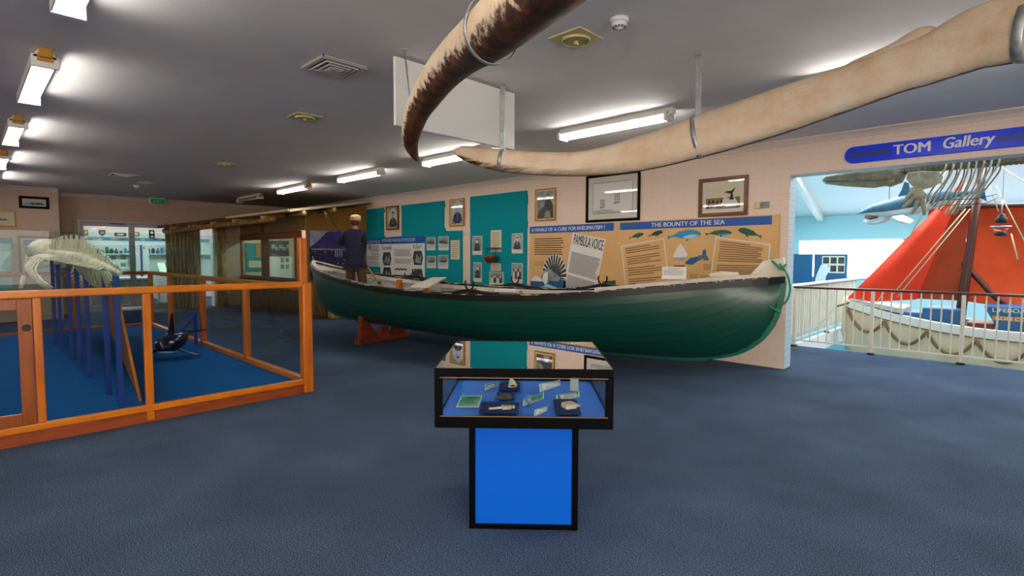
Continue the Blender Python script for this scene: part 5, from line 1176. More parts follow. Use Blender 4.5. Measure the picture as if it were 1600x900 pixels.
vcard([(758, 601), (778, 596), (777, 603), (757.5, 610)], 'small green card leaning behind the tooth, at the back left of the case', .05)
vcard([(843, 600), (875, 593.5), (875.5, 602), (843.5, 613)], 'green card leaning at the back of the case before the grey slip', .06)
vcard([(818, 624.5), (850, 613), (849.5, 623), (817, 635)], 'green card in the case middle with a silver object before it', .06)
vcard([(869, 617.5), (905, 610.5), (906, 619), (871, 629)], 'green card leaning behind the carved comb on its cushion', .06)
vcard([(836, 640), (856, 634), (855.5, 642), (834.5, 651.5)], 'small green card leaning at the front of the case', .05)
def cushion(x0, y0, x1, y1, h, label, name='cushion'):
    t = thing(name, label, 'cushion', CW @ Vector(((x0+x1)/2, (y0+y1)/2, TZ)), CA, 'navy cushions in the display case')
    n = 14; b = MB(); vs = []; fs = []
    for lay in (0, 1):
        for j in range(n+1):
            for i in range(n+1):
                u = i/n*2-1; v = j/n*2-1; e = (1-u**6)*(1-v**6); q = 1-.05*(1-abs(u)*abs(v))
                z = TZ+.001+h*(.5+.5*e**.5) if lay else TZ+.001+h*.5*(1-e**.25)
                vs.append(CW @ Vector(((x0+x1)/2+u*(x1-x0)/2*(1-.06*(1-v*v)*abs(u)), (y0+y1)/2+v*(y1-y0)/2*(1-.06*(1-u*u)*abs(v)), z)))
    m = (n+1)**2
    for j in range(n):
        for i in range(n):
            a = j*(n+1)+i; fs.append((m+a, m+a+1, m+a+n+2, m+a+n+1)); fs.append((a, a+n+1, a+n+2, a+1))
    for i in range(n):
        fs += [(i, i+1, m+i+1, m+i), (n*(n+1)+i+1, n*(n+1)+i, m+n*(n+1)+i, m+n*(n+1)+i+1), ((i+1)*(n+1), i*(n+1), m+i*(n+1), m+(i+1)*(n+1)), (i*(n+1)+n, (i+1)*(n+1)+n, m+(i+1)*(n+1)+n, m+i*(n+1)+n)]
    b.add(vs, fs, True); b.build('pad', M['navy'], t)
    b = MB(); e = h*.5+.001; x_ = (x1-x0)/2*.985; y_ = (y1-y0)/2*.985; cx, cy = (x0+x1)/2, (y0+y1)/2
    b.tube([CW @ Vector((cx+sx*x_, cy+sy*y_, TZ+e)) for sx, sy in ((-1, -1), (1, -1), (1, 1), (-1, 1), (-1, -1))], .0035, 6); b.build('piping', M['navy'], t)
    return TZ+.001+h
h1 = cushion(-.25, -.41, -.03, -.20, .03, 'flat navy cushion under the carved bone rattle')
h2 = cushion(-.165, .10, -.03, .30, .035, 'navy cushion under the pale tooth at the back of the case')
h3 = cushion(.18, -.43, .32, -.13, .035, 'navy cushion under the carved comb at the right of the case')
h4 = cushion(-.17, -.09, -.06, .06, .02, 'small navy cushion under the dark brown fragment')
def cp(x, y, z): return CW @ Vector((x, y, z))
def cobj(px, py, z): q = CW.inverted() @ onz(px, py, z); return q.x, q.y
t = thing('bone_rattle', 'carved bone piece with round head and narrow handle on a navy cushion', 'carving', cp(-.13, -.26, h1)); z = h1+.008
x, y = cobj(792, 636, h1+.01); xh, yh = cobj(764, 638, h1+.01); xe, ye = cobj(802, 633, h1+.01)
b = MB(); b.tube([cp(xh, yh, z), cp(xh+.02, yh+.004, z), cp(x-.04, y-.01, z), cp(x-.02, y-.005, z)], [(.007, .007), (.006, .006), (.008, .007), (.014, .008)], 10); b.build('handle', M['bone'], t)
b = MB(); b.tube([cp(x-.03, y-.004, z), cp(x-.026, y-.003, z), cp(x+.02, y+.006, z), cp(x+.026, y+.007, z)], [(.022, .008), (.034, .012), (.03, .012), (.02, .008)], 14); b.build('head', M['bone'], t)
b = MB(); b.bar(cp(x-.018, y-.018, z+.0125), cp(x+.016, y+.016, z+.0125), .005, .002); b.bar(cp(x-.018, y+.016, z+.0125), cp(x+.016, y-.014, z+.0125), .005, .002); b.build('scored_cross', M['inksoft'], t)
b = MB(); b.ball(cp(x+.036, y+.008, z), .011, 10, 8); b.build('knob', M['bone'], t)
t = thing('whale_tooth', 'pale wedge shaped tooth with dark hollow on the back navy cushion', 'tooth', cp(-.09, .18, h2)); x, y = cobj(801, 604, h2)
b = MB(); b.tube([cp(x-.012, y+.01, h2+.052), cp(x-.01, y+.008, h2+.045), cp(x-.004, y+.004, h2+.022), cp(x, y, h2+.006), cp(x, y, h2-.001)], [(.006, .006), (.014, .012), (.028, .02), (.036, .026), (.034, .024)], 14); b.build('tooth_body', M['bone'], t)
b = MB(); b.tube([cp(x+.002, y-.024, h2+.012), cp(x+.004, y-.031, h2+.01)], [(.018, .008), (.012, .005)], 12); b.build('hollow', M['redw'], t)
t = thing('fossil_fragment', 'dark brown fragment with pointed tip on a small cushion', 'fragment', cp(-.11, 0, h4)); x, y = cobj(791, 622, h4+.015)
b = MB(); b.tube([cp(x-.075, y-.01, h4+.016), cp(x-.05, y-.004, h4+.018), cp(x-.01, y, h4+.02), cp(x+.02, y+.01, h4+.017), cp(x+.035, y+.012, h4+.014)], [.003, (.02, .01), (.034, .019), (.028, .017), (.01, .008)], 12); b.build('body', M['photod'], t)
b = MB(); b.ball(cp(x+.008, y-.018, h4+.023), (.018, .012, .012), 10, 8); b.ball(cp(x+.022, y+.004, h4+.023), (.016, .012, .012), 10, 8); b.build('ochre_crust', M['goldin'] if False else M['brownf'], t)
t = thing('carved_comb', 'carved ivory comb shaped piece with toothed edge on a navy cushion', 'carving', cp(.25, -.25, h3)); x, y = cobj(888, 634, h3+.008)
b = MB(); rz = .5; k, q = math.cos(rz), math.sin(rz)
def cl(u, v, z_): return cp(x+u*k-v*q, y+u*q+v*k, z_)
b.hexa([cl(-.038, -.04, h3-.002), cl(.032, -.045, h3-.002), cl(.036, .04, h3-.002), cl(-.03, .035, h3-.002), cl(-.036, -.036, h3+.022), cl(.03, -.04, h3+.022), cl(.034, .036, h3+.026), cl(-.028, .032, h3+.026)]); b.build('plate', M['bone'], t, .006)
for i in range(6):
    b = MB(); v = -.04+.0155*i; b.tube([cl(.03, v, h3+.012), cl(.045, v, h3+.014), cl(.058, v+.003, h3+.01)], [.0075, .007, .003], 8); b.build('tooth', M['bone'], t)
t = thing('silver_trinket', 'small silver coloured object in front of the middle green card', 'trinket', cp(.02, -.12, TZ)); x, y = cobj(827, 630, TZ+.01)
b = MB(); b.tube([cp(x, y, TZ), cp(x, y, TZ+.012), cp(x, y, TZ+.02), cp(x, y, TZ+.034), cp(x, y, TZ+.044)], [.012, .006, .014, .013, .003], 12); b.build('body', M['steel'], t)
b = MB(); b.tube([cp(x+.012*math.cos(a), y, TZ+.05+.008*math.sin(a)) for a in [2*PI*k/12 for k in range(13)]], .002, 6); b.build('ring', M['steel'], t)
t = thing('photograph_slip', 'grey upright photograph slip at the back right of the case', 'photograph', cp(.32, .2, TZ)); 
bl = onz(891, 611, TZ); br = onz(904, 611, TZ); d = ray(891, 590.5); tt = (bl.xy-CP.xy).length/Vector((d.x, d.y)).length+.03; tl = CP+d*tt; tr_ = tl+(br-bl); n = (br-bl).cross(tl-bl).normalized()*.003
b = MB(); b.hexa([bl-n, br-n, br, bl, tl-n, tr_-n, tr_, tl]); b.build('print', M['sky'], t)
b = MB(); m_ = bl.lerp(br, .5); tp = tl.lerp(tr_, .5).lerp(m_, .3)-n; ft = tp+(tp-m_)*.4; ft.z = TZ; b.bar(tp, ft, .02, .002); b.build('easel_strut', M['paper'], t)

# ------------------------------------------------------------------ glass enclosure
ex, ey0, ey1, ebx = -6.0, -1.9, 2.83, -13.35
enc = thing('glass_enclosure', 'large orange timber and glass enclosure around the whale skeleton', 'enclosure', (ex, 1.2, 0))
b = MB(); b.box(ebx+.05, ex-.08, ey0+.05, ey1-.13, 0, .12); b.build('carpeted_platform', M['bluecarpet'], enc)
sx = ex-.055
def fpost(y0, y1, z0, z1, m='wood', nm='post', bev=.008): b = MB(); b.box(sx, ex, y0, y1, z0, z1); return b.build(nm, M[m], enc, bev)
fpost(.40, .458, .168, 1.236); fpost(1.176, 1.243, .02, 1.236); fpost(-.62, -.56, .168, 1.236)
b = MB(); b.box(ex-.11, ex+.012, 2.715, 2.832, 0, 1.285); b.build('corner_post', M['wood'], enc, .02)
b = MB(); b.box(ex-.095, ex-.01, 2.70, 2.785, 1.285, 1.802); b.build('corner_upright', M['wood'], enc, .008)
b = MB(); b.box(sx-.01, ex+.012, ey0, 2.715, 1.236, 1.303); b.build('top_rail', M['woodx'], enc, .014)
b = MB(); b.box(sx, ex+.008, ey0, 2.715, .108, .168); b.build('bottom_rail', M['woodx'], enc, .008)
b = MB(); b.box(ex-.05, ex-.018, ey0, 2.715, 0, .108); b.build('base_board', M['woodd'], enc)
# door with round finger hole
door = MB(); dy0, dy1 = -.56, .396
door.box(ex-.04, ex-.006, dy0, dy0+.1, .172, 1.232); door.box(ex-.04, ex-.006, dy1-.092, dy1, .172, 1.232); door.box(ex-.04, ex-.006, dy0+.1, dy1-.092, 1.14, 1.232); door.box(ex-.04, ex-.006, dy0+.1, dy1-.092, .172, .27)
dr_ = door.build('door', M['woodd'] if False else mat('door_timber', '#a8540f', .35, var='#8d430a', scale=3, stretch=(6, 6, .8), coat=.2), enc, .005)
b = MB(); b.lathe([(.028, -.002), (.03, .004), (.022, .008), (.018, .004), (.012, .003)], (ex-.005, .356, .99), 20, axis='x'); b.build('finger_pull', M['dark'], dr_)
b = MB(); b.box(ex-.026, ex-.02, dy0+.1, dy1-.092, .27, 1.14); b.build('door_glass', M['glassd'], dr_)
for y0, y1 in ((.458, 1.176), (1.243, 2.715), (ey0, -.62)):
    b = MB(); b.box(ex-.032, ex-.026, y0, y1, .168, 1.236); b.build('glass_pane', M['glassd'], enc)
b = MB(); b.box(ex-.05, ex-.042, ey0, 2.70, 1.303, 1.802); b.build('upper_glass', M['glassg'], enc)
# side facing the boat
Ys = ey1-.055
for x in (-7.87, -9.8, -11.75, ebx+.06):
    b = MB(); b.box(x-.045, x+.045, Ys-.06, Ys+.02, .12, 1.20); b.build('post', M['wood'], enc, .008)
b = MB(); b.box(ebx, ex-.11, Ys-.06, Ys+.025, 1.195, 1.265); b.build('top_rail', mat('side_rail_timber', '#b06420', .4, var='#96500f', scale=3, stretch=(1, 5, 5)), enc, .01)
b = MB(); b.box(ebx, ex-.11, Ys-.06, Ys+.025, .10, .175); b.build('bottom_rail', M['woodx'], enc, .008)
b = MB(); b.box(ebx, ex-.11, Ys-.03, Ys, 0, .10); b.build('base_board', M['woodd'], enc)
for x0, x1 in ((ex-.11, -7.825), (-7.915, -9.755), (-9.845, -11.705), (-11.795, ebx+.1)):
    b = MB(); b.box(x1, x0, Ys-.02, Ys-.014, .175, 1.195); b.build('glass_pane', M['glassd'], enc)
b = MB(); b.box(ebx, ex-.1, Ys-.01, Ys-.002, 1.265, 1.80); b.build('upper_glass', M['glassg'], enc)
# far end
b = MB(); b.box(ebx-.03, ebx+.04, ey0, Ys-.06, 1.195, 1.265); b.box(ebx-.03, ebx+.04, ey0, Ys-.06, .10, .175); b.build('end_rails', M['woodd'], enc, .008)
for y in (.2, 1.5):
    b = MB(); b.box(ebx-.03, ebx+.04, y-.04, y+.04, .175, 1.195); b.build('post', M['wood'], enc, .008)
b = MB(); b.box(ebx-.002, ebx+.006, ey0, Ys-.06, .175, 1.195); b.build('glass_pane', M['glassd'], enc)
b = MB(); b.box(ebx-.002, ebx+.006, ey0, Ys-.02, 1.265, 1.80); b.build('upper_glass', M['glassg'], enc)
b = MB(); b.box(ebx, ex-.1, ey0-.04, ey0, 0, 1.30); b.build('back_panel', M['woodd'], enc)
# leaning board
t = thing('leaning_board', 'long plain tan board leaning behind the blue posts', 'board', (-6.45, 1.2, .12))
pa, pb = Vector((-6.42, 1.205, .122)), Vector((-12.3, 1.9, .122)); pc = onx(184, 467, -6.45); pd = onx(165, 463, -12.1)
pc = Vector((-6.45, pc.y, min(1.24, pc.z))); pd = Vector((-12.1, pd.y, 1.2)); n = (pb-pa).cross(pc-pa).normalized()*.016
b = MB(); b.hexa([pa, pb, pb+n, pa+n, pc, pd, pd+n, pc+n]); b.build('panel', M['tan'], t)
b = MB(); b.bar(pa.lerp(pc, .0)+Vector((.004, 0, 0)), pc+Vector((.004, 0, 0)), .02, .008, up=(1, 0, 0)); b.build('edge_batten', M['woodx'], t)

# ------------------------------------------------------------------ killer whale skeleton on blue posts
sk = thing('whale_skeleton', 'mounted killer whale skeleton with tail towards the camera on blue posts', 'skeleton', (-9.2, 1.04, .12))
for x, h in ((-6.38, 1.40), (-6.97, 1.40), (-8.2, 1.42), (-8.93, 1.42), (-9.68, 1.42), (-10.85, 1.45), (-11.63, 1.5)):
    b = MB(); b.box(x-.024, x+.024, 1.016, 1.064, .1215, h); b.build('support_post', M['blueposts'], sk, .004)
SP = cat([(-6.22, 1.04, 1.435), (-6.6, 1.04, 1.46), (-7.2, 1.04, 1.49), (-8, 1.04, 1.53), (-9, 1.04, 1.56), (-10, 1.04, 1.58), (-11, 1.04, 1.60), (-11.8, 1.04, 1.61)], 14)
acc = [0]
for i in range(1, len(SP)): acc.append(acc[-1]+(SP[i]-SP[i-1]).length)
def spine(s):
    s = s*acc[-1]
    for i in range(len(acc)-1):
        if s <= acc[i+1]: return SP[i].lerp(SP[i+1], (s-acc[i])/(acc[i+1]-acc[i]))
    return SP[-1]
NV = 48; vert = MB(); neur = MB(); trans = MB(); chev = MB()
for i in range(NV):
    s = i/(NV-1); c = spine(s); r = .022+.055*min(1, s*3)*(1 if s < .75 else 1-.5*(s-.75)); L = acc[-1]/NV*.42
    vert.tube([c+Vector((x, 0, 0)) for x in (-L, -L*.6, 0, L*.6, L)], [r, r*1.05, r*.82, r*1.05, r], 12)
    hN = lerp([(0, .03), (.06, .05), (.2, .13), (.45, .22), (.7, .21), (.9, .16), (1, .1)], s)
    tl = Vector((.05+.02*s, 0, 0))
    neur.bar(c+Vector((0, 0, r*.8)), c+Vector((.05+.01*math.sin(i*2.3), .008*math.sin(i*1.7), r+hN*(.9+.14*math.sin(i*3.1)))), .016, .022, up=(1, 0, 0))
    if s > .1:
        wT = lerp([(.1, .03), (.3, .14), (.55, .22), (.75, .17), (1, .05)], s)
        for sg in (-1, 1): trans.bar(c+Vector((0, sg*r*.8, 0)), c+Vector((.03, sg*(r+wT), -.02)), .034, .012)
    if .06 < s < .5:
        hC = lerp([(.06, .06), (.16, .22), (.3, .2), (.5, .06)], s)
        for sg in (-1, 1): chev.bar(c+Vector((.02, sg*.03, -r*.9)), c+Vector((.09, 0, -r-hC)), .022, .03, up=(1, 0, 0))
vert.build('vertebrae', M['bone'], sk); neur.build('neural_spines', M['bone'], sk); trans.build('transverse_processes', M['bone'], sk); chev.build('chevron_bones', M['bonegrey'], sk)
for i in range(11):
    s = .64+.33*i/10; c = spine(s); q = math.sin(PI*(.25+.65*i/10)); w = .16+.17*q; h = .30+.18*q
    for sg in (-1, 1):
        b = MB(); pts = [c+Vector((0, sg*.06, .0)), c+Vector((.02, sg*(.06+w*.6), -.02)), c+Vector((.06, sg*(.06+w), -.16)), c+Vector((.13, sg*(.05+w*.9), -.3)), c+Vector((.2, sg*(.04+w*.5), -h))]
        b.tube(cat(pts, 4), [(.016, .012)]*9+[(.017, .012)]*4+[(.015, .01)]*4, 8); b.build('rib', M['bone'], sk)
b = MB(); hd0 = Vector((-11.85, 1.04, 1.63))
b.tube([hd0, hd0+Vector((-.10, 0, .06)), hd0+Vector((-.24, 0, .08)), hd0+Vector((-.36, 0, .05)), hd0+Vector((-.5, 0, -.02)), hd0+Vector((-.75, 0, -.07)), hd0+Vector((-.98, 0, -.10)), hd0+Vector((-1.08, 0, -.12))], [(.05, .06), (.2, .15), (.26, .165), (.24, .13), (.19, .09), (.13, .06), (.08, .04), (.03, .02)], 18); sk_ = b.build('skull', M['bone'], sk)
for k in range(10):
    for sg in (-1, 1):
        b = MB(); x = -.5-.055*k; w = lerp([(.5, .17), (.75, .12), (1.0, .07)], -x); p = hd0+Vector((x, sg*w*.95, -.09-.02*k*.3)); b.tube([p, p+Vector((.005, 0, -.03)), p+Vector((.012, 0, -.06))], [.012, .01, .002], 8); b.build('tooth', M['paperw'], sk_)
b = MB()
for sg in (-1, 1):
    b.tube([hd0+Vector((-.12, sg*.22, -.12)), hd0+Vector((-.3, sg*.22, -.2)), hd0+Vector((-.6, sg*.15, -.24)), hd0+Vector((-1.02, sg*.03, -.24))], [(.02, .05), (.02, .07), (.02, .045), (.015, .02)], 10)
b.build('lower_jaw', M['bone'], sk)
for sg in (-1, 1):
    b = MB(); b.ball(hd0+Vector((-.3, sg*.235, -.02)), (.09, .035, .055), 14, 10); b.build('eye_socket', M['bonedark'], sk_)
    b = MB(); b.tube(cat([hd0+Vector((-.12, sg*.22, -.08)), hd0+Vector((-.26, sg*.285, -.1)), hd0+Vector((-.42, sg*.25, -.1))], 4), .022, 8); b.build('cheek_bone', M['bone'], sk_)
b = MB()
for sg in (-1, 1):
    c = spine(.93)+Vector((0, sg*.33, -.14)); b.add([c+Vector(p) for p in ((.1, 0, .12), (-.14, 0, .14), (-.2, sg*.02, -.06), (-.02, sg*.03, -.18), (.12, sg*.02, -.08), (.1, .012, .12), (-.14, .012, .14), (-.2, .012+sg*.02, -.06), (-.02, .012+sg*.03, -.18), (.12, .012+sg*.02, -.08))], [(0, 1, 2, 3, 4), (9, 8, 7, 6, 5)]+[(i, i+5, (i+1) % 5+5, (i+1) % 5) for i in range(5)])
b.build('shoulder_blades', M['bone'], sk)
for sg in (-1, 1):
    b = MB(); c = spine(.93)+Vector((0, sg*.36, -.34))
    b.tube([c, c+Vector((.03, sg*.03, -.14)), c+Vector((.05, sg*.05, -.2))], [.035, .03, .035], 10)
    for k in range(5):
        o = Vector((-.06+.03*k, sg*.05, -.22)); b.tube([c+o, c+o+Vector((.01*k, sg*.03, -.16)), c+o+Vector((.02*k, sg*.04, -.3+.03*abs(k-2)))], [.018, .013, .006], 8)
    b.build('flipper_bones', M['bone'], sk)

# ------------------------------------------------------------------ small orca model on its blue arm
oc = Vector((-8.75, 2.03, .355)); fwd = Vector((.70, -.55, -.08)).normalized(); rt = fwd.cross(Vector((0, 0, 1))).normalized(); upo = rt.cross(fwd).normalized()
om = thing('orca_model', 'small black and white orca model on a blue arm inside the enclosure', 'model', oc)
def op(f, r, u): return oc+fwd*f+rt*r+upo*u
b = MB(); n = 20; prof = [(.30, .012, .012, -.02), (.27, .06, .05, -.018), (.22, .10, .08, -.01), (.12, .145, .115, 0), (0, .165, .13, 0), (-.15, .15, .12, 0), (-.3, .10, .085, .005), (-.45, .05, .05, .01), (-.56, .02, .028, .015)]
b.tube([op(f, 0, u) for f, w, h, u in prof], [(w, h) for f, w, h, u in prof], n, up=tuple(upo)); b.build('body', M['orcab'], om)
b = MB()
b.add([op(.05, -.012, .12), op(-.12, -.015, .11), op(-.13, 0, .40), op(-.09, 0, .42), op(.05, .012, .12), op(-.12, .015, .11)], [(0, 1, 2, 3), (5, 4, 3, 2), (0, 3, 4), (1, 5, 2)]); b.build('dorsal_fin', M['orcab'], om)
for sg in (-1, 1):
    b = MB(); b.tube(cat([op(.1, sg*.12, -.06), op(.06, sg*.2, -.11), op(0, sg*.3, -.17), op(-.05, sg*.36, -.2)], 3), [(.05, .014)]*4+[(.055, .012)]*3+[(.03, .01), (.02, .008), (.01, .006)], 12, up=tuple(upo)); b.build('flipper', M['orcab'], om)
    b = MB(); c = op(.17, sg*.09, .05); b.ball(c, (.035, .035, .016), 12, 8); b.build('eye_patch', M['orcaw'], om)
    b = MB(); b.tube(cat([op(-.02, sg*.05, .118), op(-.12, sg*.085, .105), op(-.22, sg*.06, .095)], 4), [(.012, .006)]+[(.02, .008)]*6+[(.016, .006), (.008, .004)], 8, up=tuple(upo)); b.build('saddle_patch', M['orcaw'], om)
b = MB(); b.tube(cat([op(.275, 0, -.055), op(.18, 0, -.09), op(.05, 0, -.118), op(-.15, 0, -.112)], 4), [(.02, .012), (.04, .014), (.06, .016), (.07, .018), (.08, .02), (.085, .02), (.09, .02), (.09, .02), (.08, .02), (.07, .018), (.06, .016), (.04, .012), (.02, .008)], 12, up=tuple(upo)); b.build('white_belly', M['orcaw'], om)
b = MB(); b.add([op(-.52, 0, .02), op(-.58, -.2, .03), op(-.68, -.22, .03), op(-.62, 0, .025), op(-.68, .22, .03), op(-.58, .2, .03), op(-.52, 0, .035), op(-.58, -.2, .04), op(-.68, -.22, .04), op(-.62, 0, .04), op(-.68, .22, .04), op(-.58, .2, .04)], [(0, 1, 2, 3), (0, 3, 4, 5), (9, 8, 7, 6), (11, 10, 9, 6)]+[(i, i+6, (i+1) % 6+6, (i+1) % 6) for i in range(6)]); b.build('tail_flukes', M['orcab'], om)
b = MB(); b.bar(op(-.1, 0, .06), Vector((-9.86, 2.65, .62)), .05, .035); b.bar(Vector((-9.86, 2.65, .125)), Vector((-9.86, 2.65, .66)), .05, .03, up=(1, 0, 0)); b.build('mounting_arm', M['blueposts'], om)

# ------------------------------------------------------------------ bark hut
HY = 6.35; HX = -13.7
hut = thing('bark_hut', 'bush timber hut with bark roof and glazed window against the brick wall', 'hut', (-16, 7, 0))
ra, rb, rc, rd = onx(452, 327.5, -12.55), Vector((-13.15, WY-.02, 3.12)), Vector((WX+.03, WY-.02, 3.12)), onx(246, 353, WX+.05)
ra = Vector((-12.55, onx(452, 327.5, -12.55).y, onx(452, 327.5, -12.55).z)); zb = ony(580, 314, WY-.02); rb = Vector((zb.x, WY-.02, min(zb.z, 3.16)))
rf = MB(); th = Vector((0, 0, -.07)); rf.hexa([ra+th, rb+th, rc+th, rd+th, ra, rb, rc, rd]); rfo = rf.build('roof', M['bark'], hut)
b = MB(); b.bar(ra+Vector((.02, 0, -.02)), rb+Vector((.02, 0, -.02)), .02, .06, up=(0, 0, 1)); m1 = ra.lerp(rd, .42); b.bar(ra+Vector((0, -.02, -.01)), m1+Vector((0, -.02, -.01)), .02, .05); b.build('fascia_strip', M['ropec'], rfo)
b = MB(); 
e0 = ra.lerp(rd, .12)+Vector((0, .12, -.16)); e1 = ra.lerp(rd, .98)+Vector((0, .12, -.16)); b.tube([e0, e0.lerp(e1, .3), e0.lerp(e1, .6), e1], [.06, .066, .07, .075], 10); b.build('eave_pole', M['pole'], hut)
for f in (.16, .36, .52, .7, .86):
    st = ra.lerp(rd, f)+Vector((.0, -.06, -.13)); en = rb.lerp(rc, f)+Vector((0, 0, -.13))
    b = MB(); b.tube([st, en], .055, 10); pr = b.build('rafter_pole', M['pole'], hut)
    b = MB(); dr = (st-en).normalized(); b.tube([st, st+dr*.004], .054, 12); b.build('sawn_end', M['poleend'], pr)
for f in (.15, .5):
    p = ra.lerp(rb, f)+Vector((.05, 0, -.12)); b = MB(); b.tube([p, p+Vector((-.9, -.05, -.02))], .055, 10); pr = b.build('purlin_pole', M['pole'], hut); b = MB(); b.tube([p, p+Vector((.004, 0, 0))], .054, 12); b.build('sawn_end', M['poleend'], pr)
# end wall with mural
b = MB(); b.hexa([(HX-.06, HY, 0), (HX, HY, 0), (HX, WY-.01, 0), (HX-.06, WY-.01, 0), (HX-.06, HY, 2.74), (HX, HY, 2.74), (HX, WY-.01, 3.02), (HX-.06, WY-.01, 3.02)]); b.build('end_wall', M['hutgold'], hut)
mP = Pl((HX, 0, 0), (0, 1, 0), (0, 0, 1))
def ms(x, y): p = onx(x, y, HX); return p.y, p.z
a0, z1 = ms(482.5, 359); z0 = .95; a1 = 8.0
mu = thing('mural_print', 'large violet landscape print on the end wall of the hut behind the man', 'print', (HX, (a0+a1)/2, z0))
b = MB(); mP.box(b, a0, a1, z0, z1, .003, .02); b.build('backing', M['purple'], mu)
b = MB(); w = a1-a0; h = z1-z0
mP.rect(b, a0+.01, a1-.01, z0+h*.62, z1-.01, .0205, 1)
mP.poly(b, [(a0+.01, z0+h*.66), (a0+w*.12, z0+h*.75), (a0+w*.3, z0+h*.96), (a0+w*.36, z1-.02), (a1-.01, z1-.02), (a1-.01, z0+h*.6), (a0+.01, z0+h*.6)], .021, 2)
mP.rect(b, a0+.01, a1-.01, z0+h*.60, z0+h*.62, .0216, 3)
for k in range(26):
    a = a0+.05+w*.92*k/26; mP.rect(b, a, a+.04, z0+h*.605, z0+h*.63, .0222, 4)
for k in range(34):
    a = a0+.05+w*.9*random.random(); z = z0+h*(.12+.46*random.random()); r = .012+.02*random.random(); mP.rect(b, a, a+r, z, z+r*1.6, .0222, 4)
for k in range(4): mP.rect(b, a0+w*(.45+.04*k), a0+w*(.465+.04*k), z0+h*.47, z0+h*.6, .0224, 4)
mP.poly(b, [(a0+.01, z0+.01), (a0+.01, z0+h*.2), (a0+w*.4, z0+h*.3), (a1-.01, z0+h*.15), (a1-.01, z0+.01)], .0218, 5)
b.build('picture', [M['purple'], M['purplel'], M['purpled'], M['ink'], M['sky'], M['photod']], mu)
# front wall: bark skirt, window, upper boards
fx0, fx1 = WX+.03, HX
sill, head = .93, 2.17
fP = Pl((0, HY, 0), (1, 0, 0), (0, 0, 1))
b = MB(); nsl = 44
for k in range(nsl):
    x = fx0+(fx1-fx0)*k/nsl; w = (fx1-fx0)/nsl; d = .02+.06*random.random(); b.tube([(x+w/2, HY-.02, .0), (x+w/2+random.uniform(-.02, .02), HY-.02-d*.3, sill*.5), (x+w/2, HY-.02, sill-.04)], [(w*.55, .05+d*.4), (w*.6, .05+d*.6), (w*.52, .05+d*.3)], 8)
b.build('bark_skirting', M['bark'], hut)
b = MB(); fP.box(b, fx0, fx1, head+.1, 2.72, 0, .04); b.build('upper_boards', M['hutwall'], hut)
wf = MB(); fw = .16
gx = [ony(x, 400, HY).x for x in (371.5, 378, 409.5, 419.5, 461, 469)]; gx[0] = max(gx[0], fx0+.01)
fP.box(wf, gx[0], gx[5], head-.1, head+.1, -.06, .06); fP.box(wf, gx[0], gx[5], sill-.06, sill+.05, -.06, .07)
for k in (0, 2, 4): fP.box(wf, gx[k], gx[k+1], sill+.05, head-.1, -.03, .03)
wo = wf.build('window_frame', M['woodd'], hut, .01)
b = MB(); fP.box(b, gx[1], gx[2], sill+.05, head-.1, -.01, -.004); fP.box(b, gx[3], gx[4], sill+.05, head-.1, -.01, -.004); b.build('window_glass', M['glassp'], wo)
b = MB(); x = ony(413, 355, HY).x; fP.box(b, x-.09, x+.09, head+.1, 2.66, .03, .08); b.build('head_post', M['woodd'], hut)
# inside boards on the end wall, seen through the window
iP = Pl((WX, 0, 0), (0, 1, 0), (0, 0, 1))
def iw(x, y): p = onx(x, y, WX+.05); return p.y, p.z
def ib(b, x0, y0, x1, y1, d0, d1):
    a0, z1 = iw(x0, y0); a1, z0 = iw(x1, y1); iP.box(b, max(a0, HY+.1), min(a1, WY-.03), z0, z1, d0, d1)
t = thing('inner_display', 'teal pin board on cream wall lining seen through left hut window pane', 'display panel', (WX, 6.9, .6))
b = MB(); ib(b, 374, 375, 411, 436, .004, .014); b.build('lining', M['papery'], t)
b = MB(); ib(b, 383, 380, 410.5, 424.5, .014, .03); b.build('teal_board', M['teal'], t)
b = MB(); ib(b, 389, 407.5, 410, 418, .031, .036); b.build('cream_label', M['papery'], t)
b = MB(); ib(b, 400.5, 380, 409, 402, .031, .036); b.build('brown_picture', M['hutwall'], t)
t = thing('white_photo_board', 'white board with small photographs seen through right hut window pane', 'display panel', (WX, 7.6, .6))
b = MB(); ib(b, 418, 401, 457, 436, .004, .03); b.build('board', M['white'], t)
b = MB(); ib(b, 418, 376, 452, 400.5, .004, .04); b.build('dark_frieze', M['photod'], t)
b = MB()
for k in range(5): a, z = iw(424+6*k, 388+3*(k % 2)); iP.rect(b, a, a+.12, z, z+.12, .042)
b.build('frieze_prints', M['photo'], t)
for k in range(4):
    b = MB(); ib(b, 439+7.5*(k % 2), 403+10*(k//2), 444.5+7.5*(k % 2), 410+10*(k//2), .031, .034); b.build('photograph', M['photo'], t)
t = thing('hut_fill_lamp', 'added unseen batten lamp brightening the inside of the bark hut', 'ceiling light', (-16.6, 7.3, 2.62))  # lamp added out of view to brighten the boards behind the window
b = MB(); b.box(-17.3, -15.9, 7.25, 7.35, 2.62, 2.68); b.box(-17.0, -16.98, 7.29, 7.31, 2.68, 2.82); b.box(-16.2, -16.18, 7.29, 7.31, 2.68, 2.82); b.build('housing', M['white'], t)
b = MB(); b.tube([(-17.27, 7.3, 2.595), (-15.93, 7.3, 2.595)], .018, 10); b.build('tube', emis('hut_fill_tube', '#f6f4ec', 80), t)
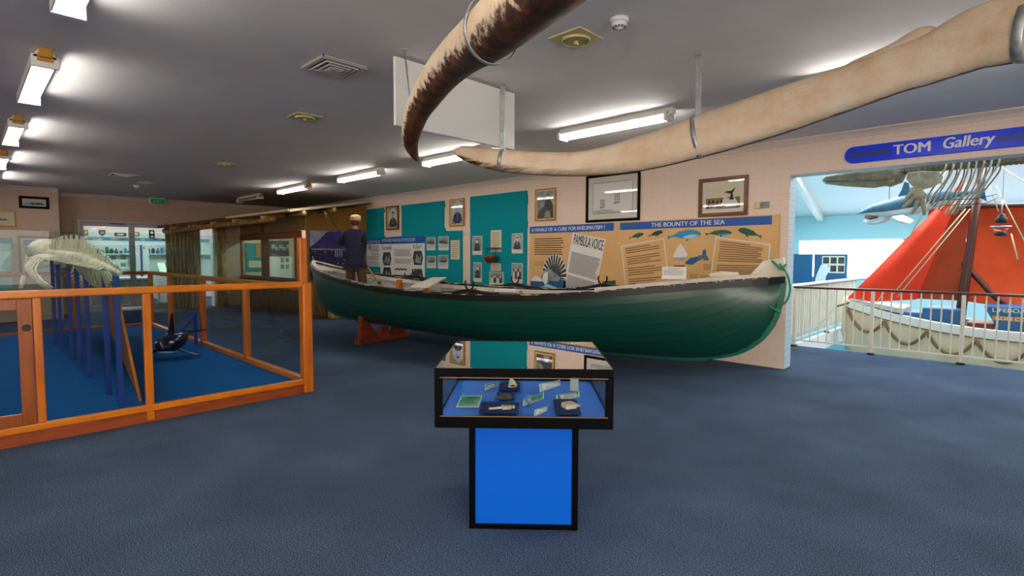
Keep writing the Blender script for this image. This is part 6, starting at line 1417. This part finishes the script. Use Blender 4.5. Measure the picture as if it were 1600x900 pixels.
# slab wall, posts and logs by the little doorway
def ww(x, y): p = onx(x, y, WX+.15); return p
for i in range(6):
    px = 262+6.4*i; p0_ = ww(px-3.1, 400); p1_ = ww(px+3.1, 400); d = .03+.05*random.random()
    b = MB(); zt_ = ww(px, 357).z; b.tube([(WX+.15, (p0_.y+p1_.y)/2, .0), (WX+.15, (p0_.y+p1_.y)/2+.01, 1.2), (WX+.15, (p0_.y+p1_.y)/2, zt_)], [(d, (p1_.y-p0_.y)*.52), (d*1.2, (p1_.y-p0_.y)*.5), (d, (p1_.y-p0_.y)*.52)], 8, up=(0, 1, 0)); b.build('wall_slab', M['barkl'], hut)
for px, w in ((304, .09), (343, .13)):
    p = ww(px, 400); b = MB(); b.tube([(WX+.3, p.y, 0), (WX+.3, p.y+.02, 1.3), (WX+.3, p.y, 2.48)], [w*1.15, w, w*.95], 10); b.build('bush_post', M['barkl'], hut)
b = MB(); b.tube([(WX+.3, ww(256, 360).y, 2.46), (WX+.3, ww(352, 360).y, 2.52)], .07, 10); b.build('door_head_pole', M['barkl'], hut)
b = MB(); b.box(WX-.24, WX-.0, 5.13, 5.16, 0, 2.5); b.box(WX-.24, WX+.02, 5.5, 5.55, 0, 2.5); b.box(WX-.24, WX, 5.16, 5.5, 2.46, 2.5); struct(b.build('door_2', M['white']), 'narrow lit white doorway beside the slab wall of the hut')
for (px, py, r, h, l) in ((514, 498, .17, .55, 'upright sawn log under the stern of the green boat'), (493, 498, .15, .75, 'dark bark covered log behind the enclosure corner post')):
    p = onz(px, py, 0); b = MB(); b.tube([(p.x, p.y+r, 0), (p.x, p.y+r, .1), (p.x, p.y+r, h*.6), (p.x, p.y+r, h)], [r*1.05, r, r*.96, r*.95], 14)
    t = thing('log', l, 'log', (p.x, p.y+r, 0), 0, 'logs by the hut'); b.build('trunk', M['barkl'] if px > 500 else M['bark'], t); b = MB(); b.tube([(p.x, p.y+r, h), (p.x, p.y+r, h+.004)], r*.93, 14); b.build('sawn_end', M['pole'], t)
# ------------------------------------------------------------------ gallery beyond the opening
GY = 17.0; GL = -5.3; GB = -2.2
b = MB(); b.box(GL-.2, 7, 10.5, GY+.2, GB-.2, GB); struct(b.build('floor_gallery', M['cyanfloor']))
b = MB(); b.box(GL-.2, GL, 8.4, GY, GB, 6); struct(b.build('wall_gallery_left', M['cyan']))
b = MB(); b.box(GL, 7, GY, GY+.2, GB, 1.05); b.box(GL, 7, GY, GY+.2, 2.08, 2.76); b.box(GL, -4.9, GY, GY+.2, 1.05, 2.08); b.box(6.9, 7, GY, GY+.2, 1.05, 2.08); struct(b.build('wall_gallery_far', M['cyan']), 'pale blue far gallery wall with a bright window band')
b = MB(); b.box(7, 7.2, 8.4, GY, GB, 6); struct(b.build('wall_gallery_right', M['cyan']))
b = MB(); b.hexa([(GL, GY+.1, 2.735), (7, GY+.1, 2.735), (7, 8.4, 6.0), (GL, 8.4, 6.0), (GL, GY+.1, 2.9), (7, GY+.1, 2.9), (7, 8.4, 6.2), (GL, 8.4, 6.2)]); struct(b.build('ceiling_gallery', M['roofw']), 'white raked ceiling of the gallery beyond')
b = MB(); b.box(GL, 7, 8.32, 8.42, 3.23, 6.2); b.box(GL-.2, -3.06, 8.42, 8.6, GB, 2.745) if False else None; struct(b.build('wall_gallery_near', M['roofw']))
b = MB(); b.box(-3.06, 5, 10.42, 10.5, GB, -.001); struct(b.build('wall_floor_edge', M['hullc']))
b = MB()
w = b; w.box(-4.9, 6.9, GY+.06, GY+.07, 1.05, 2.08); wo = struct(w.build('window_1', emis('bright_window_pane', '#f4fbff', 2.4)), 'bright daylit window band along the far gallery wall')
b = MB()
for x in (-2.4, 0.2, 2.8, 5.4): b.box(x-.03, x+.03, GY-.02, GY+.09, 1.05, 2.08)
b.box(-4.9, 6.9, GY-.04, GY+.02, 1.02, 1.06); b.box(-4.9, 6.9, GY-.02, GY+.02, 2.06, 2.10); b.build('window_mullion', M['white'], wo)
# raked beams under the gallery ceiling
def rz_(y): return 6.0+(2.735-6.0)*(y-8.4)/(GY+.1-8.4)
for i, x in enumerate((-4.35, -1.2, 2.2)):
    b = MB(); b.bar((x, 8.5, rz_(8.5)-.09), (x, GY-.02, rz_(GY-.02)-.09), .14, .18); struct(b.build('beam_%d' % (i+1), M['white']))
# walkway, half wall and railing
b = MB(); b.box(-3.5, -3.06, 10.5, GY, -.25, -.01); b.box(-3.5, PX0-.6, 8.4, 10.5, -.25, -.01); struct(b.build('floor_walkway', M['cyanfloor']), 'narrow blue walkway beyond the railing')
b = MB(); b.box(-3.08, -3.0, 10.52, GY, -.28, .03); struct(b.build('trim_5', M['white']))
b = MB(); b.box(-3.62, -3.5, 8.41, GY, -.3, .96); struct(b.build('wall_half', M['hullc']), 'cream half wall with white cap beyond the railing')
b = MB(); b.box(-3.68, -3.44, 8.41, GY, .96, 1.02); struct(b.build('trim_6', M['white']))
rail = thing('gallery_railing', 'white balustrade with dark timber handrail across the gallery opening', 'railing', (-1.3, 10.4, 0))
RY = 10.4; RX = -3.03
b = MB(); b.box(RX-.03, 5, RY-.035, RY+.035, 1.045, 1.085); b.build('handrail', M['mast'], rail, .012)
b = MB(); b.box(RX-.035, RX+.035, RY+.035, 15.2, 1.045, 1.085); b.build('handrail', M['mast'], rail, .012)
b = MB(); b.box(RX, 5, RY-.012, RY+.012, .105, .13); b.build('bottom_bar', M['whitewarm'], rail)
b = MB(); b.box(RX-.012, RX+.012, RY, 15.2, .105, .13); b.build('bottom_bar', M['whitewarm'], rail)
for x in (RX, -1.858, -.715, .43, 1.575, 2.72, 3.865):
    b = MB(); b.box(x-.025, x+.025, RY-.022, RY+.022, 0, 1.045); o = b.build('post', M['whitewarm'], rail, .004); b = MB(); b.lathe([(.055, 0), (.055, .02), (.04, .03)], (x, RY, 0), 14); b.build('post_shoe', M['blackm'], o)
bal = []
for i in range(7):
    for k in range(1, 9 if i else 9):
        x = RX+(1.172 if i == 0 else 1.143)*k/9+(0 if i == 0 else 1.172+1.143*(i-1)); bal.append((x, RY))
bal = [q for q in bal if q[0] < .6]
for y in [RY+.127*k for k in range(1, 37)]: bal.append((RX, y))
for x, y in bal:
    b = MB(); b.tube([(x, y, .13), (x, y, 1.045)], .0105, 8, caps=False); b.build('baluster', M['whitewarm'], rail)
for y in (12.56, 14.7):
    b = MB(); b.box(RX-.022, RX+.022, y-.025, y+.025, .0, 1.045); o = b.build('post', M['whitewarm'], rail); b = MB(); b.lathe([(.055, 0.03), (.055, .05), (.04, .06)], (RX, y, 0), 14); b.build('post_shoe', M['blackm'], o)
# display boards on the far wall
gP = Pl((0, GY-.01, 0), (1, 0, 0), (0, 0, 1))
def gw(x, y): p = ony(x, y, GY-.05); return p.x, p.z
a0, z1 = gw(1246, 397); a1, z0 = gw(1268.5, 443)
t = thing('blue_display_board', 'plain dark blue board at the left end of the window band', 'display panel', (-4.9, GY-.05, .9), 0, 'dark blue boards below the window band'); b = MB(); gP.box(b, -5.2, a1, .85, z1, .02, .06); b.build('panel', M['boxblue'], t)
a0, z1 = gw(1273, 397); a1, z0 = gw(1323, 441)
t = thing('blue_display_board', 'dark blue board with six photographs and a pale curved shape', 'display panel', (-4.2, GY-.05, .9), 0, 'dark blue boards below the window band'); b = MB(); gP.box(b, a0, a1, .85, z1, .02, .06); b.build('panel', M['boxblue'], t)
b = MB(); c0, y1_ = gw(1285, 400); c1, y0_ = gw(1320, 427); gP.rect(b, c0, c1, y0_, y1_, .062); b.build('photo_sheet', M['paper'], t)
for k in range(6): b = MB(); x = c0+(c1-c0)*(.05+.33*(k % 3)); z = y0_+(y1_-y0_)*(.08+.48*(k//3)); gP.rect(b, x, x+(c1-c0)*.26, z, z+(y1_-y0_)*.36, .064); b.build('photograph', M['photod'], t)
b = MB(); gP.poly(b, [gw(1273, 441), gw(1276, 430), gw(1283, 414), gw(1292, 413), gw(1298, 420), gw(1291, 432), gw(1290, 440)], .068); b.build('pale_shape', M['roofw'], t)
# ------------------------------------------------------------------ lifeboat with red sails
LY = 13.35
lb = thing('lifeboat', 'cream lifeboat with rope loops and blue lockers below the railing', 'boat', (1.2, LY, GB))
XB = ony(1312, 490, 12.9).x
def lbeam(x): 
    f = (x-XB)/8.2; return 1.05*min(1, max(0, 1-(1-min(1, f*2.2))**2.2)) if f < .46 else 1.05*max(0, 1-((f-.46)/.54)**3)
def lsh(x): f = (x-XB)/8.2; return .30+.36*max(0, (.33-f)/.33)**2+.25*max(0, (f-.6)/.4)**2
LK = -1.2
def lsec(x, th, off=0):
    a = th*PI/2; B = lbeam(x); rise = .9*max(0, (.16-(x-XB)/8.2)/.16)**2
    return Vector((x+.0*th, (B+off)*math.sin(a)**.8, LK+rise+(lsh(x)-LK-rise)*(1-math.cos(a))))
xs = [XB+.02+8.16*(i/40)**1.25 for i in range(41)]
def lskin(b, off, flip):
    for sg in (-1, 1):
        rows = [[lsec(x, t/10, off) for x in xs] for t in range(11)]
        vs = [Vector((p.x, LY+sg*p.y, p.z)) for r in rows for p in r]; m = len(xs); fs = []
        for r in range(10):
            for i in range(m-1):
                q = (r*m+i, r*m+i+1, (r+1)*m+i+1, (r+1)*m+i); fs.append(q if (sg < 0) != flip else q[::-1])
        b.add(vs, fs, True)
b = MB(); lskin(b, 0, False); b.build('hull', M['hullc'], lb)
b = MB(); lskin(b, -.04, True); b.build('inner_hull', M['inner'], lb)
for sg in (-1, 1):
    b = MB(); b.sweep([Vector((x, LY+sg*(lbeam(x)+.01), lsh(x)-.045)) for x in xs], .05, .13); b.build('top_strake', M['white'], lb)
    b = MB(); b.sweep([Vector((x, LY+sg*(lbeam(x)+.02), lsh(x)-.125)) for x in xs], .035, .018); b.build('strake_line', M['inksoft'], lb)
    b = MB(); b.sweep([Vector((x, LY+sg*(lbeam(x)-.03), lsh(x)+.03)) for x in xs], .12, .03); b.build('gunwale', M['white'], lb)
    an = [XB+.06+.72*k for k in range(11)]
    for k in range(10):
        p = []
        for q in range(13):
            f = q/12; x = an[k]+(an[k+1]-an[k])*f; sag = .33*(1-(2*f-1)**2)
            zz = lsh(x)-.17-sag; yy = lsec(x, .86 if sag > .15 else .94).y+.03; p.append(Vector((x, LY+sg*yy, zz)))
        b = MB(); b.tube(p, .026, 8); b.build('grab_rope', M['roped'], lb)
b = MB(); b.tube([Vector((XB, LY, lsh(XB)+.1)), Vector((XB-.02, LY, 0)), Vector((XB+.1, LY, -.4))], [.05, .05, .06], 8); b.build('stem_post', M['hullc'], lb)
b = MB(); b.hexa([(XB+.1, LY-.1, lsh(XB)+.0), (XB+1.1, LY-.62, .5), (XB+1.1, LY+.62, .5), (XB+.1, LY+.1, lsh(XB)), (XB+.1, LY-.1, lsh(XB)+.05), (XB+1.1, LY-.6, .6), (XB+1.1, LY+.6, .6), (XB+.1, LY+.1, lsh(XB)+.05)]); b.build('fore_deck', M['inner'], lb)
def lx(x, y, Y): return ony(x, y, Y)
def locker(x0, x1, ztop, zbot, Y0, Y1, m, nm='locker', slant=0):
    A, B = lx(x0, ztop, Y0), lx(x1, ztop, Y0); z0 = lx((x0+x1)/2, zbot, Y0).z
    b = MB(); b.hexa([(A.x+slant, Y0, z0), (B.x, Y0, z0), (B.x, Y1, z0), (A.x+slant, Y1, z0), (A.x, Y0, A.z), (B.x, Y0, A.z), (B.x, Y1, A.z), (A.x, Y1, A.z)]); return b.build(nm, M[m], lb, .02), A, B, z0
locker(1368, 1415, 477, 500, LY+.1, LY+.8, 'boxnavy'); locker(1352, 1369, 476, 497, LY, LY+.3, 'photo', 'cowl')
locker(1406, 1441, 487, 514, LY-.5, LY+.2, 'boxblue'); locker(1441, 1504, 481, 517, LY-.55, LY+.3, 'boxblue')
o, A, B, z0 = locker(1537, 1680, 478, 522, LY-.75, LY+.3, 'boxblue', 'stern_locker', .22)
b = MB(); e = A.x+.35; lP = Pl((0, LY-.75, 0), (1, 0, 0), (0, 0, 1)); wd = B.x-A.x
lP.text(b, 'LIFEBOAT', lx(1551, 482, LY-.75).x, lx(1612, 482, LY-.75).x, lx(1551, 487, LY-.75).z, lx(1551, 481, LY-.75).z, .008); b.build('lettering', M['paperw'], o)
b = MB(); lP.box(b, lx(1550, 496, LY-.75).x, lx(1640, 496, LY-.75).x, lx(1550, 500, LY-.75).z, lx(1550, 493, LY-.75).z, .0, .02); b.build('name_plate', M['oak'], o)
b = MB(); lP.text(b, 'RON CO', lx(1556, 496, LY-.75).x, lx(1604, 496, LY-.75).x, lx(1550, 499, LY-.75).z, lx(1550, 494, LY-.75).z, .022); b.build('name_lettering', M['paperw'], o)
b = MB(); q0 = lx(1512, 503, LY-.4); q1 = lx(1552, 516, LY-.4); b.box(q0.x, q1.x, LY-.5, LY+.4, q1.z-.02, q0.z); b.build('side_bench', M['redw'], lb); b = MB(); b.box(q0.x, q1.x, LY-.52, LY-.5, q0.z, q0.z+.02); b.build('bench_edge', M['paperw'], lb)
# mast, spar, sails
m0, m1 = lx(1505, 462, LY), lx(1534, 262, LY); dmm = (m1-m0)
b = MB(); b.tube([m0-dmm*.25, m0, m0.lerp(m1, .5), m1+dmm*.25], [.085, .08, .07, .055], 12); b.build('mast', M['mast'], lb)
SY = LY+.12
s0, s1 = lx(1455, 324.5, SY), lx(1680, 318, SY); b = MB(); b.tube([s0, s1], .045, 10); b.build('spar', M['mast'], lb)
def sail(pxs, Y, m, nm, belly, nu=10, nv=12):
    tl, tr_, br_, bl_ = [Vector(lx(x, y, Y)) for x, y in pxs]; b = MB(); vs = []; fs = []
    for off in (0, .006):
        for j in range(nv+1):
            for i in range(nu+1):
                u, v = i/nu, j/nv; p = tl.lerp(tr_, u).lerp(bl_.lerp(br_, u), v); w = math.sin(PI*min(1, max(0, u)))*math.sin(PI*v)
                p.y += belly*w+.04*math.sin(u*9+v*3)*v*(1-v)*2+off; vs.append(p)
    m_ = (nu+1)*(nv+1)
    for j in range(nv):
        for i in range(nu):
            a = j*(nu+1)+i; fs.append((a, a+nu+1, a+nu+2, a+1)); fs.append((m_+a, m_+a+1, m_+a+nu+2, m_+a+nu+1))
    b.add(vs, fs, True); return b.build(nm, M[m], lb)
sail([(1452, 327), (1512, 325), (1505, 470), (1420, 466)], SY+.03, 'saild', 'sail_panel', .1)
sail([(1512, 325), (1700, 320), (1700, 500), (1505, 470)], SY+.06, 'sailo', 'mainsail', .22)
js = sail([(1508, 279), (1509, 281), (1432, 468), (1316, 474)], SY-.12, 'sailr', 'jib', -.12)
b = MB()
for (x0, y0, x1, y1, Y, r) in ((1480, 264, 1420, 372, LY-.7, .012), (1505, 300, 1365, 478, SY-.14, .012), (1509, 326, 1395, 460, LY-.6, .011), (1516, 326, 1402, 464, LY-.6, .011), (1560, 258, 1640, 310, LY-.2, .012), (1556, 290, 1605, 385, LY-.5, .011), (1545, 288, 1560, 330, LY-.5, .01), (1580, 365, 1590, 405, LY-.45, .012)):
    b.tube([lx(x0, y0, Y), lx(x1, y1, Y)], r, 6)
b.build('rigging_lines', M['ropec'], lb)
b = MB(); b.tube(cat([lx(1505, 410, SY), lx(1530, 438, SY-.05), lx(1556, 465, SY-.05), lx(1580, 480, SY)], 4), .05, 8); b.build('lower_boom', M['mast'], lb)
b = MB(); b.tube(cat([lx(1350, 467, SY-.2), lx(1330, 472, SY-.2), lx(1306, 479, LY-.1)], 4), .02, 8); b.tube([lx(1306, 479, LY-.1), lx(1262, 528, LY-.4)], .008, 6); b.build('bow_line', M['roped'], lb)
# lantern
t = thing('ship_lantern', 'dark ship lantern with clear glass hanging before the red sails', 'lantern', lx(1564, 354, LY-.9)); c = lx(1564, 354, LY-.9)
b = MB(); b.lathe([(.03, .22), (.05, .2), (.05, .17), (.085, .14), (.075, .07), (.06, .06)], c, 18); b.build('top_cap', M['blackm'], t); b = MB(); b.lathe([(.06, -.08), (.08, -.09), (.085, -.15), (.06, -.16)], c, 18); b.build('oil_base', M['blackm'], t)
b = MB(); b.lathe([(.06, .06), (.12, .03), (.13, -.01), (.1, -.06), (.06, -.08)], c, 20); b.build('glass_globe', M['glassl'], t)
b = MB(); b.tube([c+Vector((.14*math.cos(a), .14*math.sin(a), 0)) for a in [2*PI*k/20 for k in range(21)]], .008, 6); b.tube([c+Vector((0, 0, .22)), c+Vector((0, 0, .46))], .012, 8); b.build('guard_and_hook', M['steel'], t)
b = MB(); cz = rz_(c.y); b.tube([c+Vector((0, 0, .45)), Vector((c.x, c.y, cz))], .006, 6); b.build('hanging_cord', M['ropec'], t)
# ------------------------------------------------------------------ hanging whale skeleton in the gallery
KY = 11.9
t = thing('hanging_skeleton', 'hanging small whale skeleton with ribs and flippers under the gallery ceiling', 'skeleton', lx(1440, 270, KY))
def kp(x, y, dy=0): return Vector(lx(x, y, KY+dy))
b = MB(); b.tube([kp(1286, 283), kp(1292, 280), kp(1310, 279), kp(1340, 276), kp(1372, 275), kp(1392, 276), kp(1404, 272), kp(1412, 268)], [(.03, .03), (.08, .07), (.12, .1), (.17, .13), (.2, .15), (.24, .19), (.2, .17), (.08, .09)], 16); b.build('skull', M['bonedark'], t)
b = MB()
for s in (-1, 1): b.tube([kp(1290, 286, s*.06), kp(1320, 288, s*.14), kp(1365, 289, s*.2), kp(1398, 284, s*.22)], [(.02, .02), (.025, .04), (.03, .06), (.02, .05)], 10)
b.build('lower_jaw', M['bonedark'], t)
b = MB(); nb = MB()
for k in range(26):
    x = 1412+8.6*k; y = 267-(x-1412)*.092; c = kp(x, y); b.tube([c+Vector((-.05, 0, 0)), c+Vector((0, 0, 0)), c+Vector((.05, 0, 0))], [.075, .06, .075], 10); nb.bar(c, c+Vector((.03, 0, .26)), .02, .06, up=(1, 0, 0)); nb.bar(c+Vector((0, -.16, -.02)), c+Vector((0, .16, -.02)), .05, .016)
b.build('vertebrae', M['bonedark'], t); nb.build('vertebral_processes', M['bonedark'], t)
for k in range(8):
    x = 1474+11.5*k; y = 262-(x-1412)*.092; q = 1-abs(k-3.5)/9
    for s in (-1, 1):
        p0 = kp(x, y, 0); dz = .75*q+.05
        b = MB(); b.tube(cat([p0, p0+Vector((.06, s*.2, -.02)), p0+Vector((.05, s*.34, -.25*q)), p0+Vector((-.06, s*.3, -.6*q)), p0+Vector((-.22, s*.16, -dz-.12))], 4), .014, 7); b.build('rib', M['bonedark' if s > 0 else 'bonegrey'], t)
b = MB(); b.tube([kp(1466, 312, -.3), kp(1520, 311, -.42), kp(1558, 304, -.3)], .006, 6); b.tube([kp(1470, 321, -.25), kp(1540, 318, -.4), kp(1560, 308, -.2)], .006, 6); b.build('support_wire', M['iron'], t)
for s, (ox, oy) in ((-1, (0, 0)), (1, (38, -2))):
    if s > 0: continue
    b = MB(); pts = [(1418, 270), (1440, 267), (1466, 268), (1474, 276), (1470, 286), (1455, 293), (1440, 297), (1424, 290), (1416, 280)]
    vs = [kp(x, y, -.36) for x, y in pts]+[kp(x, y, -.30) for x, y in pts]; n = len(pts); b.add(vs, [tuple(range(n)), tuple(range(2*n-1, n-1, -1))]+[(i, n+i, n+(i+1) % n, (i+1) % n) for i in range(n)]); b.build('shoulder_blade', M['bonegrey'], t, .02)
    b = MB(); b.tube([kp(1430, 292, -.36), kp(1434, 301, -.36), kp(1440, 309, -.36)], [.1, .085, .09], 10); b.build('arm_bone', M['bonegrey'], t)
    for pp in (((1430, 306), (1420, 317), (1410, 325)), ((1436, 310), (1432, 322), (1424, 335)), ((1442, 310), (1443, 322), (1444, 336)), ((1426, 300), (1418, 309), (1411, 316))):
        b = MB(); b.tube([kp(x, y, -.38) for x, y in pp], [.045, .038, .02], 8); b.build('flipper_bone', M['bonegrey'], t)
b = MB()
for x in (1400, 1520, 1580): c = kp(x, 266-(x-1412)*.092); b.tube([c, Vector((c.x, c.y, rz_(c.y)))], .006, 6)
b.build('hanging_wire', M['iron'], t)
# ------------------------------------------------------------------ shark model
HYS = 12.9
t = thing('shark_model', 'blue grey shark model with open mouth hanging over the lifeboat', 'model', lx(1420, 325, HYS))
def hp2(x, y, d=0): return Vector(lx(x, y, HYS+d))
prof = [(1336, 335, .008), (1343, 333.5, .03), (1352, 331.5, .075), (1366, 329, .13), (1385, 326.5, .17), (1410, 322, .205), (1435, 318, .2), (1460, 313, .16), (1485, 308, .11), (1508, 304, .06), (1525, 301, .035)]
def ring(b, up_, lo_, mi):
    n = 14; vs = []; fs = []
    for x, y, r in prof:
        c = hp2(x, y)
        for k in range(n+1):
            a = up_+(lo_-up_)*k/n; vs.append(c+Vector((0, math.cos(a)*r*.75, math.sin(a)*r)))
    for i in range(len(prof)-1):
        for k in range(n): fs.append((i*(n+1)+k, i*(n+1)+k+1, (i+1)*(n+1)+k+1, (i+1)*(n+1)+k))
    b.add(vs, fs, True, mi)
b = MB(); ring(b, -.35, PI+.35, 0); ring(b, PI+.35, 2*PI-.35, 1); b.build('body', [M['sharkb'], M['sharkw']], t)
def fin(pts, nm, y0, th=.02, m='sharkb'):
    b = MB(); vs = [hp2(x, y, y0+d-th/2) for x, y, d in pts]+[hp2(x, y, y0+d+th/2) for x, y, d in pts]; n = len(pts); b.add(vs, [tuple(range(n)), tuple(range(2*n-1, n-1, -1))]+[(i, n+i, n+(i+1) % n, (i+1) % n) for i in range(n)]); b.build(nm, M[m], t)
fin([(1401, 311, 0), (1409, 296, 0), (1413, 284, 0), (1420, 286, 0), (1423, 300, 0), (1430, 308, 0)], 'dorsal_fin', 0)
fin([(1392, 338, 0), (1410, 335, 0), (1428, 344, -.5), (1422, 349, -.6), (1405, 345, -.4)], 'pectoral_fin', -.1, .03, 'sharkw')
fin([(1392, 338, 0), (1410, 335, 0), (1418, 346, .5), (1410, 350, .6), (1400, 345, .4)], 'pectoral_fin', .1, .03, 'sharkw')
fin([(1518, 302, 0), (1530, 288, 0), (1540, 279, 0), (1538, 296, 0), (1542, 315, 0), (1530, 308, 0)], 'tail_fin', 0)
b = MB(); b.tube([hp2(1352, 339, -.02), hp2(1360, 341, -.02), hp2(1372, 340, -.02)], [(.06, .02), (.085, .035), (.07, .015)], 12); b.build('mouth', mat('shark_mouth', '#6b1f24', .5), t)
b = MB(); b.tube([hp2(1350, 345), hp2(1358, 349), hp2(1372, 348), (hp2(1390, 342))], [(.03, .02), (.08, .03), (.1, .04), (.08, .04)], 12); b.build('lower_jaw', M['sharkw'], t)
for s in (-1, 1): b = MB(); b.ball(hp2(1357, 329.5, s*.075), .012, 10, 8); b.build('eye', M['blackm'], t)
b = MB()
for x, y in ((1389, 316), (1470, 303)): c = hp2(x, y); b.tube([c, Vector((c.x, c.y, rz_(c.y)))], .005, 6)
b.build('hanging_wire', M['iron'], t)
# glowing panes added out of view as fill light for the gallery
sk_m = emis('gallery_fill_pane', '#eef8ff', 6.5)
for i, x in enumerate((-2.9, .6, 4.0)):
    w = MB(); y0, y1 = 12.2, 14.6; w.add([(x-1.1, y0, rz_(y0)-.02), (x+1.1, y0, rz_(y0)-.02), (x+1.1, y1, rz_(y1)-.02), (x-1.1, y1, rz_(y1)-.02)], [(0, 3, 2, 1)]); w.add([(x-1.1, y0, rz_(y0)-.001), (x+1.1, y0, rz_(y0)-.001), (x+1.1, y1, rz_(y1)-.001), (x-1.1, y1, rz_(y1)-.001)], [(0, 1, 2, 3)]); struct(w.build('window_%d' % (i+2), sk_m), 'added unseen skylight pane in the raked gallery ceiling')

# ------------------------------------------------------------------ world and view
w = bpy.data.worlds.new('world'); w.use_nodes = True; w.node_tree.nodes['Background'].inputs[0].default_value = (.55, .65, .8, 1); w.node_tree.nodes['Background'].inputs[1].default_value = .3
SC.world = w
vs_ = SC.view_settings; vs_.view_transform = 'Standard'; vs_.look = 'None'; vs_.gamma = 1; vs_.use_curve_mapping = False; vs_.exposure = EXPO
SC.cycles.max_bounces = 10; SC.cycles.transparent_max_bounces = 40; SC.cycles.diffuse_bounces = 5; SC.cycles.glossy_bounces = 5; SC.cycles.transmission_bounces = 6
SC.cycles.sample_clamp_indirect = 6; SC.cycles.caustics_reflective = False; SC.cycles.caustics_refractive = False
SC.cycles.use_denoising = True
